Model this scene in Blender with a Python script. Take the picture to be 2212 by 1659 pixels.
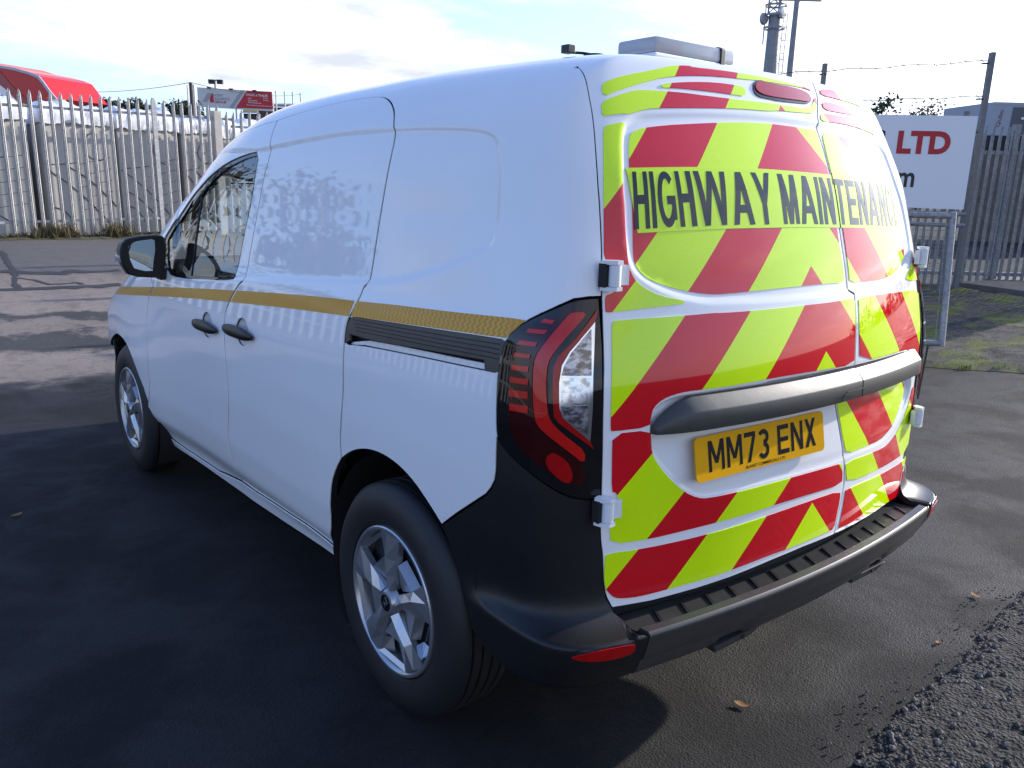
import bpy, bmesh, math, random, json
import numpy as np
from mathutils import Vector, Matrix
from mathutils.geometry import delaunay_2d_cdt
for o in list(bpy.data.objects): bpy.data.objects.remove(o, do_unlink=True)
sc = bpy.context.scene
COL = sc.collection
R = math.radians
random.seed(7); rng = np.random.default_rng(7)
# ------------------------------------------------------------------ camera
G = Matrix(((0.9998570, -0.0004827, 0.0169068), (0.0000000, 0.9995927, 0.0285380), (-0.0169136, -0.0285340, 0.9994497)))   # van frame -> world (the yard falls slightly)
GN = np.array(G)
cam_d = bpy.data.cameras.new('camera'); cam = bpy.data.objects.new('camera', cam_d); COL.objects.link(cam)
RV = Matrix((((0.7799977, 0.1226628, -0.6136427), (-0.6254628, 0.1841474, -0.7582124), (0.0199962, 0.9752146, 0.2203555))))
cam.matrix_world = (G @ RV).to_4x4()
CAM_V = Vector((-2.0425, -1.9292, 1.4988)); cam.location = G @ CAM_V
cam_d.sensor_fit = 'HORIZONTAL'; cam_d.sensor_width = 36.0; cam_d.lens = 36.0 * 1791.57 / 2212.0
cam_d.clip_start = .05; cam_d.clip_end = 3000
sc.camera = cam
# ------------------------------------------------------------------ sky, clouds and sun
CLOUD_FIELD = (3.27, 9.87, 3.19)
SUN_AZ, SUN_EL = R(97), R(18)             # azimuth from +y towards +x
world = bpy.data.worlds.new('World'); sc.world = world; world.use_nodes = True
wn = world.node_tree.nodes; wl = world.node_tree.links; wn.clear()
def WN(t, **k):
    n = wn.new(t)
    for a, b in k.items():
        if hasattr(n, a): setattr(n, a, b)
        else: n.inputs[a].default_value = b
    return n
sky = WN('ShaderNodeTexSky', sky_type='NISHITA', sun_disc=False, sun_elevation=SUN_EL, sun_rotation=SUN_AZ, altitude=100, air_density=1.0, dust_density=1.0, ozone_density=2.0)
tc = WN('ShaderNodeTexCoord'); sep = WN('ShaderNodeSeparateXYZ'); wl.new(tc.outputs['Generated'], sep.inputs[0])
# project the view direction on a cloud deck: (x, y) / (z + k)
mz = WN('ShaderNodeMath', operation='MAXIMUM'); wl.new(sep.outputs[2], mz.inputs[0]); mz.inputs[1].default_value = 0.0
az = WN('ShaderNodeMath', operation='ADD'); wl.new(mz.outputs[0], az.inputs[0]); az.inputs[1].default_value = .13
dx = WN('ShaderNodeMath', operation='DIVIDE'); wl.new(sep.outputs[0], dx.inputs[0]); wl.new(az.outputs[0], dx.inputs[1])
dy = WN('ShaderNodeMath', operation='DIVIDE'); wl.new(sep.outputs[1], dy.inputs[0]); wl.new(az.outputs[0], dy.inputs[1])
cv = WN('ShaderNodeCombineXYZ'); wl.new(dx.outputs[0], cv.inputs[0]); wl.new(dy.outputs[0], cv.inputs[1])
n1 = WN('ShaderNodeTexNoise', noise_dimensions='3D'); n1.inputs['Scale'].default_value = .62; n1.inputs['Detail'].default_value = 9; n1.inputs['Roughness'].default_value = .56; n1.inputs['Distortion'].default_value = .35
off = WN('ShaderNodeVectorMath', operation='ADD'); wl.new(cv.outputs[0], off.inputs[0]); off.inputs[1].default_value = (7.89, 8.70, 2.0)
wl.new(off.outputs[0], n1.inputs['Vector'])
cm = WN('ShaderNodeMapRange', interpolation_type='SMOOTHSTEP'); wl.new(n1.outputs[0], cm.inputs[0]); cm.inputs[1].default_value = .40; cm.inputs[2].default_value = .56
n2 = WN('ShaderNodeTexNoise'); n2.inputs['Scale'].default_value = 1.5; n2.inputs['Detail'].default_value = 6; n2.inputs['Roughness'].default_value = .6
off2 = WN('ShaderNodeVectorMath', operation='ADD'); wl.new(cv.outputs[0], off2.inputs[0]); off2.inputs[1].default_value = (1.3, 4.2, 9.0); wl.new(off2.outputs[0], n2.inputs['Vector'])
cr = WN('ShaderNodeValToRGB'); wl.new(n2.outputs[0], cr.inputs[0])
cr.color_ramp.elements[0].position = .33; cr.color_ramp.elements[0].color = (3.0, 3.2, 3.6, 1)
cr.color_ramp.elements[1].position = .68; cr.color_ramp.elements[1].color = (5.6, 5.6, 5.7, 1)
thin = WN('ShaderNodeMapRange', interpolation_type='SMOOTHSTEP'); wl.new(sep.outputs[2], thin.inputs[0]); thin.inputs[1].default_value = .18; thin.inputs[2].default_value = .60; thin.inputs[3].default_value = 1.0; thin.inputs[4].default_value = .10
n3 = WN('ShaderNodeTexNoise'); n3.inputs['Scale'].default_value = .24; n3.inputs['Detail'].default_value = 2
off3 = WN('ShaderNodeVectorMath', operation='ADD'); wl.new(cv.outputs[0], off3.inputs[0]); off3.inputs[1].default_value = CLOUD_FIELD; wl.new(off3.outputs[0], n3.inputs['Vector'])
fld = WN('ShaderNodeMapRange', interpolation_type='SMOOTHSTEP'); wl.new(n3.outputs[0], fld.inputs[0]); fld.inputs[1].default_value = .40; fld.inputs[2].default_value = .56; fld.inputs[3].default_value = .10; fld.inputs[4].default_value = 1.0
thf = WN('ShaderNodeMath', operation='MULTIPLY'); wl.new(thin.outputs[0], thf.inputs[0]); wl.new(fld.outputs[0], thf.inputs[1])
cmt = WN('ShaderNodeMath', operation='MULTIPLY'); wl.new(cm.outputs[0], cmt.inputs[0]); wl.new(thf.outputs[0], cmt.inputs[1])
hz = WN('ShaderNodeMapRange', interpolation_type='SMOOTHSTEP'); wl.new(sep.outputs[2], hz.inputs[0]); hz.inputs[1].default_value = -.02; hz.inputs[2].default_value = .50; hz.inputs[3].default_value = .60; hz.inputs[4].default_value = .0
tnt = WN('ShaderNodeVectorMath', operation='MULTIPLY'); wl.new(sky.outputs[0], tnt.inputs[0]); tnt.inputs[1].default_value = (.95, 1.08, 1.45)
mh = WN('ShaderNodeMix', data_type='RGBA'); wl.new(hz.outputs[0], mh.inputs[0]); wl.new(tnt.outputs[0], mh.inputs[6]); mh.inputs[7].default_value = (2.9, 3.75, 5.6, 1)
sd = WN('ShaderNodeVectorMath', operation='DOT_PRODUCT'); wl.new(tc.outputs['Generated'], sd.inputs[0]); sd.inputs[1].default_value = (math.sin(SUN_AZ)*math.cos(SUN_EL), math.cos(SUN_AZ)*math.cos(SUN_EL), math.sin(SUN_EL))
sp0 = WN('ShaderNodeMath', operation='MAXIMUM'); wl.new(sd.outputs['Value'], sp0.inputs[0]); sp0.inputs[1].default_value = 0.
sp1 = WN('ShaderNodeMath', operation='POWER'); wl.new(sp0.outputs[0], sp1.inputs[0]); sp1.inputs[1].default_value = 7.
sp2 = WN('ShaderNodeMath', operation='MULTIPLY_ADD'); wl.new(sp1.outputs[0], sp2.inputs[0]); sp2.inputs[1].default_value = 3.5; sp2.inputs[2].default_value = 1.0
crs = WN('ShaderNodeVectorMath', operation='SCALE'); wl.new(cr.outputs[0], crs.inputs[0]); wl.new(sp2.outputs[0], crs.inputs[3])
mx = WN('ShaderNodeMix', data_type='RGBA'); wl.new(cmt.outputs[0], mx.inputs[0]); wl.new(mh.outputs[2], mx.inputs[6]); wl.new(crs.outputs[0], mx.inputs[7])
bg = WN('ShaderNodeBackground'); bg.inputs[1].default_value = .15; wl.new(mx.outputs[2], bg.inputs[0])
wo = WN('ShaderNodeOutputWorld'); wl.new(bg.outputs[0], wo.inputs[0])
sun_d = bpy.data.lights.new('sun', 'SUN'); sun_d.energy = 4.0; sun_d.angle = R(.6); sun_d.color = (1.0, .93, .83)
sun = bpy.data.objects.new('sun', sun_d); COL.objects.link(sun)
sun.rotation_euler = Vector((-math.sin(SUN_AZ)*math.cos(SUN_EL), -math.cos(SUN_AZ)*math.cos(SUN_EL), -math.sin(SUN_EL))).to_track_quat('-Z', 'Y').to_euler()
sun.location = (20, -7, 12)
sc.view_settings.view_transform = 'Standard'; sc.view_settings.look = 'None'; sc.view_settings.gamma = 1; sc.view_settings.use_curve_mapping = False
sc.view_settings.exposure = 0.82
sc.render.engine = 'CYCLES'

# ------------------------------------------------------------------ mesh helpers
def link(name, me, mat=None, parent=None):
    o = bpy.data.objects.new(name, me); COL.objects.link(o)
    if mat: me.materials.append(mat)
    if parent: o.parent = parent
    return o
def tag(o, label=None, cat=None, group=None, kind=None):
    for k, v in (('label', label), ('category', cat), ('group', group), ('kind', kind)):
        if v: o[k] = v
    return o
def empty(name, loc=(0, 0, 0), rz=0., label=None, cat=None, group=None):
    o = bpy.data.objects.new(name, None); COL.objects.link(o); o.location = loc; o.rotation_euler = (0, 0, rz); o.empty_display_size = .2
    return tag(o, label, cat, group)
def mesh(name, vs, fs, mat=None, parent=None, smooth=False):
    me = bpy.data.meshes.new(name); me.from_pydata([tuple(map(float, v)) for v in vs], [], [tuple(map(int, f)) for f in fs]); me.update()
    if smooth: me.polygons.foreach_set('use_smooth', [True]*len(me.polygons))
    return link(name, me, mat, parent)
class MB:
    def __init__(s): s.v = []; s.f = []
    def box(s, c, d, rz=0., top=1.0):
        x, y, z = c; a, b, h = d[0]/2, d[1]/2, d[2]/2; n = len(s.v); cs, sn = math.cos(rz), math.sin(rz)
        for sz, k in ((-1, 1.), (1, top)):
            for sx, sy in ((-1, -1), (1, -1), (1, 1), (-1, 1)):
                px, py = sx*a*k, sy*b*k; s.v.append((x+px*cs-py*sn, y+px*sn+py*cs, z+sz*h))
        s.f += [(n+3, n+2, n+1, n), (n+4, n+5, n+6, n+7)] + [(n+i, n+(i+1) % 4, n+4+(i+1) % 4, n+4+i) for i in range(4)]; return s
    def tube(s, pts, r, seg=8, caps=True):
        pts = [Vector(p) for p in pts]; rr = r if isinstance(r, (list, tuple)) else [r]*len(pts); n0 = len(s.v)
        for i, p in enumerate(pts):
            d = (pts[min(i+1, len(pts)-1)]-pts[max(i-1, 0)]).normalized(); a = d.orthogonal().normalized()
            if abs(d.z) < .99: a = d.cross(Vector((0, 0, 1))).normalized()
            b = d.cross(a)
            for k in range(seg):
                t = 2*math.pi*k/seg; s.v.append(tuple(p+a*math.cos(t)*rr[i]+b*math.sin(t)*rr[i]))
        for i in range(len(pts)-1):
            for k in range(seg): s.f.append((n0+i*seg+k, n0+(i+1)*seg+k, n0+(i+1)*seg+(k+1) % seg, n0+i*seg+(k+1) % seg))
        if caps: s.f += [tuple(n0+k for k in range(seg)), tuple(n0+(len(pts)-1)*seg+k for k in reversed(range(seg)))]
        return s
    def lathe(s, prof, axis='x', c=(0, 0, 0), seg=48, caps=False):
        n0 = len(s.v)
        for a, r in prof:
            for k in range(seg):
                t = 2*math.pi*k/seg; u, w = r*math.cos(t), r*math.sin(t)
                p = {'x': (a, u, w), 'y': (w, a, u), 'z': (u, w, a)}[axis]; s.v.append((c[0]+p[0], c[1]+p[1], c[2]+p[2]))
        for i in range(len(prof)-1):
            for k in range(seg): s.f.append((n0+i*seg+k, n0+i*seg+(k+1) % seg, n0+(i+1)*seg+(k+1) % seg, n0+(i+1)*seg+k))
        return s
    def prism(s, pts, d):                # polygon of 3D points extruded by vector d
        n = len(s.v); k = len(pts); s.v += [tuple(p) for p in pts]+[tuple(np.add(p, d)) for p in pts]
        s.f += [tuple(n+i for i in reversed(range(k))), tuple(n+k+i for i in range(k))] + [(n+i, n+(i+1) % k, n+k+(i+1) % k, n+k+i) for i in range(k)]; return s
    def quad(s, a, b, c, d): n = len(s.v); s.v += [a, b, c, d]; s.f.append((n, n+1, n+2, n+3)); return s
    def build(s, name, mat=None, parent=None, smooth=False, bevel=0.):
        o = mesh(name, s.v, s.f, mat, parent, smooth)
        bm = bmesh.new(); bm.from_mesh(o.data); bmesh.ops.recalc_face_normals(bm, faces=bm.faces)
        if bevel: bmesh.ops.bevel(bm, geom=[e for e in bm.edges if e.calc_face_angle(0) > .5], offset=bevel, segments=2, profile=.6, affect='EDGES')
        bm.to_mesh(o.data); bm.free()
        if smooth:
            o.data.polygons.foreach_set('use_smooth', [True]*len(o.data.polygons)); o.data.set_sharp_from_angle(angle=R(38))
        return o
# ---- panels cut out of the body surface
def inside(poly, pts):
    x, y = pts[:, 0], pts[:, 1]; r = np.zeros(len(pts), bool); p = np.asarray(poly); q = np.roll(p, -1, 0)
    for (x0, y0), (x1, y1) in zip(p, q):
        if y0 == y1: continue
        r ^= ((y0 > y) != (y1 > y)) & (x < (x1-x0)*(y-y0)/(y1-y0)+x0)
    return r
def segdist(poly, pts, closed=True):
    p = np.asarray(poly, float); q = np.roll(p, -1, 0) if closed else p[1:]; p = p if closed else p[:-1]
    d = np.full(len(pts), 1e9)
    for a, b in zip(p, q):
        ab = b-a; L = max(ab@ab, 1e-12); t = np.clip(((pts-a)@ab)/L, 0, 1); d = np.minimum(d, np.hypot(*(pts-a-t[:, None]*ab).T))
    return d
def chaikin(p, n=1, closed=False):
    p = np.asarray(p, float)
    for _ in range(n):
        if closed:
            q = np.roll(p, -1, 0); p = np.stack([.75*p+.25*q, .25*p+.75*q], 1).reshape(-1, 2)
        else:
            q = np.stack([.75*p[:-1]+.25*p[1:], .25*p[:-1]+.75*p[1:]], 1).reshape(-1, 2); p = np.vstack([p[:1], q, p[-1:]])
    return p
def area2(p): q = np.roll(p, -1, 0); return float(np.sum(p[:, 0]*q[:, 1]-q[:, 0]*p[:, 1]))
def inset(p, d):
    p = np.asarray(p, float); p = p if area2(p) > 0 else p[::-1]
    a = p-np.roll(p, 1, 0); b = np.roll(p, -1, 0)-p
    na = np.stack([-a[:, 1], a[:, 0]], 1)/(np.linalg.norm(a, axis=1, keepdims=True)+1e-9); nb = np.stack([-b[:, 1], b[:, 0]], 1)/(np.linalg.norm(b, axis=1, keepdims=True)+1e-9)
    m = na+nb; m /= (np.linalg.norm(m, axis=1, keepdims=True)+1e-9); k = np.clip((m*na).sum(1), .45, 1)
    return p+m*(d/k)[:, None]
def densify(p, g):
    out = []; q = np.roll(p, -1, 0)
    for a, b in zip(p, q):
        n = max(1, int(math.ceil(np.hypot(*(b-a))/g)))
        for i in range(n): out.append(a+(b-a)*i/n)
    return np.array(out)
EXTRA = {}
def panel(name, dom, poly, mat, parent=None, holes=(), grid=.03, off=0., depth=.014, f=None, gap=0., mirror=False, rnd=.0, to_world=None):
    f = f or F
    poly = np.asarray(poly, float)
    keep = np.ones(len(poly), bool)
    for i in range(len(poly)):
        if np.hypot(*(poly[i]-poly[i-1])) < 1e-4: keep[i] = False
    poly = poly[keep]
    if area2(poly) < 0: poly = poly[::-1]
    if gap: poly = inset(poly, gap)
    loops = [densify(poly, grid)]
    for h in holes:
        h = np.asarray(h, float); h = h if area2(h) < 0 else h[::-1]; loops.append(densify(h, grid))
    lo, hi = poly.min(0), poly.max(0); g = grid
    gx, gy = np.meshgrid(np.arange(lo[0]+g*.5, hi[0], g), np.arange(lo[1]+g*.5, hi[1], g*.87)); gx[1::2] += g*.5
    pts = np.stack([gx.ravel(), gy.ravel()], 1)
    ok = inside(loops[0], pts)
    for h in loops[1:]: ok &= ~inside(h, pts)
    pts = pts[ok]
    for x_ in EXTRA.get(dom, []):
        x_ = x_[inside(loops[0], x_)]
        for h in loops[1:]:
            if len(x_): x_ = x_[~inside(h, x_)]
        if len(x_) < 3 or grid > .03: continue
        if len(pts):
            d_ = np.min(np.hypot(pts[:, None, 0]-x_[None, :, 0], pts[:, None, 1]-x_[None, :, 1]), axis=1) if len(pts)*len(x_) < 4e7 else segdist(x_, pts)
            pts = pts[d_ > .0055]
        pts = np.vstack([pts, x_])
    for h in loops:
        if len(pts): pts = pts[segdist(h, pts) > g*.45]
    V = np.vstack(loops+[pts]) if len(pts) else np.vstack(loops)
    E = []; s0 = 0
    for h in loops: n = len(h); E += [(s0+i, s0+(i+1) % n) for i in range(n)]; s0 += n
    r = delaunay_2d_cdt([Vector(v) for v in V], E, [], 0, 1e-7)
    vv = np.array([tuple(v) for v in r[0]]); tris = np.array([t for t in r[2] if len(t) == 3])
    cen = vv[tris].mean(1); k = inside(loops[0], cen)
    for h in loops[1:]: k &= ~inside(h, cen)
    tris = tris[k]
    t2 = vv[tris]; a2 = (t2[:, 1, 0]-t2[:, 0, 0])*(t2[:, 2, 1]-t2[:, 0, 1])-(t2[:, 2, 0]-t2[:, 0, 0])*(t2[:, 1, 1]-t2[:, 0, 1]); tris[a2 < 0] = tris[a2 < 0][:, ::-1]; tris = tris[np.abs(a2) > 1e-10]
    used = np.unique(tris); rm = -np.ones(len(vv), int); rm[used] = np.arange(len(used)); vv = vv[used]; tris = rm[tris]
    P3 = solve(dom, vv, f); N3 = normals(P3, f)
    # orientation
    a, b, c = P3[tris[:, 0]], P3[tris[:, 1]], P3[tris[:, 2]]
    cr3 = np.cross(b-a, c-a); big_ = np.linalg.norm(cr3, axis=1) > 1e-6
    if ((cr3*N3[tris[:, 0]]).sum(1)[big_] < 0).mean() > .5: tris = tris[:, ::-1].copy()
    top = P3+N3*off
    # border edges
    cnt = {}
    for t3 in tris:
        for i in range(3):
            e = (t3[i], t3[(i+1) % 3])
            if (e[1], e[0]) in cnt: del cnt[(e[1], e[0])]
            else: cnt[e] = 1
    be = list(cnt); bv = sorted({i for e in be for i in e}); idx = {v: i for i, v in enumerate(bv)}; n0 = len(top)
    faces = [tuple(t3) for t3 in tris]; nrm = [N3[i] for t3 in tris for i in t3]; nmid = len(faces)
    rings = [top[bv]-N3[bv]*d_ for d_ in ((.0035, depth) if depth > .012 else (depth,))]; nb_ = len(bv); verts = np.vstack([top]+rings)
    if depth:
        for k_, ring in enumerate(rings):
            if k_ == 1: nmid = len(faces)
            for (i, j) in be:
                ui = i if k_ == 0 else n0+idx[i]; uj = j if k_ == 0 else n0+idx[j]; w0 = n0+k_*nb_
                faces.append((uj, ui, w0+idx[i], w0+idx[j]))
                en = np.cross(verts[j]-verts[i], N3[i]); en /= np.linalg.norm(en)+1e-12
                w = en*.8+N3[i]*.45; w /= np.linalg.norm(w)
                nrm += [w, w, en, en] if k_ == 0 else [en]*4
    if mirror:
        verts = verts*np.array([-1, 1, 1]); nrm2 = []; k0 = 0; ff = []
        for fc in faces:
            n = len(fc); ff.append(tuple(reversed(fc))); nrm2 += [nn*np.array([-1, 1, 1]) for nn in reversed(nrm[k0:k0+n])]; k0 += n
        faces, nrm = ff, nrm2
    me = bpy.data.meshes.new(name); me.from_pydata(verts.tolist(), [], [tuple(map(int, q)) for q in faces]); me.update()
    me.polygons.foreach_set('use_smooth', [True]*len(me.polygons))
    me.normals_split_custom_set([tuple(map(float, v)) for v in nrm])
    o = link(name, me, mat, parent)
    if depth > .012:
        me.materials.append(M['dark']); me.polygons.foreach_set('material_index', [0]*nmid+[1]*(len(faces)-nmid))  # deep edge faces coloured dark to put shade into the panel gaps
    return o
def text_mesh(body, size=1.0, bold=0., space=1.0, align='CENTER'):
    cu = bpy.data.curves.new('t', 'FONT'); cu.body = body; cu.size = size; cu.offset = bold; cu.space_character = space; cu.align_x = align; cu.resolution_u = 4
    ob = bpy.data.objects.new('t', cu); COL.objects.link(ob); dg = bpy.context.evaluated_depsgraph_get(); dg.update()
    me = bpy.data.meshes.new_from_object(ob.evaluated_get(dg)); bpy.data.objects.remove(ob, do_unlink=True)
    return me
def text_verts(body, bold=.02, space=1.0, cut=None):
    """flat text scaled into the unit square; returns (verts 0..1, faces)"""
    me = text_mesh(body, 1.0, bold, space); bm = bmesh.new(); bm.from_mesh(me); bpy.data.meshes.remove(me)
    bmesh.ops.remove_doubles(bm, verts=bm.verts, dist=1e-5); bmesh.ops.triangulate(bm, faces=bm.faces)
    if cut:
        for _ in range(3):
            es = [e for e in bm.edges if e.calc_length() > cut]
            if not es: break
            bmesh.ops.subdivide_edges(bm, edges=es, cuts=1); bmesh.ops.triangulate(bm, faces=bm.faces)
    v = np.array([tuple(p.co) for p in bm.verts]); bm.verts.index_update(); fs = [tuple(q.index for q in fc.verts) for fc in bm.faces]; bm.free()
    lo, hi = v.min(0), v.max(0); v = v[:, :2]-lo[:2]; sz = (hi-lo)[:2]; v /= sz
    return v, fs, sz[0]/sz[1]
# ---- block lettering: every stroke is a small grid of faces, so it can follow a curved panel
def glyph(ch, sv=.20, sh=.165):
    P_ = []
    def quad(a, b, c, d, n=3, m=6):        # a,b bottom edge; d,c top edge
        a, b, c, d = map(np.array, (a, b, c, d)); g = np.zeros((n+1, m+1, 2))
        for i in range(n+1):
            for j in range(m+1): u, w = i/n, j/m; g[i, j] = (a*(1-u)+b*u)*(1-w)+(d*(1-u)+c*u)*w
        P_.append(g)
    def rect(x0, y0, x1, y1): quad((x0, y0), (x1, y0), (x1, y1), (x0, y1), 4, 6)
    def diag(x0, x1, y0=0, y1=1, s=None, s1=None):            # slanted stroke from x0 at y0 to x1 at y1, width s
        s = s or sv; s1 = s1 or s; quad((x0, y0), (x0+s, y0), (x1+s1, y1), (x1, y1), 3, 8)
    def arc(cx, cy, rx, ry, a0, a1, tx=None, ty=None, n=18):
        tx = tx or sv; ty = ty or sh; t = np.radians(np.linspace(a0, a1, n+1)); g = np.zeros((3, n+1, 2))
        for i, k in enumerate((0, .5, 1)): g[i, :, 0] = cx+(rx-tx*k)*np.cos(t); g[i, :, 1] = cy+(ry-ty*k)*np.sin(t)
        P_.append(g)
    w = {'I': .20, 'W': 1.26, 'M': .84, 'G': .82, 'C': .78, 'A': .92, 'Y': .86, 'T': .74, 'E': .66, 'N': .72, 'H': .72, '7': .633, '3': .633, 'X': .66}.get(ch, .7)
    if ch == 'H': rect(0, 0, sv, 1); rect(w-sv, 0, w, 1); rect(sv, .5-sh/2, w-sv, .5+sh/2)
    elif ch == 'I': rect(0, 0, sv, 1)
    elif ch == 'T': rect(0, 1-sh, w, 1); rect(w/2-sv/2, 0, w/2+sv/2, 1-sh)
    elif ch == 'E': rect(0, 0, sv, 1); rect(sv, 1-sh, w, 1); rect(sv, .5-sh*.45, w*.94, .5+sh*.5); rect(sv, 0, w*1.02, sh)
    elif ch == 'N': rect(0, 0, sv, 1); rect(w-sv, 0, w, 1); quad((w-sv*1.08, 0), (w-sv*.02, 0), (sv*1.08, 1), (sv*.02, 1), 3, 8)
    elif ch == 'M':
        rect(0, 0, sv*.92, 1); rect(w-sv*.92, 0, w, 1); s = sv*.95
        quad((w/2-s/2, 0 if sv > .19 else .25), (w/2+s/2, 0 if sv > .19 else .25), (sv*1.15, 1), (sv*.12, 1), 3, 8); quad((w/2-s/2, 0 if sv > .19 else .25), (w/2+s/2, 0 if sv > .19 else .25), (w-sv*.12, 1), (w-sv*1.15, 1), 3, 8)
    elif ch == 'W':
        s = sv*1.02; q = w/2; diag(.235*w-s*.5, 0); diag(.235*w-s*.5, q-s*.5); diag(w-.235*w-s*.5, q-s*.5); diag(w-.235*w-s*.5, w-s)
    elif ch == 'A': s = sv*1.08; diag(0, w/2-s*.55, 0, 1, s, s*1.1); diag(w-s, w/2-s*.55, 0, 1, s, s*1.1); rect(w*.24, .22, w*.76, .22+sh*.95)
    elif ch == 'Y': s = sv*1.1; diag(w/2-s*.5, 0, .40, 1, s); diag(w/2-s*.5, w-s, .40, 1, s); rect(w/2-sv/2, 0, w/2+sv/2, .42)
    elif ch == 'X': s = sv*1.12; diag(0, w-s, 0, 1, s); diag(w-s, 0, 0, 1, s)
    elif ch == 'C': arc(w*.53, .5, w*.53, .5, 42, 318, sv, sh)
    elif ch == 'G': arc(w*.52, .5, w*.52, .5, 42, 330, sv, sh); rect(w*.52, .40, w, .40+sh*.95); rect(w-sv*.95, .13, w, .41)
    elif ch == '7': rect(0, 1-sh, w, 1); diag(w*.22, w-sv*1.02, 0, 1-sh*.9, sv*1.05)
    elif ch == '3': arc(w*.5, .735, w*.5, .265, 150, -90, sv, sh); arc(w*.5, .29, w*.5, .29, 90, -155, sv, sh)
    return w, P_
def glyph_text(s, adv, sv=.20, sh=.165, space=.35):
    """rows of patches in a unit box: x 0..1 over the whole word, y 0..1"""
    x = 0; out = []
    for ch in s:
        if ch == ' ': x += space; continue
        w, P_ = glyph(ch, sv, sh)
        for g in P_: g = g.copy(); g[..., 0] += x; out.append(g)
        x += w+adv
    tot = x-adv
    for g in out: g[..., 0] /= tot
    return out
def patches_mesh(name, patches, put, mat, parent, lift=.00005):
    V_, F_ = [], []
    for k, g in enumerate(patches):
        n, m = g.shape[:2]; p = put(g.reshape(-1, 2), lift*(k % 4)); o = len(V_); V_ += [tuple(q) for q in p]
        for i in range(n-1):
            for j in range(m-1): F_.append((o+i*m+j, o+(i+1)*m+j, o+(i+1)*m+j+1, o+i*m+j+1))
    o = mesh(name, V_, F_, mat, parent); return o

# ------------------------------------------------------------------ materials
class NT:
    def __init__(s, name):
        s.m = bpy.data.materials.new(name); s.m.use_nodes = True; s.t = s.m.node_tree; s.t.nodes.clear()
        s.b = s.n('ShaderNodeBsdfPrincipled'); s.o = s.n('ShaderNodeOutputMaterial'); s.l(s.b.outputs[0], s.o.inputs[0])
    def n(s, t, **k):
        n = s.t.nodes.new(t)
        for a, b in k.items():
            if a in n.inputs and not hasattr(n, a): n.inputs[a].default_value = b
            else: setattr(n, a, b)
        return n
    def l(s, a, b): s.t.links.new(a, b)
    def math(s, op, a, b=None, c=None):
        n = s.n('ShaderNodeMath', operation=op)
        for i, v in enumerate((a, b, c)):
            if v is None: continue
            if isinstance(v, (int, float)): n.inputs[i].default_value = v
            else: s.l(v, n.inputs[i])
        return n.outputs[0]
    def mix(s, f, a, b, bt='MIX'):
        n = s.n('ShaderNodeMix', data_type='RGBA', blend_type=bt)
        for i, v in ((0, f), (6, a), (7, b)):
            if isinstance(v, (int, float)): n.inputs[i].default_value = v
            elif isinstance(v, tuple): n.inputs[i].default_value = (*v[:3], 1)
            else: s.l(v, n.inputs[i])
        return n.outputs[2]
    def coord(s, kind='Object'): return s.n('ShaderNodeTexCoord').outputs[kind]
    def pos(s): return s.n('ShaderNodeNewGeometry').outputs['Position']
    def noise(s, vec, scale, detail=4, rough=.55, dist=0):
        n = s.n('ShaderNodeTexNoise'); n.inputs['Scale'].default_value = scale; n.inputs['Detail'].default_value = detail
        n.inputs['Roughness'].default_value = rough; n.inputs['Distortion'].default_value = dist; s.l(vec, n.inputs['Vector']); return n.outputs[0]
    def map(s, v, a, b, c=0., d=1., smooth=True):
        n = s.n('ShaderNodeMapRange', interpolation_type='SMOOTHSTEP' if smooth else 'LINEAR'); s.l(v, n.inputs[0])
        for i, q in enumerate((a, b, c, d)): n.inputs[i+1].default_value = q
        return n.outputs[0]
    def scale(s, vec, sx, sy, sz):
        n = s.n('ShaderNodeVectorMath', operation='MULTIPLY'); s.l(vec, n.inputs[0]); n.inputs[1].default_value = (sx, sy, sz); return n.outputs[0]
    def bump(s, h, strength, dist):
        n = s.n('ShaderNodeBump'); n.inputs['Strength'].default_value = strength; n.inputs['Distance'].default_value = dist; s.l(h, n.inputs['Height']); s.l(n.outputs[0], s.b.inputs['Normal'])
    def set(s, **k):
        for a, v in k.items():
            i = s.b.inputs[a.replace('_', ' ')]
            if isinstance(v, tuple) and len(v) == 3: v = (*v, 1)
            if isinstance(v, (int, float, tuple)): i.default_value = v
            else: s.l(v, i)
        return s
def simple(name, col, rough=.5, metal=0., coat=0., var=.0, vscale=8., bump=0., **k):
    t = NT(name); t.set(Roughness=rough, Metallic=metal, Coat_Weight=coat, Coat_Roughness=.025, **k)
    if coat >= .5 and metal == 0: t.b.inputs['Specular IOR Level'].default_value = .0
    if var or bump:
        nz = t.noise(t.coord(), vscale, 5)
        if var:
            v = t.map(nz, .25, .75, 1-var, 1+var, False)
            mm = t.n('ShaderNodeVectorMath', operation='SCALE'); mm.inputs[0].default_value = col; t.l(v, mm.inputs[3]); t.l(mm.outputs[0], t.b.inputs['Base Color'])
        else: t.set(Base_Color=col)
        if bump: t.bump(nz, bump, .01)
    else: t.set(Base_Color=col)
    return t.m
M = {}
M['white'] = simple('white_paint', (.80, .80, .80), .32, coat=1.0, var=.012, vscale=3)
M['white_trim'] = simple('white_hinge_paint', (.74, .75, .76), .35, coat=.5, var=.02)
M['black_trim'] = simple('black_plastic', (.0085, .0085, .0095), .42, var=.15, vscale=40, bump=.04, Specular_IOR_Level=.4)
M['bar'] = simple('handle_bar_plastic', (.050, .049, .045), .48, var=.1, vscale=30, bump=.04)
M['grey_trim'] = simple('bumper_plastic', (.040, .038, .036), .42, var=.2, vscale=18, bump=.05)
M['gloss_black'] = simple('gloss_black', (.006, .006, .007), .06, coat=1.0, var=.05)
M['dark'] = simple('dark_plastic_gap_shade', (.010, .010, .011), .8, var=.1)
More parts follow.
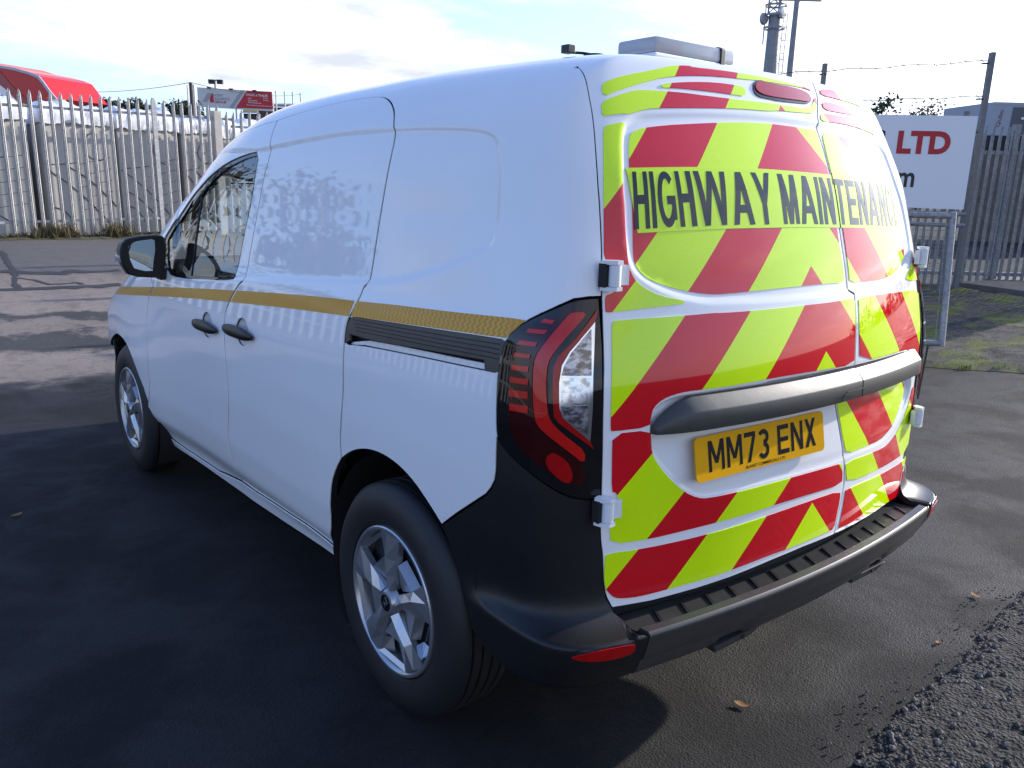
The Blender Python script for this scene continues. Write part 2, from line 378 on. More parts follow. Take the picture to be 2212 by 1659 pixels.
M['rubber'] = simple('tyre_rubber', (.009, .009, .010), .6, var=.25, vscale=18, bump=.06)
M['rim'] = simple('silver_wheel_paint', (.42, .43, .45), .30, metal=.75, coat=.4, var=.03)
M['rimdark'] = simple('wheel_recess_paint', (.05, .05, .055), .5, metal=.5, var=.05)
M['chrome'] = simple('chrome', (.72, .74, .77), .12, metal=1.0, var=.03)
M['red_lens'] = simple('red_lens', (.36, .003, .004), .12, coat=1.0, var=.1, vscale=60)
M['red_glow'] = simple('bright_red_lens', (.52, .008, .006), .14, coat=1.0, var=.06, vscale=50)
M['dark_lens'] = simple('dark_red_lens', (.030, .0015, .002), .08, coat=1.0, var=.1)
M['seat'] = simple('seat_fabric', (.03, .03, .033), .9, var=.2, vscale=60)
M['orange'] = simple('amber_lens', (.35, .12, .02), .3, var=.1)
t = NT('smoked_reflector'); nz = t.noise(t.scale(t.coord(), 30, 30, 60), 1.5, 4); t.set(Base_Color=t.mix(t.map(nz, .4, .65), (.10, .085, .085), (.45, .45, .50)), Roughness=.12, Metallic=.5, Coat_Weight=1.0); M['smoked'] = t.m
t = NT('clear_reflector'); w = t.noise(t.scale(t.coord(), 60, 60, 60), 1.0, 3); t.set(Base_Color=t.mix(t.map(w, .35, .6), (.35, .36, .38), (.85, .87, .92)), Roughness=.15, Metallic=.8, Coat_Weight=1.0); M['clearref'] = t.m
# glass of the cab: tinted, see-through
t = NT('window_glass'); t.set(Base_Color=(.55, .62, .60), Roughness=.0, IOR=1.5, Transmission_Weight=1.0)
tr = t.n('ShaderNodeBsdfTransparent'); tr.inputs[0].default_value = (.62, .68, .66, 1); gl = t.n('ShaderNodeBsdfGlossy'); gl.inputs['Roughness'].default_value = .01; gl.inputs[0].default_value = (.95, .97, 1, 1)
fr = t.n('ShaderNodeFresnel'); fr.inputs[0].default_value = 1.75; ms = t.n('ShaderNodeMixShader'); t.l(fr.outputs[0], ms.inputs[0]); t.l(tr.outputs[0], ms.inputs[1]); t.l(gl.outputs[0], ms.inputs[2]); t.l(ms.outputs[0], t.o.inputs[0]); M['glass'] = t.m
t = NT('clear_plastic_lens'); tr = t.n('ShaderNodeBsdfTransparent'); tr.inputs[0].default_value = (.86, .90, .93, 1); gl = t.n('ShaderNodeBsdfGlossy'); gl.inputs['Roughness'].default_value = .05; df = t.n('ShaderNodeBsdfTranslucent'); df.inputs[0].default_value = (.85, .88, .92, 1); dd = t.n('ShaderNodeBsdfDiffuse'); dd.inputs[0].default_value = (.8, .83, .87, 1); m1 = t.n('ShaderNodeMixShader'); m1.inputs[0].default_value = .45; t.l(df.outputs[0], m1.inputs[1]); t.l(dd.outputs[0], m1.inputs[2]); m2 = t.n('ShaderNodeMixShader'); m2.inputs[0].default_value = .75; t.l(tr.outputs[0], m2.inputs[1]); t.l(m1.outputs[0], m2.inputs[2])
fr = t.n('ShaderNodeFresnel'); fr.inputs[0].default_value = 1.5; ms = t.n('ShaderNodeMixShader'); t.l(fr.outputs[0], ms.inputs[0]); t.l(m2.outputs[0], ms.inputs[1]); t.l(gl.outputs[0], ms.inputs[2]); t.l(ms.outputs[0], t.o.inputs[0]); M['clearplastic'] = t.m
M['mirror'] = simple('mirror_glass', (.55, .60, .60), .02, metal=1.0, var=.01)
RED, YEL = (.60, .004, .012), (.62, .88, .002)
def chevron(name, xc, v0, per):
    t = NT(name); sp = t.n('ShaderNodeSeparateXYZ'); t.l(t.coord(), sp.inputs[0])
    v = t.math('ADD', sp.outputs[2], t.math('ABSOLUTE', t.math('SUBTRACT', sp.outputs[0], xc)))
    fr = t.math('FRACT', t.math('DIVIDE', t.math('SUBTRACT', v, v0-10*per), per))
    is_red = t.math('LESS_THAN', fr, .5)
    cell = t.n('ShaderNodeTexVoronoi'); cell.inputs['Scale'].default_value = 260; t.l(t.coord(), cell.inputs['Vector'])
    k = t.map(cell.outputs[0], 0, .6, .96, 1.03, False)
    c = t.mix(is_red, YEL, RED)
    mm = t.n('ShaderNodeVectorMath', operation='SCALE'); t.l(c, mm.inputs[0]); t.l(k, mm.inputs[3])
    t.set(Base_Color=mm.outputs[0], Roughness=.4, Coat_Weight=1.0, Coat_Roughness=.03, Coat_IOR=1.55); t.b.inputs['Specular IOR Level'].default_value = 0.
    return t.m
# v = z + |x - xc|; red from v0 to v0 + per/2
M['chev_hi'] = chevron('chevron_vinyl_upper', -.02, 1.963, .4190)
M['chev_lo'] = chevron('chevron_vinyl_lower', .018, 1.540-.217*2, .4345)
t = NT('yellow_banner_vinyl'); t.set(Base_Color=YEL, Roughness=.4, Coat_Weight=1.0, Coat_Roughness=.04, Coat_IOR=1.55); t.b.inputs['Specular IOR Level'].default_value = 0.; nz = t.noise(t.coord(), 40, 3); t.bump(nz, .02, .002); M['banner'] = t.m
M['ink'] = simple('black_vinyl', (.012, .012, .014), .4, coat=1.0, var=.1)
# reflective amber tape with a fine scale pattern
t = NT('amber_reflective_tape'); sp = t.n('ShaderNodeSeparateXYZ'); t.l(t.coord(), sp.inputs[0])
ph = t.math('ADD', t.math('MULTIPLY', sp.outputs[1], 330), t.math('MULTIPLY', t.math('SINE', t.math('MULTIPLY', sp.outputs[2], 420)), 1.2))
sw = t.math('SINE', ph); nz = t.noise(t.coord(), 3, 2)
c = t.mix(t.map(sw, -.4, .4), (.52, .19, .004), (.60, .36, .004)); c2 = t.mix(t.map(nz, .4, .65), c, (.56, .26, .004))
t.set(Base_Color=c2, Roughness=.35, Coat_Weight=.35, Coat_Roughness=.08); t.b.inputs['Specular IOR Level'].default_value = .2; M['tape'] = t.m
M['plate'] = simple('yellow_plate', (.72, .36, .008), .25, coat=.5, var=.02)

# ---- van body as an implicit surface, van frame: x right, y forward, z up, origin on the ground under the rear axle
def table(kn, lo, hi, sig):
    kn = np.array(kn, float); t = np.arange(lo - 4*sig, hi + 4*sig, .002)
    # linear extrapolation beyond the end knots
    v = np.interp(t, kn[:, 0], kn[:, 1])
    s0 = (kn[1,1]-kn[0,1])/(kn[1,0]-kn[0,0]); s1 = (kn[-1,1]-kn[-2,1])/(kn[-1,0]-kn[-2,0])
    v = np.where(t < kn[0,0], kn[0,1]+s0*(t-kn[0,0]), np.where(t > kn[-1,0], kn[-1,1]+s1*(t-kn[-1,0]), v))
    n = int(3*sig/.002); g = np.exp(-.5*(np.arange(-n, n+1)*.002/sig)**2); g /= g.sum()
    v = np.convolve(np.pad(v, n, mode='edge'), g, mode='valid')
    return lambda q: np.interp(q, t, v)
def smax(a, b, k):
    h = np.maximum(k-np.abs(a-b), 0)/k
    return np.maximum(a, b) + h*h*h*k/6
def smin(a, b, k): return -smax(-a, -b, k)
def sstep(a, b, t):
    u = np.clip((t-a)/(b-a), 0, 1); return u*u*(3-2*u)
P = json.loads('{"S": [[0.15, 0.7907], [0.3, 0.8307], [0.38, 0.8787], [0.5, 0.9037], [0.7, 0.921], [0.85, 0.9254], [1.0, 0.9209], [1.12, 0.9073], [1.195, 0.8945], [1.215, 0.8813], [1.3, 0.8583], [1.45, 0.8207], [1.6, 0.7909], [1.7, 0.7604], [1.8, 0.7229]], "TR": 0.0482, "TRy": 0.3, "TF": 0.0357, "TFy": 2.1, "H": [[-0.7, 1.7941], [-0.5, 1.8614], [-0.2, 1.8741], [0.3, 1.8866], [0.9, 1.8816], [1.4, 1.8606], [1.8, 1.7992], [2.1, 1.7178]], "HC": 0.0417, "Y": [[0.4, -0.7485], [0.66, -0.7445], [0.9, -0.7468], [1.06, -0.7463], [1.16, -0.7306], [1.25, -0.7132], [1.33, -0.7003], [1.55, -0.6472], [1.75, -0.5554], [1.85, -0.5035]], "YC": 0.1633, "kSR": 0.1709, "kSH": 0.3338, "kRH": 0.0581, "WS": [1.8329, 1.7417, 2.8332, 1.14], "BN": [[2.7, 1.2253], [3.0, 1.1168], [3.3, 1.0212], [3.55, 0.9135], [3.7, 0.7819]], "NO": 3.6802}')
def build(P, ds=None, dr=None):
    S = table(P['S'], .0, 2.0, .018); H = table(P['H'], -1., 4., .12); Y = table(P['Y'], .0, 2.2, .035)
    BN = table(P['BN'], 2., 4., .08)
    y0,z0,y1,z1 = P['WS']; ws = np.array([z0-z1, y1-y0]); ws /= np.linalg.norm(ws)
    def side(x, y, z):
        w = S(z)
        tr = np.maximum(P['TRy']-y, 0); tf = np.maximum(y-P['TFy'], 0)
        w = w - P['TR']*tr**2 - P['TF']*tf**2 + .036*np.exp(-((y-2.55)/.50)**2)*sstep(.10, .40, z)*(1-sstep(.62, 1.02, z))
        return np.abs(x)-w
    def f(x, y, z):
        s = side(x, y, z)
        if ds is not None: s = s + ds(y, z)
        top = z - H(y) + P['HC']*x*x
        wsf = (y-y0)*ws[0] + (z-z0)*ws[1] + .10*x*x
        top = smax(top, wsf, .25)
        bn = z - BN(y) + .10*x*x
        top = smin(top, np.maximum(bn, y-9), .06)      # windscreen meets the bonnet in a hollow
        rear = Y(z) + P['YC']*x*x - y
        if dr is not None: rear = rear + dr(x, z)
        nose = y - P['NO'] + .28*x*x + .05*(z-.6)**2
        r = smax(s, top, P['kSH'])
        r = smax(r, nose, .30)
        q = smax(top, rear, P['kRH'])
        r2 = smax(smax(s, rear, P['kSR']), r, .02)
        return smax(r2, q, .02)
    return f

CB = dict(x=.45, y0=-.25, y1=3.0, z0=.5, z1=1.55, r=.45)
def dom_ray(dom, ab):
    a, b = ab[:, 0], ab[:, 1]; r = CB['r']; one = np.ones_like(a)
    if dom in 'LR':
        cy = np.clip(a, CB['y0'], CB['y1']); cz = np.minimum(b, CB['z1']); s = -1. if dom == 'L' else 1.
        return np.stack([s*CB['x']*one, cy, cz], 1), np.stack([s*one, (a-cy)/r, (b-cz)/r], 1)
    if dom in 'BF':   # B = rear face, F = front face
        cx = np.clip(a, -CB['x'], CB['x']); cz = np.minimum(b, CB['z1']); s = -1. if dom == 'B' else 1.
        return np.stack([cx, (CB['y0'] if dom == 'B' else CB['y1'])*one, cz], 1), np.stack([(a-cx)/r, s*one, (b-cz)/r], 1)
    cx = np.clip(a, -CB['x'], CB['x']); cy = np.clip(b, CB['y0'], CB['y1'])
    return np.stack([cx, cy, CB['z1']*one], 1), np.stack([(a-cx)/r, (b-cy)/r, one], 1)
def dom_inv(dom, p):
    r = CB['r']; x, y, z = p[:, 0], p[:, 1], p[:, 2]
    def un(v, lo, hi, t):
        return np.where(v < lo, lo+(v-lo)*r/t, np.where(v > hi, hi+(v-hi)*r/t, v))
    if dom in 'LR':
        t = np.abs(x)-CB['x']; return np.stack([un(y, CB['y0'], CB['y1'], t), un(z, -9, CB['z1'], t)], 1)
    if dom in 'BF':
        t = np.abs(y-(CB['y0'] if dom == 'B' else CB['y1'])); return np.stack([un(x, -CB['x'], CB['x'], t), un(z, -9, CB['z1'], t)], 1)
    t = z-CB['z1']; return np.stack([un(x, -CB['x'], CB['x'], t), un(y, CB['y0'], CB['y1'], t)], 1)
def solve(dom, ab, f):
    ab = np.asarray(ab, float); C, D = dom_ray(dom, ab)
    lo = np.zeros(len(ab)); hi = np.full(len(ab), 1.4)
    for _ in range(34):
        m = (lo+hi)/2; p = C+m[:, None]*D
        o = f(p[:, 0], p[:, 1], p[:, 2]) > 0
        hi = np.where(o, m, hi); lo = np.where(o, lo, m)
    return C+lo[:, None]*D
def normals(p, f, e=.004):
    g = np.stack([f(*(p+np.eye(3)[i]*e).T)-f(*(p-np.eye(3)[i]*e).T) for i in range(3)], 1)
    return g/np.linalg.norm(g, axis=1, keepdims=True)

def hground(x, y):
    """height of the yard: the plane the van stands on, easing into the level ground round it"""
    x = np.asarray(x, float); y = np.asarray(y, float)
    near = -.016916*x - .028554*y
    far = .12 - .037*np.clip(x-.4, 0, 3.8)*sstep(9., 14., y)*(1-sstep(8., 12., x)) - .06*sstep(0, 8, -x)
    w = sstep(3.8, 10., np.hypot(x-.3, y-1.4))
    return near*(1-w)+far*w

E = json.loads('{"PR":[9.716,3.094,0.12],"PL_top":[9.573,5.345,3.311],"sign":[[8.413,3.817,2.349],[9.134,2.898,2.342],[8.848,2.751,1.215],[8.443,3.28,1.219]],"asphalt_edge":[[1.488,-0.848,-0.002],[1.247,-0.869,0.004],[0.99,-0.89,0.008],[0.735,-0.943,0.014],[0.593,-0.939,0.016],[0.465,-0.925,0.018],[0.32,-0.938,0.021],[0.169,-0.951,0.024],[0.071,-0.968,0.026],[-0.06,-0.986,0.028]],"verge":[[5.594,1.594,-0.102],[5.67,1.451,-0.097],[5.77,1.237,-0.088],[5.924,1.024,-0.077],[6.011,0.824,-0.069]],"slab":[[10.044,3.271,0.12],[10.019,2.933,0.119],[9.982,2.622,0.118],[9.908,2.304,0.117]],"seam1":[[-0.433,10.724,0.107],[-0.305,10.698,0.105],[-0.069,10.515,0.097],[0.251,10.405,0.091],[0.369,10.507,0.096],[0.599,10.386,0.088],[0.956,10.411,0.088]],"seam2":[[-0.61,9.505,0.038],[-0.375,9.475,0.034],[-0.07,9.451,0.029],[0.184,9.442,0.027],[0.44,9.412,0.024],[0.717,9.433,0.025]],"seam3":[[-0.058,13.412,0.12],[-0.09,12.85,0.12],[-0.189,11.851,0.12],[-0.262,10.894,0.112],[-0.337,10.244,0.084],[-0.419,9.573,0.041]],"seam4":[[-0.319,10.196,0.081],[-0.156,10.019,0.069],[-0.052,9.677,0.046],[0.194,9.675,0.044],[0.259,9.73,0.048],[0.303,9.567,0.036]],"leaves":[[-1.547,2.325,-0.04],[-0.07,-0.634,0.019],[1.275,-0.75,-0.0],[0.794,-0.826,0.01],[-1.253,2.787,-0.059],[1.187,-0.083,-0.018],[2.438,-0.227,-0.035],[-1.352,1.834,-0.03]],"bill":[[15.396,49.22,5.647],[18.752,46.446,5.488],[18.629,46.208,4.483],[15.248,48.958,4.509]],"bldg":[[27.784,68.873,6.919],[32.889,64.713,6.86],[32.843,64.643,6.539],[27.726,68.784,6.515],[27.475,68.402,4.771],[32.612,64.291,4.933]],"flag":[[25.02,60.358,6.584],[25.527,59.944,6.576],[25.99,59.565,6.566],[26.435,59.186,6.511]],"pole1":[[10.854,36.662,4.825],[10.714,36.289,3.375]],"pole2":[[10.227,34.418,4.554],[10.128,34.075,3.293]],"pole3":[[10.017,34.582,4.534],[9.921,34.416,3.808]],"flood1":[[17.59,53.029,6.439],[18.003,52.695,6.439],[17.786,52.865,6.424],[17.738,52.739,5.931]],"flood2":[[9.355,50.007,5.288],[9.671,49.748,5.28],[9.486,49.888,5.25],[9.443,49.662,4.475]],"lorry":[[1.753,25.1,3.887],[1.966,24.924,3.876],[2.315,24.619,3.81],[2.611,24.347,3.716],[2.789,24.172,3.624],[2.861,24.06,3.464],[2.929,23.941,3.274],[3.024,23.795,3.07],[2.796,23.96,3.01],[2.551,24.144,2.966],[2.348,24.336,3.049],[2.195,24.548,3.31],[2.061,24.734,3.542],[1.948,24.895,3.745],[1.762,25.113,3.947]],"cabin":[[20.207,7.316,3.411],[21.387,6.379,3.47],[21.274,6.207,2.687],[20.042,7.191,2.64],[20.56,6.993,3.302],[21.368,6.351,3.341],[20.392,6.913,2.659]],"mast":[[36.941,25.69,11.375],[36.589,25.298,9.358],[35.967,24.874,6.592],[36.321,25.425,9.087],[36.593,25.287,9.334]],"lampp":[[33.812,22.186,9.233],[33.027,21.727,5.969],[33.332,22.587,9.268],[34.263,21.78,9.113],[34.11,21.957,9.27]],"treesL":[[8.646,52.023,5.618],[8.943,51.661,5.257],[9.416,51.334,5.426],[9.809,50.885,5.037],[10.384,50.363,4.869],[10.799,49.948,4.635],[12.001,48.985,4.673],[13.923,47.489,4.858],[14.347,47.087,4.685]],"treesR":[[36.195,18.86,5.079],[37.891,17.451,4.98],[38.874,16.545,4.653],[39.706,15.793,4.424]],"yellow":[[20.102,54.467,4.9],[20.871,53.845,4.903],[20.822,53.811,4.685],[20.085,54.401,4.661]],"horizonL":[[14.622,117.745,1.812],[36.328,100.194,1.96]],"mods":[[-0.293,2.237],[0.74,2.237],[0.982,2.214],[2.308,2.212],[2.419,2.178],[3.696,2.153],[3.786,2.164],[4.523,2.125],[4.722,2.097],[5.868,2.056]],"concpost":[[4.545,16.499,2.592],[4.717,16.531,2.591],[4.471,16.485,0.329]],"tube":[[4.782,1.1,1.339],[4.567,0.942,0.348],[4.443,1.054,0.382],[4.525,0.97,0.329],[4.492,0.946,0.179]],"P0":[0.376,15.728,0.145],"P1":[3.186,16.248,-0.001],"pal":[[0.148,2.697],[0.31,2.711],[0.478,2.712],[0.649,2.714],[0.824,2.715],[1.001,2.717],[1.182,2.719],[1.365,2.72],[1.542,2.722],[1.721,2.724],[1.903,2.725],[2.078,2.727],[2.256,2.729],[2.436,2.73],[2.619,2.732],[2.806,2.734],[2.96,2.735],[3.152,2.737],[3.36,2.739],[3.539,2.741],[3.728,2.742],[3.929,2.744],[4.119,2.746],[4.325,2.76]],"pal2":[[4.544,2.606],[4.709,2.602],[4.903,2.67],[5.107,2.671],[5.323,2.66],[5.544,2.675]],"covers":[[0.172,2.602],[0.553,2.621],[1.0,2.563],[1.564,2.603],[1.821,2.6],[2.285,2.567],[2.398,2.553],[2.917,2.587],[3.483,2.59],[3.734,2.548],[3.913,2.513],[4.392,2.506],[4.808,2.518],[5.44,2.48]],"dl":[0.983,0.182],"nl":[-0.182,0.983]}')

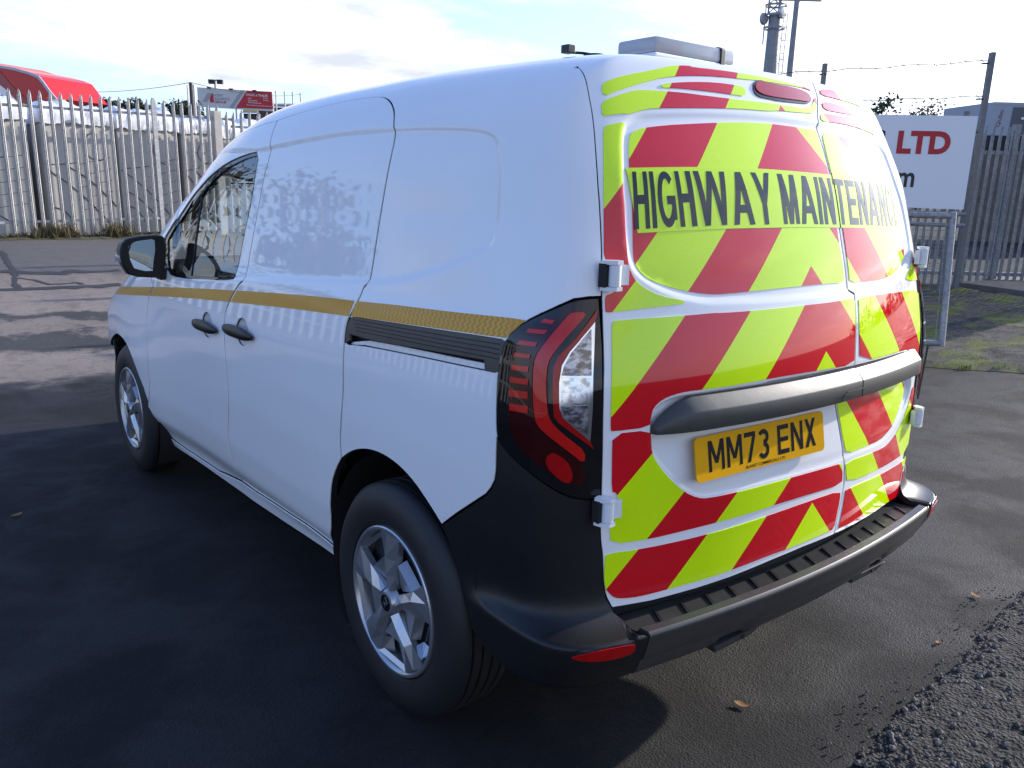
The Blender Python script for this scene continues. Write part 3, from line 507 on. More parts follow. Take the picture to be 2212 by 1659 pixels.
# outlines of panels, lamps and markings on the body surface (metres, surface coordinates)
D = json.loads('{"gapB":[[1.1384,1.9083],[1.1105,1.812],[1.0907,1.7208],[1.0793,1.7045],[1.0747,1.6224],[1.0878,1.5667],[1.0999,1.5088],[1.102,1.329],[1.0956,1.2452],[1.0751,1.1764],[1.1071,1.1663],[1.1435,1.1351],[1.1873,1.0916],[1.2235,1.0523],[1.233,1.0022],[1.2331,0.9255],[1.2262,0.8584],[1.2222,0.7713],[1.2304,0.6905],[1.2682,0.6103],[1.2979,0.5397],[1.3031,0.4885],[1.3047,0.4214],[1.3059,0.3678],[1.3619,0.3071]],"gapC":[[1.1384,1.9083],[0.95,1.9632],[0.7861,1.9998],[0.6301,2.0221],[0.4742,2.0152],[0.4111,2.0022],[0.362,1.97],[0.316,1.9208],[0.2808,1.873],[0.2553,1.8301],[0.2354,1.7806],[0.2266,1.7529],[0.2181,1.7392],[0.2092,1.695],[0.2043,1.6272],[0.2069,1.5532],[0.2096,1.5055],[0.2099,1.4326],[0.2022,1.3479],[0.195,1.2829],[0.1928,1.2437],[0.2069,1.2359],[0.2096,1.2127],[0.2178,1.1888],[0.2319,1.164],[0.246,1.1472],[0.2572,1.1272],[0.2629,1.1026],[0.2628,1.0684],[0.2623,1.0341],[0.26,0.9999],[0.2579,0.946],[0.262,0.8907],[0.2767,0.8155],[0.2847,0.7769],[0.287,0.7356],[0.286,0.703]],"doortopF":[[1.1384,1.9083],[1.3325,1.8788],[1.4195,1.8769],[1.5688,1.8779],[1.6312,1.8148],[1.6918,1.7578],[1.7571,1.6973],[1.825,1.6325],[1.9113,1.5558],[2.0195,1.4849],[2.132,1.4079],[2.1514,1.3352]],"doorfront":[[2.1584,1.0514],[2.2285,1.0053],[2.2549,0.9094],[2.2408,0.7996],[2.251,0.6386],[2.3037,0.487],[2.6377,0.2309]],"silltop":[[2.659,0.2147],[2.3407,0.2536],[2.1329,0.2559],[1.8989,0.2569],[1.6723,0.2618],[1.3686,0.3021],[1.2171,0.3034],[1.0264,0.3162],[0.8556,0.3241],[0.6904,0.3371],[0.564,0.3287],[0.4983,0.3182]],"sillbot":[[2.7004,0.1684],[2.4218,0.2038],[2.0078,0.2267],[1.7016,0.2298],[1.4198,0.2359],[1.286,0.2359],[0.9788,0.2491],[0.7657,0.2607],[0.6206,0.2671],[0.5099,0.2681]],"rearedge":[[-0.5251,2.4123],[-0.5977,2.2726],[-0.6659,2.1242],[-0.7072,2.0323],[-0.7264,1.9814],[-0.7412,1.9214],[-0.7597,1.8606],[-0.7734,1.8012],[-0.7841,1.7323],[-0.7926,1.657],[-0.8017,1.5784],[-0.8095,1.5276],[-0.8181,1.5001],[-0.8237,1.475],[-0.833,1.4247],[-0.838,1.387],[-0.8387,1.3619],[-0.842,1.2863]],"rearedgeB":[[-1.1862,2.9608],[-1.0323,2.4851],[-0.9369,2.1713],[-0.8929,2.0246],[-0.8751,1.9575],[-0.8623,1.8903],[-0.8473,1.8243],[-0.8369,1.766],[-0.8292,1.7036],[-0.8232,1.6387],[-0.817,1.5732],[-0.8119,1.5276],[-0.8064,1.5001],[-0.803,1.475],[-0.7973,1.4247],[-0.7944,1.387],[-0.794,1.3619],[-0.7921,1.2863],[-0.7863,1.2103],[-0.7812,1.1339],[-0.7815,1.0932],[-0.7799,1.0141],[-0.7759,0.932],[-0.7742,0.8763],[-0.772,0.8253],[-0.7709,0.791],[-0.7704,0.7478],[-0.7654,0.7094],[-0.7581,0.682],[-0.7528,0.6312],[-0.7513,0.6195],[-0.7476,0.5982],[-0.74,0.5702],[-0.7165,0.5358]],"lamp":[[-0.8376,1.2833],[-0.7693,1.2827],[-0.7018,1.2782],[-0.6445,1.263],[-0.5799,1.2417],[-0.5398,1.2259],[-0.5014,1.2061],[-0.479,1.1855],[-0.4668,1.1691],[-0.4608,1.1495],[-0.4562,1.1184],[-0.4508,1.0868],[-0.4536,1.0369],[-0.4571,0.9867],[-0.4616,0.9457],[-0.4761,0.9348],[-0.5038,0.919],[-0.5395,0.9028],[-0.5849,0.8853],[-0.629,0.8664],[-0.6752,0.8481],[-0.7266,0.834],[-0.7874,0.8254],[-0.8469,0.8238],[-0.8773,0.8241]],"lampred":[[-0.7313,1.2663],[-0.6704,1.2566],[-0.6113,1.2348],[-0.556,1.2095],[-0.5195,1.1845],[-0.5032,1.155],[-0.4984,1.1244],[-0.498,1.0866],[-0.5012,1.0452],[-0.5051,1.0038],[-0.5118,0.9739],[-0.5315,0.9504],[-0.5665,0.9274],[-0.6109,0.908],[-0.6675,0.8836],[-0.7245,0.866],[-0.778,0.8592],[-0.7739,0.9078],[-0.6939,0.9478],[-0.6235,0.9843],[-0.5955,1.0027],[-0.584,1.0277],[-0.578,1.0753],[-0.574,1.1191],[-0.5783,1.1524],[-0.5999,1.1758],[-0.6303,1.2058],[-0.6752,1.2407],[-0.6938,1.2528],[-0.7323,1.253]],"bar0":[[-0.5996,1.233],[-0.6371,1.2314],[-0.6279,1.2232],[-0.589,1.2245]],"bar1":[[-0.5491,1.2079],[-0.6164,1.2093],[-0.6062,1.2003],[-0.5428,1.1991]],"bar2":[[-0.5232,1.1809],[-0.586,1.1819],[-0.5804,1.1729],[-0.5158,1.172]],"bar3":[[-0.5114,1.153],[-0.5666,1.1546],[-0.5642,1.1463],[-0.5067,1.1435]],"bar4":[[-0.5044,1.1252],[-0.5628,1.1278],[-0.5618,1.1163],[-0.504,1.1135]],"bar5":[[-0.5023,1.0971],[-0.5639,1.1003],[-0.5634,1.0877],[-0.5024,1.0846]],"bar6":[[-0.5018,1.0682],[-0.5648,1.0722],[-0.5656,1.0567],[-0.5022,1.0526]],"bar7":[[-0.505,1.0367],[-0.5675,1.0409],[-0.5682,1.0249],[-0.5066,1.021]],"cred":[[-0.76,1.2508],[-0.6972,1.2514],[-0.6785,1.2401],[-0.6334,1.2052],[-0.6028,1.1753],[-0.5829,1.1521],[-0.579,1.1197],[-0.5824,1.0758],[-0.5889,1.0283],[-0.5993,1.0031],[-0.6245,0.987],[-0.6937,0.9505],[-0.7688,0.9136],[-0.7711,0.9432],[-0.7047,0.9746],[-0.6511,1.0047],[-0.6333,1.0246],[-0.6259,1.0612],[-0.6211,1.1085],[-0.6237,1.1413],[-0.6434,1.1673],[-0.6883,1.2038],[-0.7373,1.2352]],"cinner":[[-0.8134,1.2561],[-0.806,1.2551],[-0.7425,1.2144],[-0.6905,1.179],[-0.656,1.157],[-0.641,1.1313],[-0.6428,1.0805],[-0.6504,1.0254],[-0.6666,1.0108],[-0.7236,0.9838],[-0.8141,0.9459],[-0.7934,0.9648],[-0.7296,0.9943],[-0.68,1.0219],[-0.6657,1.0444],[-0.6613,1.0994],[-0.6676,1.1382],[-0.6933,1.1676],[-0.7428,1.1995],[-0.8001,1.231]],"clear":[[-0.8002,1.2303],[-0.7435,1.1991],[-0.6947,1.1668],[-0.6694,1.1375],[-0.663,1.0994],[-0.6668,1.0445],[-0.6805,1.0223],[-0.7295,0.9951],[-0.7933,0.9656],[-0.7989,1.0345],[-0.7964,1.1161]],"clrtop":[[-0.7803,1.214],[-0.7439,1.1937],[-0.7,1.1647],[-0.6767,1.1365],[-0.6688,1.1155],[-0.7865,1.1142]],"clrmid":[[-0.6691,1.1119],[-0.7787,1.1086],[-0.7794,1.054],[-0.673,1.0571]],"clrbot":[[-0.6723,1.0497],[-0.7735,1.049],[-0.7811,0.9739],[-0.7328,0.9981],[-0.6864,1.0231]],"glim1":[[-0.6314,0.9348],[-0.6531,0.9436],[-0.6951,0.9265],[-0.7225,0.8984],[-0.7187,0.873],[-0.692,0.8718],[-0.6557,0.8912],[-0.6296,0.9134]],"railhole":[[0.2383,1.1498],[0.1196,1.1544],[-0.0555,1.1621],[-0.2559,1.1701],[-0.3957,1.1749],[-0.4691,1.1766],[-0.461,1.1617],[-0.4541,1.137],[-0.4516,1.1153],[-0.4511,1.0959],[-0.3963,1.0947],[-0.2728,1.0908],[-0.125,1.0867],[0.0424,1.0796],[0.168,1.0729],[0.2596,1.062],[0.2635,1.0854],[0.2606,1.1098],[0.2546,1.1309]],"railcov":[[0.2351,1.1482],[0.1193,1.1531],[-0.0558,1.1609],[-0.2562,1.169],[-0.3959,1.1738],[-0.4663,1.1752],[-0.4592,1.1615],[-0.4528,1.1368],[-0.4499,1.115],[-0.4492,1.0972],[-0.3971,1.0951],[-0.3926,1.1202],[-0.2686,1.1155],[-0.1213,1.1088],[0.0457,1.0999],[0.1391,1.0973],[0.2406,1.0972],[0.2373,1.0779],[0.2555,1.0674],[0.26,1.0859],[0.2578,1.1101],[0.2514,1.1296]],"railsill":[[0.2367,1.0739],[0.1413,1.0911],[-0.0132,1.099],[-0.1735,1.104],[-0.3171,1.1076],[-0.3932,1.1102],[-0.3952,1.0959],[-0.2727,1.092],[-0.1248,1.0878],[0.0426,1.0809],[0.1683,1.0749],[0.2563,1.0639]],"stripetop":[[2.9316,0.9791],[2.1566,1.0521],[1.7658,1.0866],[1.1378,1.1357],[0.9581,1.1483],[0.6597,1.1702],[0.4141,1.1851],[0.221,1.1944],[0.02,1.2054],[-0.1883,1.2133],[-0.3309,1.2193],[-0.472,1.2254],[-0.5349,1.2255]],"stripebot":[[3.0582,0.9256],[2.2265,1.0044],[1.6399,1.055],[1.1807,1.0879],[0.9473,1.1042],[0.6466,1.125],[0.3985,1.1392],[0.2448,1.148],[0.12,1.1556],[-0.0551,1.1635],[-0.2551,1.1726],[-0.464,1.1799],[-0.4687,1.1813]],"sidewhite":[[-0.4583,0.9869],[-0.4604,0.9454],[-0.4581,0.9503],[-0.4593,0.9084],[-0.46,0.866],[-0.4551,0.8388],[-0.4414,0.8161],[-0.4216,0.7943],[-0.3834,0.7669],[-0.3081,0.7119],[-0.2376,0.6564]],"recess":[[2.1834,1.5931],[1.7713,1.737],[1.2083,1.6964],[1.0814,1.7086],[0.8208,1.7339],[0.497,1.7546],[0.2223,1.7468],[0.0373,1.7405],[-0.1215,1.7277],[-0.1953,1.717],[-0.2357,1.7019],[-0.271,1.6781],[-0.3015,1.643],[-0.3196,1.5909],[-0.3414,1.5115],[-0.3463,1.4819],[-0.3559,1.4332],[-0.351,1.3923],[-0.3262,1.3721],[-0.2789,1.3558],[-0.1923,1.3247],[-0.1031,1.2959],[-0.0049,1.2709],[0.0763,1.2559],[0.1934,1.245],[0.4427,1.2262],[0.6834,1.2083],[0.9604,1.1857],[1.0773,1.1762],[1.8647,1.1092]],"winframe":[[1.1694,1.6911],[1.3279,1.6767],[1.5073,1.6356],[1.6651,1.5715],[1.8005,1.5131],[1.8887,1.4738],[1.975,1.413],[2.0696,1.3347],[2.1433,1.2677],[1.9737,1.1297],[1.8024,1.1237],[1.4668,1.1467],[1.1835,1.1676],[1.172,1.1871],[1.1847,1.3203],[1.1715,1.4765]],"winmain":[[1.1888,1.6723],[1.317,1.657],[1.4617,1.6195],[1.5977,1.5623],[1.7061,1.512],[1.7651,1.4751],[1.7471,1.3677],[1.7239,1.2484],[1.6695,1.1453],[1.4699,1.156],[1.203,1.1766],[1.1923,1.1938],[1.2023,1.3194],[1.1934,1.4762]],"winquarter":[[1.8667,1.4688],[1.9203,1.4143],[2.0034,1.3487],[2.0833,1.2743],[1.9543,1.138],[1.8281,1.1417],[1.7706,1.1529],[1.804,1.25],[1.8318,1.3906]],"cup0":[[1.3628,0.9771],[1.3669,0.9614],[1.3765,0.9463],[1.3908,0.9334],[1.4083,0.9238],[1.4275,0.9186],[1.4464,0.9184],[1.4631,0.9232],[1.476,0.9326],[1.4836,0.9457],[1.4853,0.9611],[1.481,0.9773],[1.4715,0.9925],[1.4582,1.0052],[1.4418,1.0142],[1.4236,1.0188],[1.4049,1.0186],[1.3878,1.0137],[1.3739,1.0046],[1.3652,0.992]],"cup1":[[0.9893,1.0006],[0.9919,0.9851],[1.0009,0.97],[1.0151,0.957],[1.0327,0.9472],[1.0522,0.9419],[1.0715,0.9414],[1.0888,0.946],[1.1023,0.9553],[1.1106,0.9683],[1.1131,0.9836],[1.1101,0.9997],[1.1023,1.0147],[1.0899,1.0274],[1.0737,1.0365],[1.0552,1.0412],[1.0362,1.0412],[1.0184,1.0364],[1.0036,1.0275],[0.9935,1.0152]],"handle0":[[1.5638,0.9499],[1.5406,0.9698],[1.4768,0.9827],[1.4428,0.979],[1.3427,0.9927],[1.2916,0.9856],[1.2891,0.9631],[1.3195,0.9497],[1.4121,0.9416],[1.5083,0.9379],[1.5578,0.9385]],"handle1":[[1.2145,0.9822],[1.1865,0.9971],[1.116,1.0064],[1.0925,1.0016],[0.9872,1.0148],[0.9326,1.0076],[0.9286,0.9873],[0.9588,0.9732],[1.0644,0.9657],[1.1757,0.9608],[1.2117,0.9669]],"split":[[0.2286,2.1524],[0.2148,2.0766],[0.2061,2.0069],[0.1989,1.945],[0.1742,1.8661],[0.1598,1.8246],[0.1559,1.7929],[0.1459,1.7754],[0.1485,1.7176],[0.1484,1.6559],[0.1454,1.5928],[0.1447,1.5353],[0.1499,1.4761],[0.1511,1.4257],[0.1552,1.372],[0.1614,1.3148],[0.1659,1.2602],[0.1923,1.249],[0.1935,1.2101],[0.1922,1.1615],[0.1834,1.0971],[0.1799,1.0513],[0.1167,0.962],[0.1304,0.9166],[0.1495,0.8618],[0.1693,0.8022],[0.1876,0.7417],[0.1978,0.6818],[0.1905,0.6327],[0.1778,0.5885],[0.1687,0.5353]],"doorbot":[[-0.7165,0.5358],[-0.5855,0.5286],[-0.4341,0.5287],[-0.3213,0.5311],[-0.1415,0.5393],[-0.0061,0.5409],[0.1687,0.5353],[0.3481,0.5248],[0.5529,0.511],[0.7956,0.4993]],"V1":[[-0.7919,1.9396],[-0.7483,1.9655],[-0.6639,1.9867],[-0.5575,2.0056],[-0.4412,2.0281],[-0.4067,2.0514],[-0.3371,2.0606],[-0.3237,2.0464],[-0.2227,2.0368],[-0.1182,2.026],[-0.0313,2.021],[0.0507,2.0108],[0.1376,2.0085],[0.1776,1.9872],[0.1521,1.9956],[0.0743,1.9943],[-0.0365,1.989],[-0.0932,1.99],[-0.1332,1.9861],[-0.2334,1.9899],[-0.3353,1.9876],[-0.3998,1.981],[-0.4669,1.9625],[-0.6059,1.9266],[-0.7068,1.8974],[-0.7793,1.8721]],"V2":[[-0.4557,1.9226],[-0.4422,1.9335],[-0.4073,1.9392],[-0.3432,1.9463],[-0.2639,1.9487],[-0.1858,1.9414],[-0.1513,1.9336],[-0.1588,1.8793],[-0.2209,1.8864],[-0.3362,1.9005],[-0.4125,1.9102],[-0.4502,1.9093]],"V3":[[-0.7929,1.8431],[-0.7415,1.8614],[-0.6437,1.89],[-0.5916,1.8988],[-0.5166,1.8962],[-0.4167,1.8877],[-0.3022,1.8676],[-0.1737,1.8569],[-0.0748,1.857],[0.0341,1.8539],[0.1179,1.8616],[0.1553,1.8923],[0.1755,1.9379],[0.1875,1.9415],[0.1552,1.8393],[0.0543,1.8275],[-0.0289,1.8243],[-0.0865,1.8146],[-0.1614,1.8144],[-0.2602,1.8123],[-0.3946,1.8077],[-0.521,1.8056],[-0.5804,1.7984],[-0.6531,1.779],[-0.6818,1.7822],[-0.7467,1.778],[-0.7903,1.7725]],"V4":[[-0.7851,1.7255],[-0.7608,1.7339],[-0.6844,1.7444],[-0.6791,1.7364],[-0.6923,1.7132],[-0.7017,1.6764],[-0.7085,1.5935],[-0.7104,1.5188],[-0.7064,1.4885],[-0.7052,1.4375],[-0.7015,1.3866],[-0.6975,1.3559],[-0.6858,1.3327],[-0.6699,1.3157],[-0.6383,1.2987],[-0.5877,1.2811],[-0.5109,1.2686],[-0.5074,1.2636],[-0.5154,1.2604],[-0.6591,1.2547],[-0.7594,1.2499],[-0.775,1.251],[-0.7775,1.2556],[-0.7795,1.2874],[-0.7518,1.2919],[-0.7416,1.2993],[-0.7251,1.3054],[-0.7248,1.3512],[-0.7522,1.3616],[-0.7853,1.3623],[-0.7862,1.4373],[-0.7884,1.5079],[-0.7884,1.5547],[-0.7873,1.6336]],"V5":[[-0.6503,1.7012],[-0.6125,1.7175],[-0.5619,1.7265],[-0.4093,1.74],[-0.2922,1.7508],[-0.1995,1.7579],[-0.1018,1.7619],[0.0047,1.7592],[0.1313,1.759],[0.1356,1.7468],[0.1383,1.692],[0.1358,1.6247],[0.1335,1.573],[0.1238,1.5227],[0.1324,1.4573],[0.1347,1.3977],[0.1414,1.3535],[0.1473,1.309],[0.1495,1.2822],[0.0386,1.2843],[-0.0718,1.2835],[-0.2125,1.2812],[-0.3493,1.2774],[-0.4075,1.2774],[-0.4632,1.2843],[-0.54,1.2967],[-0.6176,1.3169],[-0.653,1.336],[-0.6717,1.3582],[-0.6732,1.3864],[-0.6718,1.4504],[-0.6707,1.5094],[-0.6762,1.5573],[-0.6704,1.6336],[-0.6619,1.6763]],"V6":[[-0.7542,1.2271],[-0.7429,1.232],[-0.506,1.2332],[-0.4115,1.235],[-0.3926,1.2334],[-0.288,1.2327],[-0.2249,1.2328],[-0.0769,1.234],[0.0937,1.2341],[0.1818,1.238],[0.1894,1.2265],[0.1838,1.1623],[0.1743,1.0981],[0.1714,1.0526],[-0.0366,1.0585],[-0.23,1.0597],[-0.3662,1.0551],[-0.4579,1.0559],[-0.5158,1.0559],[-0.5518,1.0523],[-0.5877,1.0446],[-0.6159,1.0278],[-0.6235,1.0036],[-0.6248,0.9814],[-0.7463,0.9819],[-0.7504,0.9861],[-0.7525,1.0255],[-0.7533,1.0864],[-0.7529,1.1325],[-0.7537,1.1837]],"V7":[[-0.7436,0.9754],[-0.6224,0.9739],[-0.6183,0.9442],[-0.6132,0.9152],[-0.5905,0.8837],[-0.5543,0.8468],[-0.5026,0.8033],[-0.4559,0.779],[-0.4208,0.7716],[-0.3276,0.7697],[-0.2005,0.7697],[-0.1181,0.769],[0.0138,0.766],[0.1239,0.7613],[0.1643,0.7594],[0.1765,0.7262],[0.1803,0.6923],[-0.0029,0.7016],[-0.1631,0.7043],[-0.1905,0.7024],[-0.3773,0.7005],[-0.5227,0.6992],[-0.5972,0.6976],[-0.731,0.7035],[-0.7365,0.7434],[-0.7358,0.7616],[-0.7187,0.7672],[-0.7129,0.7781],[-0.7162,0.8246],[-0.7253,0.8323],[-0.7371,0.8356],[-0.7414,0.915]],"V8":[[-0.7473,0.682],[-0.6332,0.6748],[-0.4065,0.673],[-0.187,0.6779],[0.0012,0.6797],[0.1762,0.673],[0.1784,0.6428],[0.1674,0.5984],[0.1599,0.5567],[0.1084,0.5578],[-0.113,0.5584],[-0.1725,0.5599],[-0.3213,0.5537],[-0.388,0.5521],[-0.5342,0.5518],[-0.625,0.5511],[-0.6832,0.5568],[-0.7111,0.5638],[-0.7319,0.5808],[-0.7438,0.5946],[-0.7485,0.6191],[-0.7492,0.6425],[-0.7481,0.663]],"W1":[[0.2317,2.0254],[0.3249,2.0565],[0.4253,2.0863],[0.4913,2.0558],[0.5369,2.0009],[0.4459,2.0033],[0.3306,1.9856],[0.2254,1.9735]],"W2":[[0.2143,1.9267],[0.2867,1.9386],[0.3459,1.9399],[0.4224,1.9325],[0.4811,1.9173],[0.3764,1.8932],[0.2963,1.8806],[0.2096,1.8747]],"W3":[[0.1811,1.8479],[0.2304,1.8527],[0.3702,1.876],[0.4673,1.8957],[0.5485,1.8788],[0.5833,1.839],[0.6001,1.8086],[0.5186,1.8173],[0.3649,1.8192],[0.2431,1.8105],[0.1701,1.8024]],"W4":[[0.166,1.7554],[0.2481,1.7498],[0.3577,1.7426],[0.4826,1.7291],[0.5484,1.7116],[0.5887,1.663],[0.5909,1.5792],[0.5967,1.5263],[0.6232,1.4732],[0.6421,1.4122],[0.6485,1.3689],[0.643,1.3364],[0.5701,1.3067],[0.4909,1.2877],[0.3984,1.2771],[0.2801,1.2782],[0.1791,1.2806],[0.1775,1.3077],[0.1719,1.3653],[0.1676,1.4192],[0.1644,1.473],[0.1596,1.5233],[0.1524,1.548],[0.1525,1.6011],[0.1579,1.6704]],"W5":[[0.7628,1.3319],[0.8354,1.3],[0.8502,1.2546],[0.6043,1.2623],[0.6458,1.2854],[0.7162,1.3101]],"W6":[[0.2129,1.2376],[0.3927,1.2357],[0.8122,1.2255],[0.8029,1.164],[0.7637,1.0513],[0.7675,0.9722],[0.7119,0.973],[0.6817,1.0058],[0.6326,1.0357],[0.5939,1.0462],[0.5297,1.0505],[0.2065,1.0555],[0.2059,1.1276],[0.2133,1.2087]],"W7":[[0.1235,0.961],[0.3054,0.9597],[0.6234,0.9404],[0.6767,0.9211],[0.6801,0.8971],[0.6453,0.8669],[0.5907,0.833],[0.5516,0.8059],[0.4905,0.7869],[0.4337,0.7758],[0.3324,0.779],[0.1931,0.7802],[0.172,0.8228],[0.1517,0.8787],[0.1343,0.9262]],"W8":[[0.7878,0.898],[0.8109,0.8421],[0.8167,0.7671],[0.8164,0.667],[0.467,0.6778],[0.2158,0.689],[0.1982,0.7251],[0.1899,0.7584],[0.3766,0.7493],[0.4744,0.7449],[0.5378,0.7529],[0.605,0.7746],[0.6856,0.824],[0.726,0.8737],[0.737,0.9009]],"W9":[[0.8004,0.6531],[0.7868,0.6095],[0.7914,0.5408],[0.7764,0.5151],[0.5971,0.5319],[0.3437,0.5432],[0.1938,0.55],[0.1895,0.5533],[0.2043,0.6074],[0.2101,0.6499],[0.2116,0.6692],[0.4747,0.6542],[0.7521,0.6406]],"winrec":[[-0.6868,1.7276],[-0.6719,1.7447],[-0.6264,1.7661],[-0.5735,1.776],[-0.438,1.7798],[-0.3212,1.7834],[-0.1925,1.7838],[-0.095,1.7848],[0.0126,1.784],[0.1534,1.7822],[0.3,1.7902],[0.4659,1.7842],[0.6061,1.7674],[0.6706,1.7251],[0.6694,1.6585],[0.6671,1.562],[0.6956,1.52],[0.7241,1.4476],[0.7324,1.3742],[0.7147,1.3378],[0.6344,1.3005],[0.5363,1.2734],[0.4431,1.2575],[0.3092,1.2549],[0.1614,1.2566],[-0.2197,1.2536],[-0.351,1.2596],[-0.4278,1.261],[-0.5028,1.2741],[-0.5792,1.2945],[-0.6376,1.3184],[-0.6732,1.3402],[-0.692,1.3712],[-0.7005,1.4248],[-0.7037,1.4885],[-0.7095,1.5188],[-0.7075,1.5936],[-0.7006,1.6764]],"platerec":[[-0.2372,1.0488],[-0.366,1.0493],[-0.4577,1.0488],[-0.5156,1.0484],[-0.5515,1.0454],[-0.5837,1.0373],[-0.6102,1.0232],[-0.6187,1.0032],[-0.62,0.981],[-0.6161,0.9439],[-0.6106,0.9149],[-0.5887,0.885],[-0.5526,0.8486],[-0.5017,0.8061],[-0.4562,0.7821],[-0.4211,0.7747],[-0.328,0.7729],[-0.2009,0.773],[-0.1187,0.7724],[0.0131,0.7696],[0.1198,0.7645],[0.196,0.7686],[0.3365,0.7652],[0.4486,0.7612],[0.518,0.7729],[0.5754,0.7947],[0.6362,0.8271],[0.6897,0.86],[0.7104,0.8927],[0.7086,0.9167],[0.6696,1.0034],[0.6273,1.0295],[0.5817,1.0413],[0.5309,1.0448],[0.2071,1.0497],[-0.0362,1.0521],[-0.2343,1.0527]],"handlebar":[[-0.6079,0.9662],[-0.6061,0.9908],[-0.6002,1.0097],[-0.5832,1.0276],[-0.5512,1.037],[-0.5154,1.0428],[-0.3657,1.0421],[-0.2371,1.0458],[-0.234,1.0467],[-0.0358,1.0474],[0.1878,1.0436],[0.3811,1.0332],[0.6009,1.0232],[0.659,1.0085],[0.6949,0.9809],[0.7034,0.9564],[0.7011,0.9449],[0.3998,0.966],[0.219,0.9631],[0.0333,0.9685],[-0.2251,0.9658],[-0.3583,0.9615],[-0.5097,0.9645]],"brake":[[-0.1087,1.9674],[-0.0884,1.9894],[-0.0623,1.9928],[-0.0388,1.9804],[0.0703,1.9805],[0.1328,1.9723],[0.1564,1.9476],[0.1521,1.9164],[0.1297,1.8896],[0.1005,1.883],[-0.0146,1.8738],[-0.0651,1.8796],[-0.1003,1.8826],[-0.1181,1.8994],[-0.1189,1.9295]],"brakelens":[[-0.1054,1.9568],[-0.0855,1.9812],[-0.0623,1.983],[-0.0406,1.9736],[0.0683,1.9734],[0.1249,1.9658],[0.1482,1.9452],[0.1465,1.9185],[0.1296,1.8993],[0.1045,1.8961],[-0.0099,1.8908],[-0.0615,1.8931],[-0.0909,1.9002],[-0.107,1.9143],[-0.1109,1.9343]],"banner":[[-0.6901,1.5714],[-0.4118,1.5836],[-0.16,1.5865],[-0.0591,1.5846],[0.1461,1.58],[0.6356,1.566],[0.6315,1.5373],[0.6444,1.4158],[0.2652,1.4303],[-0.047,1.4345],[-0.194,1.4343],[-0.3276,1.4326],[-0.4833,1.4292],[-0.6554,1.4222],[-0.6666,1.4632],[-0.675,1.5068]],"txtH":[[-0.6672,1.5618],[-0.6406,1.4312],[-0.6214,1.432],[0.6202,1.5159],[0.6224,1.4197],[0.5809,1.5597]],"plate":[[-0.4856,0.9368],[0.0159,0.9414],[0.0492,0.8214],[-0.4634,0.8173]],"emblem":[[0.8554,0.549],[0.8548,0.5302],[0.8519,0.5147],[0.848,0.5046],[0.8005,0.5111],[0.7685,0.5219],[0.7424,0.5382],[0.722,0.5584],[0.7083,0.5797],[0.7025,0.5993],[0.7049,0.6142],[0.7153,0.6224],[0.7329,0.6224],[0.7563,0.614],[0.784,0.598],[0.8163,0.5757]],"hingepl0":[[-0.7866,1.3606],[-0.7565,1.3604],[-0.7269,1.3512],[-0.7251,1.3079],[-0.7394,1.2929],[-0.7809,1.2912]],"archR":[[0.4928,0.323],[0.4229,0.4417],[0.3982,0.5331],[0.3719,0.6009],[0.3317,0.6554],[0.2861,0.7022],[0.2355,0.7341],[0.1907,0.7547],[0.1414,0.7701],[0.0946,0.7785],[0.0437,0.7818],[-0.0106,0.7771],[-0.0567,0.7674],[-0.1008,0.7511],[-0.138,0.7319],[-0.1787,0.7044],[-0.2123,0.6786],[-0.2374,0.6553],[-0.2647,0.61],[-0.2855,0.5708],[-0.2998,0.5392],[-0.3126,0.5003],[-0.3147,0.4516],[-0.3071,0.3938],[-0.2316,0.2746]],"archF":[[3.3591,0.6028],[3.1489,0.6659],[2.9462,0.7178],[2.8561,0.7312],[2.7101,0.7312],[2.5939,0.7124],[2.5092,0.6669],[2.4534,0.6101],[2.4076,0.5519],[2.3709,0.5173],[2.3771,0.4237],[2.6383,0.2657],[2.659,0.2147]],"reflector":[[-0.7434,0.4948],[-0.8304,0.5053],[-0.9541,0.5062],[-1.0896,0.5017],[-1.1105,0.4951],[-1.0994,0.4748],[-0.964,0.4716],[-0.8341,0.4766],[-0.753,0.4866]],"corbot":[[-1.4507,0.3379],[-1.0898,0.3344],[-0.8824,0.3365],[-0.7805,0.3348],[-0.703,0.388],[-0.6439,0.394],[-0.5855,0.3904]]}')
D = {k: np.array(v) for k, v in D.items()}

# ================================================================== the yard
def A3(k): return np.array(E[k])
# ---- ground material
t = NT('yard_asphalt'); pos = t.pos(); sp = t.n('ShaderNodeSeparateXYZ'); t.l(pos, sp.inputs[0])
big = t.noise(pos, .35, 5, .6); mid = t.noise(pos, 1.7, 6, .62, .3); fine = t.noise(pos, 38, 4, .7); grain = t.noise(pos, 170, 3, .75)
vor = t.n('ShaderNodeTexVoronoi'); vor.inputs['Scale'].default_value = 135; t.l(pos, vor.inputs['Vector'])
lit = t.math('ADD', t.math('ADD', sp.outputs[0], t.math('MULTIPLY', sp.outputs[1], -.15)), t.math('MULTIPLY', t.math('SUBTRACT', t.noise(pos, 1.1, 6, .68, .5), .5), 3.4))  # newer dark tarmac left of the van, its shade also put into the colour
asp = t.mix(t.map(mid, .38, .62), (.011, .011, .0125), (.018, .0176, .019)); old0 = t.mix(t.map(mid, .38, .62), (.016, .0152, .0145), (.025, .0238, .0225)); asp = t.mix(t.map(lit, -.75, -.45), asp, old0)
asp = t.mix(t.map(t.noise(pos, 2.6, 6, .68, .3), .60, .65), asp, (.013, .0127, .0137))
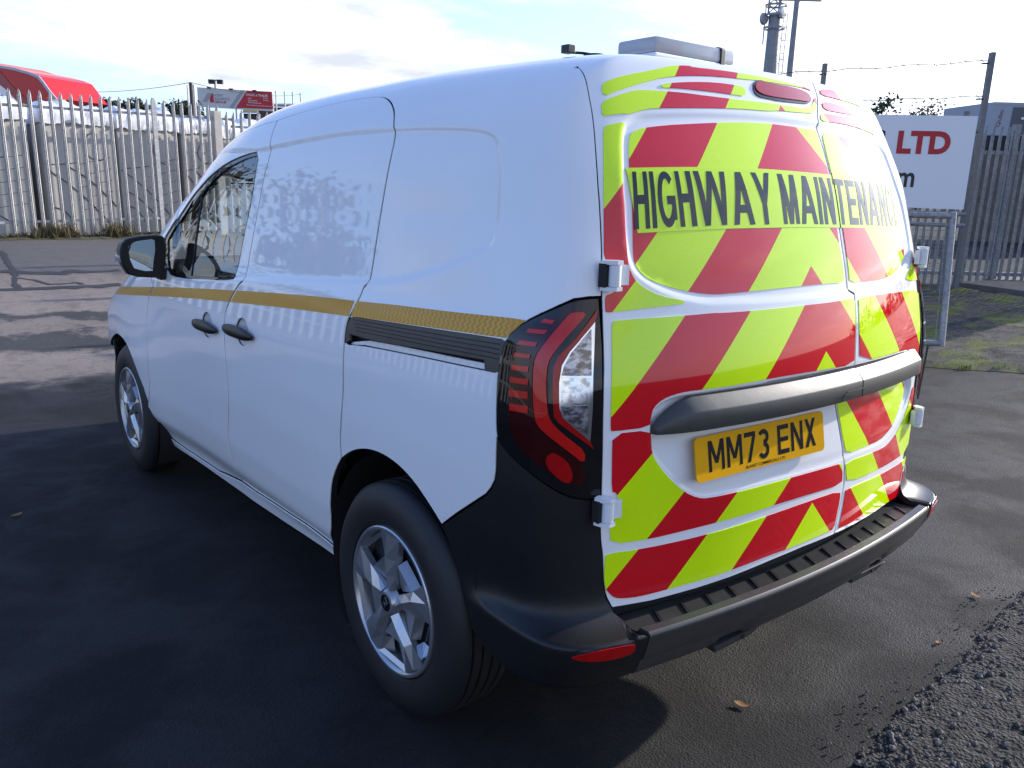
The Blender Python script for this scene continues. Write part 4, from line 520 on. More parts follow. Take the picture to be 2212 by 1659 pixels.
# old concrete and patched strips in front of the van
wob = t.math('ADD', sp.outputs[1], t.math('MULTIPLY', t.math('SUBTRACT', t.noise(pos, .55, 5, .65), .5), 1.5))
wob = t.math('ADD', wob, t.math('MULTIPLY', t.math('SUBTRACT', t.noise(pos, 3.2, 5, .7), .5), 1.1))
wob = t.math('ADD', wob, t.math('MULTIPLY', sp.outputs[0], .28))
rp = t.n('ShaderNodeValToRGB'); f01 = t.map(wob, 4.5, 16.5, 0, 1, False); t.l(f01, rp.inputs[0]); el = rp.color_ramp.elements
conc, pale, drk, grey = (.185, .152, .126, 1), (.215, .178, .150, 1), (.052, .049, .047, 1), (.105, .098, .092, 1)
stops = [(4.5, drk), (5.0, drk), (5.25, conc), (6.2, pale), (6.45, drk), (7.05, drk), (7.2, conc), (7.6, conc), (7.75, drk), (8.05, drk), (8.2, pale), (10.2, conc), (10.5, grey), (16.4, grey)]
el[0].position = 0; el[0].color = stops[0][1]; el[1].position = 1; el[1].color = stops[-1][1]
for y_, c_ in stops[1:-1]: e = el.new((y_-4.5)/12.); e.color = c_
old = t.mix(t.map(t.noise(pos, 6.5, 6, .7, .4), .50, .60), rp.outputs[0], (.075, .07, .066))
old = t.mix(.35, rp.outputs[0], old)
mz_ = t.math('MULTIPLY', t.map(wob, 4.7, 5.1), t.math('SUBTRACT', 1., t.map(sp.outputs[0], 3.5, 7.)))
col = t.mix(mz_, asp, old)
g2 = t.map(vor.outputs['Distance'], .0, .55, .72, 1.22, False); g3 = t.map(grain, .25, .75, .72, 1.30, False); g4 = t.map(fine, .2, .8, .80, 1.2, False)
gg = t.math('MULTIPLY', t.math('MULTIPLY', g2, g3), g4)
spk = t.map(t.noise(pos, 95, 2, .8), .68, .74, 1., 1.9)
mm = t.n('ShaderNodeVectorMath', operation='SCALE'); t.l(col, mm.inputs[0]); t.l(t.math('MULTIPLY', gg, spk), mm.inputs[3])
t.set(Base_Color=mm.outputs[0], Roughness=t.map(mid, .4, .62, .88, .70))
t.b.inputs['Specular IOR Level'].default_value = .22
hh = t.math('ADD', t.math('MULTIPLY', vor.outputs['Distance'], .6), t.math('ADD', t.math('MULTIPLY', grain, .9), t.math('MULTIPLY', fine, .6))); t.bump(hh, .55, .006); M['ground'] = t.m
def axis_pts(c, near, far, n1, n2):
    a = np.linspace(-near, near, n1); b = near+(far-near)*np.linspace(0, 1, n2)[1:]**2.2; return np.concatenate([c-b[::-1], c+a, c+b])
gx, gy = axis_pts(2., 14, 420, 90, 22), axis_pts(6., 16, 420, 100, 22)
X, Y = np.meshgrid(gx, gy, indexing='ij'); Zg = hground(X, Y); nx_, ny_ = X.shape
gv = np.stack([X.ravel(), Y.ravel(), Zg.ravel()], 1); gf = [(i*ny_+j, (i+1)*ny_+j, (i+1)*ny_+j+1, i*ny_+j+1) for i in range(nx_-1) for j in range(ny_-1)]
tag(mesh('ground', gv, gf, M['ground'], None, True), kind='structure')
def sheet(name, poly, mat, h=.004, grid=.15, rough=0., kind='structure', soft=0.):
    poly = np.asarray(poly)[:, :2]; poly = poly if area2(poly) > 0 else poly[::-1]; L = densify(poly, grid)
    lo, hi = poly.min(0), poly.max(0); a, b = np.meshgrid(np.arange(lo[0], hi[0], grid), np.arange(lo[1], hi[1], grid)); pts = np.stack([a.ravel(), b.ravel()], 1); pts = pts[inside(L, pts)]
    if len(pts): pts = pts[segdist(L, pts) > grid*.4]
    V_ = np.vstack([L, pts]); r = delaunay_2d_cdt([Vector(v) for v in V_], [(i, (i+1) % len(L)) for i in range(len(L))], [], 0, 1e-6)
    vv = np.array([tuple(v) for v in r[0]]); tr = np.array([q for q in r[2] if len(q) == 3]); tr = tr[inside(L, vv[tr].mean(1))]
    d = segdist(L, vv); z = hground(vv[:, 0], vv[:, 1])+h+rough*rng.random(len(vv))*np.minimum(1, d/.12)+soft*np.minimum(1, d/.5)
    o = mesh(name, np.column_stack([vv, z]), tr, mat, None, True); 
    bm = bmesh.new(); bm.from_mesh(o.data); bmesh.ops.recalc_face_normals(bm, faces=bm.faces)
    if sum(f.normal.z for f in bm.faces) < 0: bmesh.ops.reverse_faces(bm, faces=bm.faces)
    bm.to_mesh(o.data); bm.free(); tag(o, kind=kind); return o
# ---- bitumen seams in the old concrete
M['bitumen'] = simple('bitumen', (.030, .028, .028), .75, var=.35, vscale=5)
def seam(pts, w):
    p = np.asarray(pts)[:, :2]; q = [p[0]]
    for a, b in zip(p[:-1], p[1:]):
        n = max(2, int(np.hypot(*(b-a))/.12)); q += [a+(b-a)*i/n for i in range(1, n+1)]
    q = np.array(q); tg = np.gradient(q, axis=0); tg /= np.linalg.norm(tg, axis=1, keepdims=True); nn = np.stack([-tg[:, 1], tg[:, 0]], 1)
    k = len(q); wa = w*(.55+.9*rng.random(k)); wb = w*(.55+.9*rng.random(k)); q = q+nn*(rng.random(k)-.5)[:, None]*w*.8
    l, r = q+nn*wa[:, None], q-nn*wb[:, None]; V_ = np.vstack([l, r]); z = hground(V_[:, 0], V_[:, 1])+.004
    tag(mesh('bitumen_seam', np.column_stack([V_, z]), [(i, k+i, k+i+1, i+1) for i in range(k-1)], M['bitumen']), kind='structure')
for k, w in (('seam1', .10), ('seam2', .085), ('seam3', .035), ('seam4', .025)): seam(A3(k), w)
# ---- gravel strip beside the van, lower right
t = NT('dark_gravel'); p_ = t.pos(); v_ = t.n('ShaderNodeTexVoronoi'); v_.inputs['Scale'].default_value = 85; t.l(p_, v_.inputs['Vector'])
c = t.mix(t.map(t.noise(p_, 30, 5, .7), .35, .65), (.016, .015, .014), (.055, .050, .047)); c = t.mix(t.map(t.noise(p_, 70, 2, .8), .66, .70), c, (.22, .20, .18)); t.set(Base_Color=c, Roughness=.95)
t.bump(t.math('ADD', v_.outputs['Distance'], t.noise(p_, 60, 4, .7)), .9, .02); M['gravel'] = t.m
ae = chaikin(A3('asphalt_edge')[:, :2], 2); ae = ae + (rng.random(ae.shape)-.5)*.025
edge_dir = np.array([.80, -.60])
gp = np.vstack([ae, ae[::-1]*0+ae[::-1]+np.array([1.3, -1.5])])
sheet('gravel_strip', gp, M['gravel'], .004, .035, .016)
M['pebble'] = simple('pebble_stone', (.12, .11, .10), .9, var=.8, vscale=6)
def stones(name, pts, smin_, smax_, mat):
    base = bmesh.new(); bmesh.ops.create_icosphere(base, subdivisions=1, radius=1); bv = np.array([tuple(v.co) for v in base.verts]); bf = [tuple(v.index for v in f.verts) for f in base.faces]; base.free()
    V_, F_ = [], []
    for (x, y, z) in pts:
        s = smin_+(smax_-smin_)*rng.random()**3; k = bv*(s*(.6+.5*rng.random(3)))*(1+.2*(rng.random((len(bv), 1))-.5)); a = rng.random()*6.28; cs, sn = math.cos(a), math.sin(a)
        k = np.stack([k[:, 0]*cs-k[:, 1]*sn, k[:, 0]*sn+k[:, 1]*cs, k[:, 2]], 1)+np.array([x, y, z+s*.25]); n = len(V_); V_ += k.tolist(); F_ += [tuple(n+i for i in f) for f in bf]
    return tag(mesh(name, V_, F_, mat), kind='stuff')
def scatter(poly, n):
    poly = np.asarray(poly)[:, :2]; lo, hi = poly.min(0), poly.max(0); q = lo+(hi-lo)*rng.random((n*4, 2)); q = q[inside(poly, q)][:n]; return np.column_stack([q, hground(q[:, 0], q[:, 1])+.006])
gpv = np.vstack([ae, ae[::-1]+np.array([.45, -.6])])
stones('loose_gravel', scatter(gpv, 2600), .003, .013, M['pebble'])
fringe = np.vstack([ae+np.array([-.10, .12]), ae[::-1]+np.array([.03, -.03])]); stones('scattered_grit', scatter(fringe, 220), .002, .007, M['pebble'])
# ---- mossy verge at the right
t = NT('mossy_verge'); p_ = t.pos(); c = t.mix(t.map(t.noise(p_, 14, 6, .7), .35, .65), (.024, .022, .019), (.085, .078, .070)); m1 = t.noise(t.scale(p_, .9, 1.6, 1), 1.6, 6, .68)
c = t.mix(t.map(m1, .47, .60), c, t.mix(t.noise(p_, 24, 3, .7), (.055, .075, .008), (.135, .165, .012))); c = t.mix(t.map(t.noise(p_, 55, 2, .8), .68, .73), c, (.28, .26, .22)); t.set(Base_Color=c, Roughness=.95); t.bump(t.noise(p_, 30, 6, .75), .9, .05); M['verge'] = t.m
ve, sl_ = A3('verge')[:, :2], A3('slab')[:, :2]
vdir = (ve[-1]-ve[0]); vdir /= np.linalg.norm(vdir); sdir = (sl_[-1]-sl_[0]); sdir /= np.linalg.norm(sdir)
verge_poly = np.vstack([[ve[0]-vdir*3.2+np.array([-.0, .25])], ve, [ve[-1]+vdir*3.0], [sl_[-1]+sdir*4], sl_[::-1], [(9.25, 3.9)], [(9.3, 8.0)], [(5.8, 8.5)]])
sheet('grass_verge', verge_poly, M['verge'], .004, .12, .035, soft=.03)
stones('verge_stones', scatter(verge_poly, 900), .006, .028, M['pebble'])
def blades(name, pts, h0, h1, mat, w=.006, lean=.5):
    V_, F_ = [], []
    for (x, y, z) in pts:
        for _ in range(5):
            a = rng.random()*6.28; h = h0+(h1-h0)*rng.random(); dx, dy = math.cos(a), math.sin(a); lx, ly = (rng.random(2)-.5)*lean*h*2; ox, oy = (rng.random(2)-.5)*.07; n = len(V_)
            V_ += [(x+ox-dx*w, y+oy-dy*w, z), (x+ox+dx*w, y+oy+dy*w, z), (x+ox+lx*.4+dx*w*.7, y+oy+ly*.4+dy*w*.7, z+h*.6), (x+ox+lx*.4-dx*w*.7, y+oy+ly*.4-dy*w*.7, z+h*.6), (x+ox+lx, y+oy+ly, z+h)]
            F_ += [(n, n+1, n+2, n+3), (n+3, n+2, n+4)]
    return tag(mesh(name, V_, F_, mat), kind='stuff')
M['moss'] = simple('moss_green', (.10, .125, .012), .9, var=.5, vscale=3); M['weed'] = simple('dry_weed', (.105, .085, .038), .9, var=.5, vscale=3)
q = scatter(verge_poly, 1500); q = q[[math.sin(a*2.1+1.3*math.sin(b*1.7))+math.sin(b*3.1+a) > .25 for a, b, _ in q]]; blades('verge_grass', q, .015, .05, M['moss'], .005)
# concrete slab behind the verge, with a real edge
M['oldconc'] = simple('weathered_concrete', (.115, .098, .085), .9, var=.3, vscale=5, bump=.2)
so = [tuple(sl_[0]), tuple(sl_[-1]+sdir*4.), (14.5, 3.4), (sl_[0][0]+.35, 3.12)]
b = MB(); b.prism([(x, y, hground(x, y)-.05) for x, y in so], (0, 0, .135)); tag(b.build('concrete_slab', M['oldconc'], None, False, .01), kind='structure')
# ---- fallen leaves
M['leaf'] = simple('brown_leaf', (.25, .115, .035), .8, var=.3, vscale=40)
leaf_labels = ['pale curled leaf lying on the dark asphalt left of the van', 'orange-brown leaf on the asphalt below the rear bumper', 'reddish leaf on the asphalt at the right edge of the picture', 'small dark leaf on the asphalt near the gravel strip']
for (x, y, z), lb_, s, a in zip(E['leaves'][:4], leaf_labels, (.028, .024, .022, .014), (.4, 2., 1.2, .2)):
    pts = [(-1, 0), (-.6, .4), (0, .55), (.6, .35), (1.05, 0), (.55, -.4), (0, -.5), (-.55, -.35)]; cs, sn = math.cos(a), math.sin(a)
    V_ = [(x+s*(u*cs-v*sn), y+s*(u*sn+v*cs), z+.006+s*.5*(u*u*.5+abs(v)*.6)) for u, v in pts]+[(x, y, z+.006)]
    o = mesh('fallen_leaf', V_, [(i, (i+1) % 8, 8) for i in range(8)], M['leaf'], None, True); tag(o, lb_, 'leaf', 'leaves fallen on the asphalt')
# ---- galvanised palisade fences
def galv(name, base, rough=.55, sp_=.4):
    t = NT(name); p_ = t.pos(); v = t.n('ShaderNodeTexVoronoi'); v.inputs['Scale'].default_value = 45; t.l(p_, v.inputs['Vector']); k = t.map(v.outputs['Color'], 0, 1, .72, 1.25, False); n = t.noise(p_, 3, 4, .6)
    c = t.mix(t.map(n, .35, .65), tuple(.85*q for q in base), base); mm = t.n('ShaderNodeVectorMath', operation='SCALE'); t.l(c, mm.inputs[0]); t.l(k, mm.inputs[3]); t.set(Base_Color=mm.outputs[0], Roughness=rough, Metallic=sp_); return t.m
M['galv'] = galv('galvanised_steel', (.40, .40, .40)); M['galv2'] = galv('weathered_galvanised_steel', (.28, .29, .30), .6)
def paling_mesh(h, w=.068, d=.030):
    """one W-section pale with a three-pointed top"""
    prof = [(-w/2, 0), (-w/2+.010, -d*.75), (-.012, -d), (0, -d*.62), (.012, -d), (w/2-.010, -d*.75), (w/2, 0), (.012, -d+.006), (0, -d*.62+.006), (-.012, -d+.006)]
    b = MB(); front = prof[:7]; n = 7; tops = [h-.11, h-.075, h-.02, h, h-.02, h-.075, h-.11]
    for k_ in (0, 1):
        for off in (0, .004):
            for i, (x, y) in enumerate(front): b.v.append((x, y+off, tops[i] if k_ else 0.))
    def q(a, c): return b.f.append((a, a+1, c+1, c))
    for i in range(6):
        b.f.append((i, i+1, 14+i+1, 14+i)); b.f.append((7+i+1, 7+i, 21+i, 21+i+1)); b.f.append((14+i, 14+i+1, 21+i+1, 21+i)); b.f.append((i+1, i, 7+i, 7+i+1))
    b.f += [(0, 14, 21, 7), (6, 13, 27, 20)]
    bm = bmesh.new(); me = bpy.data.meshes.new('paling'); me.from_pydata(b.v, [], b.f); bm.from_mesh(me); bmesh.ops.recalc_face_normals(bm, faces=bm.faces); bm.to_mesh(me); bm.free(); return me
dl, nl = A3('dl'), A3('nl'); P0 = A3('P0'); ang = math.atan2(dl[1], dl[0])
def fpt(s, off=0.): q = P0[:2]+dl*s+nl*off; return q
pm = paling_mesh(2.62); pm.materials.append(M['galv'])
fence = empty('palisade_fence', (*fpt(0), 0), ang, 'light grey galvanised palisade fence in front of the plastic-covered panels', 'fence')
pal = [a for a, _ in E['pal']]
step = float(np.mean(np.diff(pal[1:22])))
for i, s in enumerate(pal):
    if i == 16: continue
    o = bpy.data.objects.new('paling', pm); COL.objects.link(o); o.parent = fence; o.location = (s, 0, .10+.10*max(0, 1-abs(s)/6)-.005*s); o.scale = (1, 1, (2.735-o.location.z)/2.62)
for z in (.40, 2.445):
    b = MB(); b.box((1.6, .016, z), (6.2, .006, .05)); b.box((1.6, .04, z+.022), (6.2, .045, .006)); b.build('rail', M['galv'], fence)
b = MB(); b.box((pal[16], .03, 1.32), (.085, .05, 2.72)); b.prism([(pal[16]-.0425, .005, 2.68), (pal[16]+.0425, .005, 2.68), (pal[16]+.018, .005, 2.76), (pal[16]-.018, .005, 2.76)], (0, .05, 0)); b.build('post', M['galv'], fence)
# gate post of concrete and the next fence bay
c0 = np.array(E['concpost'])
s0 = (c0[0, :2]-P0[:2])@dl; s1 = (c0[1, :2]-P0[:2])@dl
b = MB(); b.box(((s0+s1)/2, .04, 1.3), (s1-s0, .16, 2.6)); o = b.build('concrete_gatepost', simple('pale_concrete', (.42, .39, .36), .85, var=.12, vscale=9, bump=.1), None, False, .01); o.location = (*fpt(0), 0); o.rotation_euler = (0, 0, ang); tag(o, 'pale square concrete post between the two palisade bays', 'gatepost')
fence2 = empty('palisade_fence', (*fpt(0), 0), ang, 'short bay of palisade fence right of the concrete post, above the van roof', 'fence')
for s, zt in E['pal2']:
    o = bpy.data.objects.new('paling', pm); COL.objects.link(o); o.parent = fence2; o.location = (s, 0, .05); o.scale = (1, 1, (zt-.05)/2.62)
s = E['pal2'][-1][0]
while s < 9.5:
    s += .205; o = bpy.data.objects.new('paling', pm); COL.objects.link(o); o.parent = fence2; o.location = (s, 0, .05); o.scale = (1, 1, (2.66-.05)/2.62)
for z in (.40, 2.30):
    b = MB(); b.box((7.1, .016, z), (4.9, .006, .05)); b.build('rail', M['galv'], fence2)
# ---- wrapped grey panels stacked behind the fence
M['modgrey'] = simple('grey_panel', (.50, .475, .44), .8, var=.10, vscale=2.5, bump=.05); M['groove'] = simple('panel_groove', (.10, .095, .09), .9, var=.1)
M['tarp'] = simple('white_plastic_sheet', (.78, .79, .82), .38, var=.03, coat=.3)
mo = E['mods']; mods = [(-1.6, mo[1][0]), (mo[2][0], mo[3][0]), (mo[4][0], mo[5][0]), (mo[6][0], mo[7][0]), (mo[8][0], mo[9][0]), (6.0, 7.3), (7.42, 8.8)]
mz = [2.235, 2.213, 2.165, 2.145, 2.08, 2.05, 2.05]
mlab = ['leftmost grey panel unit behind the fence, under white plastic', 'grey panel unit with carved circle and diagonal lines between the two dark gaps', 'grey panel unit with carved lines right of the second dark gap', 'narrow grey panel unit left of the concrete post', 'grey panel unit just right of the concrete post, mostly behind the van', None, None]
for k, ((a, c), zt) in enumerate(zip(mods, mz)):
    if k > 4: continue
    o = empty('panel_unit', (*fpt(0), 0), ang, mlab[k], 'panel', 'wrapped grey panels behind the fence')
    y0 = .55; b = MB(); b.box(((a+c)/2, y0+.55, zt/2+.06), (c-a, 1.1, zt-.02)); b.build('body', M['modgrey'], o, False, .012)
    w = c-a
    b = MB(); ccx, ccz, rr = a+w*.78, zt-.42, min(.27, w*.3)
    b.tube([(ccx+rr*math.cos(t_), y0-.002, ccz+rr*math.sin(t_)) for t_ in np.linspace(1.9, 5.1, 18)], .009, 6); b.build('carved_arc', M['groove'], o)
    for (u0, v0, u1, v1) in ((.02, 1.35, .85, .30), (.30, 1.42, .98, .62) if k % 2 else (.05, .95, .60, .28), (.08, .62, .35, .28)):
        b = MB(); pts_ = [(a+w*(u0+(u1-u0)*t_), y0-.002, v0+(v1-v0)*t_+.09*math.sin(t_*3.1)) for t_ in np.linspace(0, 1, 12)]; b.tube(pts_, .011, 6); b.build('carved_line', M['groove'], o)
    for j in range(5):
        b = MB(); z0 = .55+j*.22; b.tube([(a+w*(.45+.5*t_), y0-.002, z0+.16*t_) for t_ in np.linspace(0, 1, 6)], .005, 5); b.build('carved_line', M['groove'], o)
    b = MB(); z0 = zt-.78; b.tube([(a+w*(.10+.38*t_), y0-.002, z0+.05*t_*t_) for t_ in np.linspace(0, 1, 8)], .009, 6); b.build('carved_line', M['groove'], o)
covtop = np.array(E['covers'])
def cover(a, c, zb, k, label):
    nx2, nz = 40, 9; V_, F_ = [], []
    us = np.linspace(a, c, nx2); rs = np.random.default_rng(20+k)
    for i, u in enumerate(us):
        zt = np.interp(u, covtop[:, 0], covtop[:, 1], left=2.60, right=2.50)+.035*math.sin(u*5.1+k)+.02*math.sin(u*13); e = min(1, (u-a)/.12, (c-u)/.12); e = max(0, e)**.5; zt = zb+.10+(zt-zb-.10)*(.55+.45*e)
        rows = [(.50+.012*math.sin(u*9+1), zb-.015*(1+math.sin(u*7))), (.49+.01*math.sin(u*11), zb+.06), (.495+.012*math.sin(u*17+2), zb+.14), (.50, zb+.21), (.55, zb+.255), (.66, zt-.05), (.85, zt), (1.15, zt-.03), (1.5, zt-.12), (1.68, zb+.1), (1.70, zb-.1)]
        for y_, z_ in rows: V_.append((u, y_+.006*rs.standard_normal(), z_+.008*rs.standard_normal()))
    m = len(rows)
    for i in range(nx2-1):
        for j in range(m-1): F_.append((i*m+j, (i+1)*m+j, (i+1)*m+j+1, i*m+j+1))
    F_ += [tuple(range(m)), tuple((nx2-1)*m+j for j in reversed(range(m)))]
    o = mesh('plastic_cover', V_, F_, M['tarp'], None, True); o.location = (*fpt(0), 0); o.rotation_euler = (0, 0, ang); tag(o, label, 'cover', 'white plastic covers on the panels')
clab = ['white plastic cover on the leftmost panel unit, below the red fairing', 'lumpy white plastic cover on the unit between the two dark gaps', 'white plastic cover right of the second dark gap, below the billboard pole', 'white plastic cover left of the concrete post', 'white plastic cover right of the concrete post, just above the van roof']
for k, ((a, c), zt) in enumerate(zip(mods[:5], mz)): cover(a-.03, c+.02, zt+.0, k, clab[k])
# dark gaps get a backing: a dark box added behind the units to keep them dark
b = MB(); b.box((2.6, 2.2, .9), (12.0, .3, 2.1)); o = b.build('gap_backing', simple('dark_blue_backing', (.012, .014, .02), .6, var=.1), None); o.location = (*fpt(0), 0); o.rotation_euler = (0, 0, ang); tag(o, 'dark backing added behind the gaps between the grey panels', 'backing')
# weeds along the fence foot
wp = []
for _ in range(420):
    s = -1.8+rng.random()*5.6; q_ = fpt(s, -.12+.30*(rng.random()-.5)); wp.append((*q_, hground(*q_)))
blades('fence_weeds', [p for p in wp if math.sin(p[0]*3.)+math.sin(p[0]*7.7+1) > -.9], .03, .14, M['weed'], .007, .7)
for s_ in (.62, .75, .86, 1.0, 1.85, 2.0):
    pts_ = [(*fpt(s_+.12*rng.standard_normal(), -.15+.08*rng.standard_normal()), .09) for _ in range(26)]
    blades('fence_weeds', pts_, .10, .34, M['weed'], .008, .55)
strip = np.array([fpt(-9, -.42), fpt(5, -.40), fpt(5, .4), fpt(-9, .4)]); t = NT('weedy_soil'); p_ = t.pos(); t.set(Base_Color=t.mix(t.map(t.noise(p_, 5, 5, .7), .4, .6), (.05, .042, .03), (.085, .085, .022)), Roughness=.95); t.bump(t.noise(p_, 20, 5, .7), .8, .05)
sheet('soil_strip', strip, t.m, .006, .12, .04)
# ---- red lorry behind the fence
lv = A3('lorry'); lorry = empty('lorry', (2.4, 24.6, 0), 0, 'red and white lorry with a curved roof fairing behind the fence', 'lorry')
ld_ = lv[8]-lv[0]; lx = Vector((lv[7][0]-lv[1][0], lv[7][1]-lv[1][1], 0)).normalized(); lyv = Vector((-lx.y, lx.x, 0)); lorg = Vector((lv[1][0], lv[1][1], 0))
def lp(u, z, d=0.): p = lorg+lx*u+lyv*d-Vector((2.4, 24.6, 0)); return (p.x, p.y, z)
prof2 = [(float((Vector((q[0], q[1], 0))-lorg).dot(lx)), q[2]) for q in lv]
M['redp'] = simple('red_lorry_paint', (.55, .018, .015), .35, coat=.6, var=.05); M['redd'] = simple('shaded_red_fairing', (.32, .008, .008), .4, coat=.4, var=.05); M['greyblue'] = simple('grey_edge_trim', (.45, .45, .50), .5, var=.1)
b = MB(); b.prism([lp(u, z) for u, z in [(-.35, 3.98)]+prof2[1:10]+[(-.35, 2.9)]], tuple(lyv*2.2)); b.build('roof_fairing', M['redp'], lorry)
b = MB(); b.prism([lp(u, z, -.02) for u, z in ((-.06, 3.79), (.30, 3.36), (.80, 2.93), (.52, 2.93), (.12, 3.30), (-.25, 3.64))], tuple(lyv*.03)); b.build('fairing_fold', M['redd'], lorry)  # shaded facet of the fairing; its shade is put into the darker red
b = MB(); top_ = [(-.35, 3.98)]+prof2[1:8]; inn_ = [(u-.05, z-.055) for u, z in top_][::-1]; b.prism([lp(u, z, -.03) for u, z in top_+inn_], tuple(lyv*.05)); b.build('edge_trim', M['greyblue'], lorry)
b = MB(); b.prism([lp(u, z, -.01) for u, z in ((-1.6, 3.55), (-.25, 3.52), (.12, 3.25), (.42, 2.95), (.42, .9), (-1.6, .9))], tuple(lyv*2.2)); b.build('cab', M['white'], lorry)
b = MB(); b.prism([lp(u, z, -.05) for u, z in ((-.30, 3.20), (-.02, 3.13), (-.10, 3.05), (-.40, 3.02))], tuple(lyv*.03)); b.build('cab_badge', simple('blue_badge', (.03, .04, .25), .4, var=.05), lorry)
for u in (-1.1, .6):
    b = MB(); b.tube([lp(u, .5, .1), lp(u, .5, .5)], .5, 24); b.build('wheel', M['rubber'], lorry)
b = MB(); b.prism([lp(.42, 1.1, 0), lp(1.6, 1.1, 0), lp(1.6, .75, 0), (lp(.42, .75, 0))], tuple(lyv*2.2)); b.build('chassis', M['dark'], lorry)
# ---- trees
M['bark'] = simple('bark', (.06, .045, .035), .9, var=.3)
for nm, c_ in (('leaf_dark', (.030, .042, .014)), ('leaf_mid', (.060, .075, .022)), ('leaf_brown', (.095, .062, .028)), ('leaf_pale', (.150, .145, .085))): M[nm] = simple(nm, c_, .85, var=.35, vscale=.8)
def tree(name, base, h, cw, ch, n, leaf, mats, label, group=None, seed=0, bare=0., cat='tree'):
    r = np.random.default_rng(seed); o = empty(name, base, 0, label, cat, group); zc = h-ch/2
    b = MB(); b.tube([(0, 0, -.2), (.03*h*.3, 0, h*.35), (0, .02*h*.3, h*.8)], [h*.022+.03, h*.016+.02, .02], 7)
    limbs = []
    for k in range(14 if bare else 8):
        a = r.random()*6.28; z0 = h*(.25+.45*r.random()); e = (math.cos(a)*cw*(.25+.25*r.random()), math.sin(a)*cw*(.25+.25*r.random()), zc+ch*.45*(r.random()-.35)); limbs.append(e)
        b.tube([(0, 0, z0), (e[0]*.5, e[1]*.5, (z0+e[2])/2+.1*h*.3), e], [h*.010+.012, h*.006+.008, .006], 5)
    b.build('trunk', M['bark'], o)
    V_, F_, mi = [], [], []
    nc = max(10, n//45); cen = []
    while len(cen) < nc:
        p = r.uniform(-1, 1, 3)
        if (p**2).sum() < 1 and (p[2] > -.75): cen.append(p*np.array([cw/2, cw/2, ch/2])*(.55+.5*r.random()))
    for c in cen:
        m = int(r.integers(0, len(mats))); cr_ = cw*(.10+.09*r.random())
        for _ in range(n//nc):
            p = c+r.standard_normal(3)*cr_*np.array([1, 1, .8])*.62; s = leaf*(.6+.8*r.random()); d = r.standard_normal(3); d /= np.linalg.norm(d); e = np.cross(d, r.standard_normal(3)); e /= np.linalg.norm(e)+1e-9; k = len(V_)
            p = p+np.array([0, 0, zc]); V_ += [tuple(p-d*s), tuple(p+e*s*.5), tuple(p+d*s), tuple(p-e*s*.5)]; F_.append((k, k+1, k+2, k+3)); mi.append(m if r.random() < .75 else int(r.integers(0, len(mats))))
    cw_o = mesh('crown', V_, F_, None, o)
    for m in mats: cw_o.data.materials.append(M[m])
    cw_o.data.polygons.foreach_set('material_index', mi); return o
TL = A3('treesL')
tl_lab = ['dark bushy tree directly right of the red lorry fairing', 'low dark bush beside the red lorry tree', 'pointed dark tree left of the twin floodlight', 'rounded tree just right of the twin floodlight', 'low brownish tree behind the middle palings', 'low hedge tree right of the brownish tree', 'small pale tree far behind the fence in the middle', 'bushy tree left of the wooden pole', 'dark bush under the left end of the billboard']
tsp = [(1.9, 2.6), (1.4, 1.8), (2.1, 2.6), (2.2, 2.0), (2.0, 1.5), (1.8, 1.2), (1.6, 1.0), (2.4, 1.9), (1.8, 1.6)]
for k, (p, (w_, h_)) in enumerate(zip(TL, tsp)):
    tree('tree', (p[0], p[1], 0.), p[2], w_, h_, 1500, .11, [['leaf_dark', 'leaf_mid', 'leaf_dark'], ['leaf_mid', 'leaf_brown', 'leaf_dark']][k in (4, 5, 6)], tl_lab[k], 'trees behind the fence', 50+k)
TR_ = A3('treesR'); trl = ['dark green tree behind the LTD sign, close to the van roof', 'pale bare twiggy tree behind the top of the LTD sign', 'low pale twiggy bush left of the tall fence post', 'pale twiggy bush between the tall post and the grey cabin']
for k, (p, w_, h_) in enumerate(zip(TR_, (2.1, 3.0, 1.7, 1.6), (2.4, 2.0, 1.3, 1.8))):
    tree('tree', (p[0], p[1], 0.), p[2], w_, h_, 1500 if k == 0 else 1100, .10 if k == 0 else .075, ['leaf_dark', 'leaf_mid'] if k == 0 else ['leaf_pale', 'leaf_brown', 'leaf_pale'], trl[k], 'trees beyond the right-hand fence', 80+k, bare=0 if k == 0 else 1)
# far hedge lines that close the horizon
def hedge(name, a, c, h, n, mats, seed):
    r = np.random.default_rng(seed); V_, F_, mi = [], [], []; a, c = np.array(a), np.array(c)
    for _ in range(n):
        u = r.random(); q_ = a+(c-a)*u+r.standard_normal(2)*1.2; top = h*(.65+.25*math.sin(u*37+seed)+.18*math.sin(u*91)); z = r.random()**.7*max(.6, top); s = .35*(.6+.8*r.random()); d = r.standard_normal(3); d /= np.linalg.norm(d); e = np.cross(d, r.standard_normal(3)); e /= np.linalg.norm(e)+1e-9; k = len(V_); p = np.array([q_[0], q_[1], z])
        V_ += [tuple(p-d*s), tuple(p+e*s*.6), tuple(p+d*s), tuple(p-e*s*.6)]; F_.append((k, k+1, k+2, k+3)); mi.append(int(r.integers(0, len(mats))))
    o = mesh(name, V_, F_)
    for m in mats: o.data.materials.append(M[m])
    o.data.polygons.foreach_set('material_index', mi); return tag(o, kind='stuff')
hedge('far_woodland', (-40, 84), (70, 78), 4.2, 9000, ['leaf_dark', 'leaf_brown', 'leaf_mid'], 3)
hedge('far_woodland', (60, 70), (90, -40), 4.0, 6000, ['leaf_dark', 'leaf_brown', 'leaf_pale'], 5)
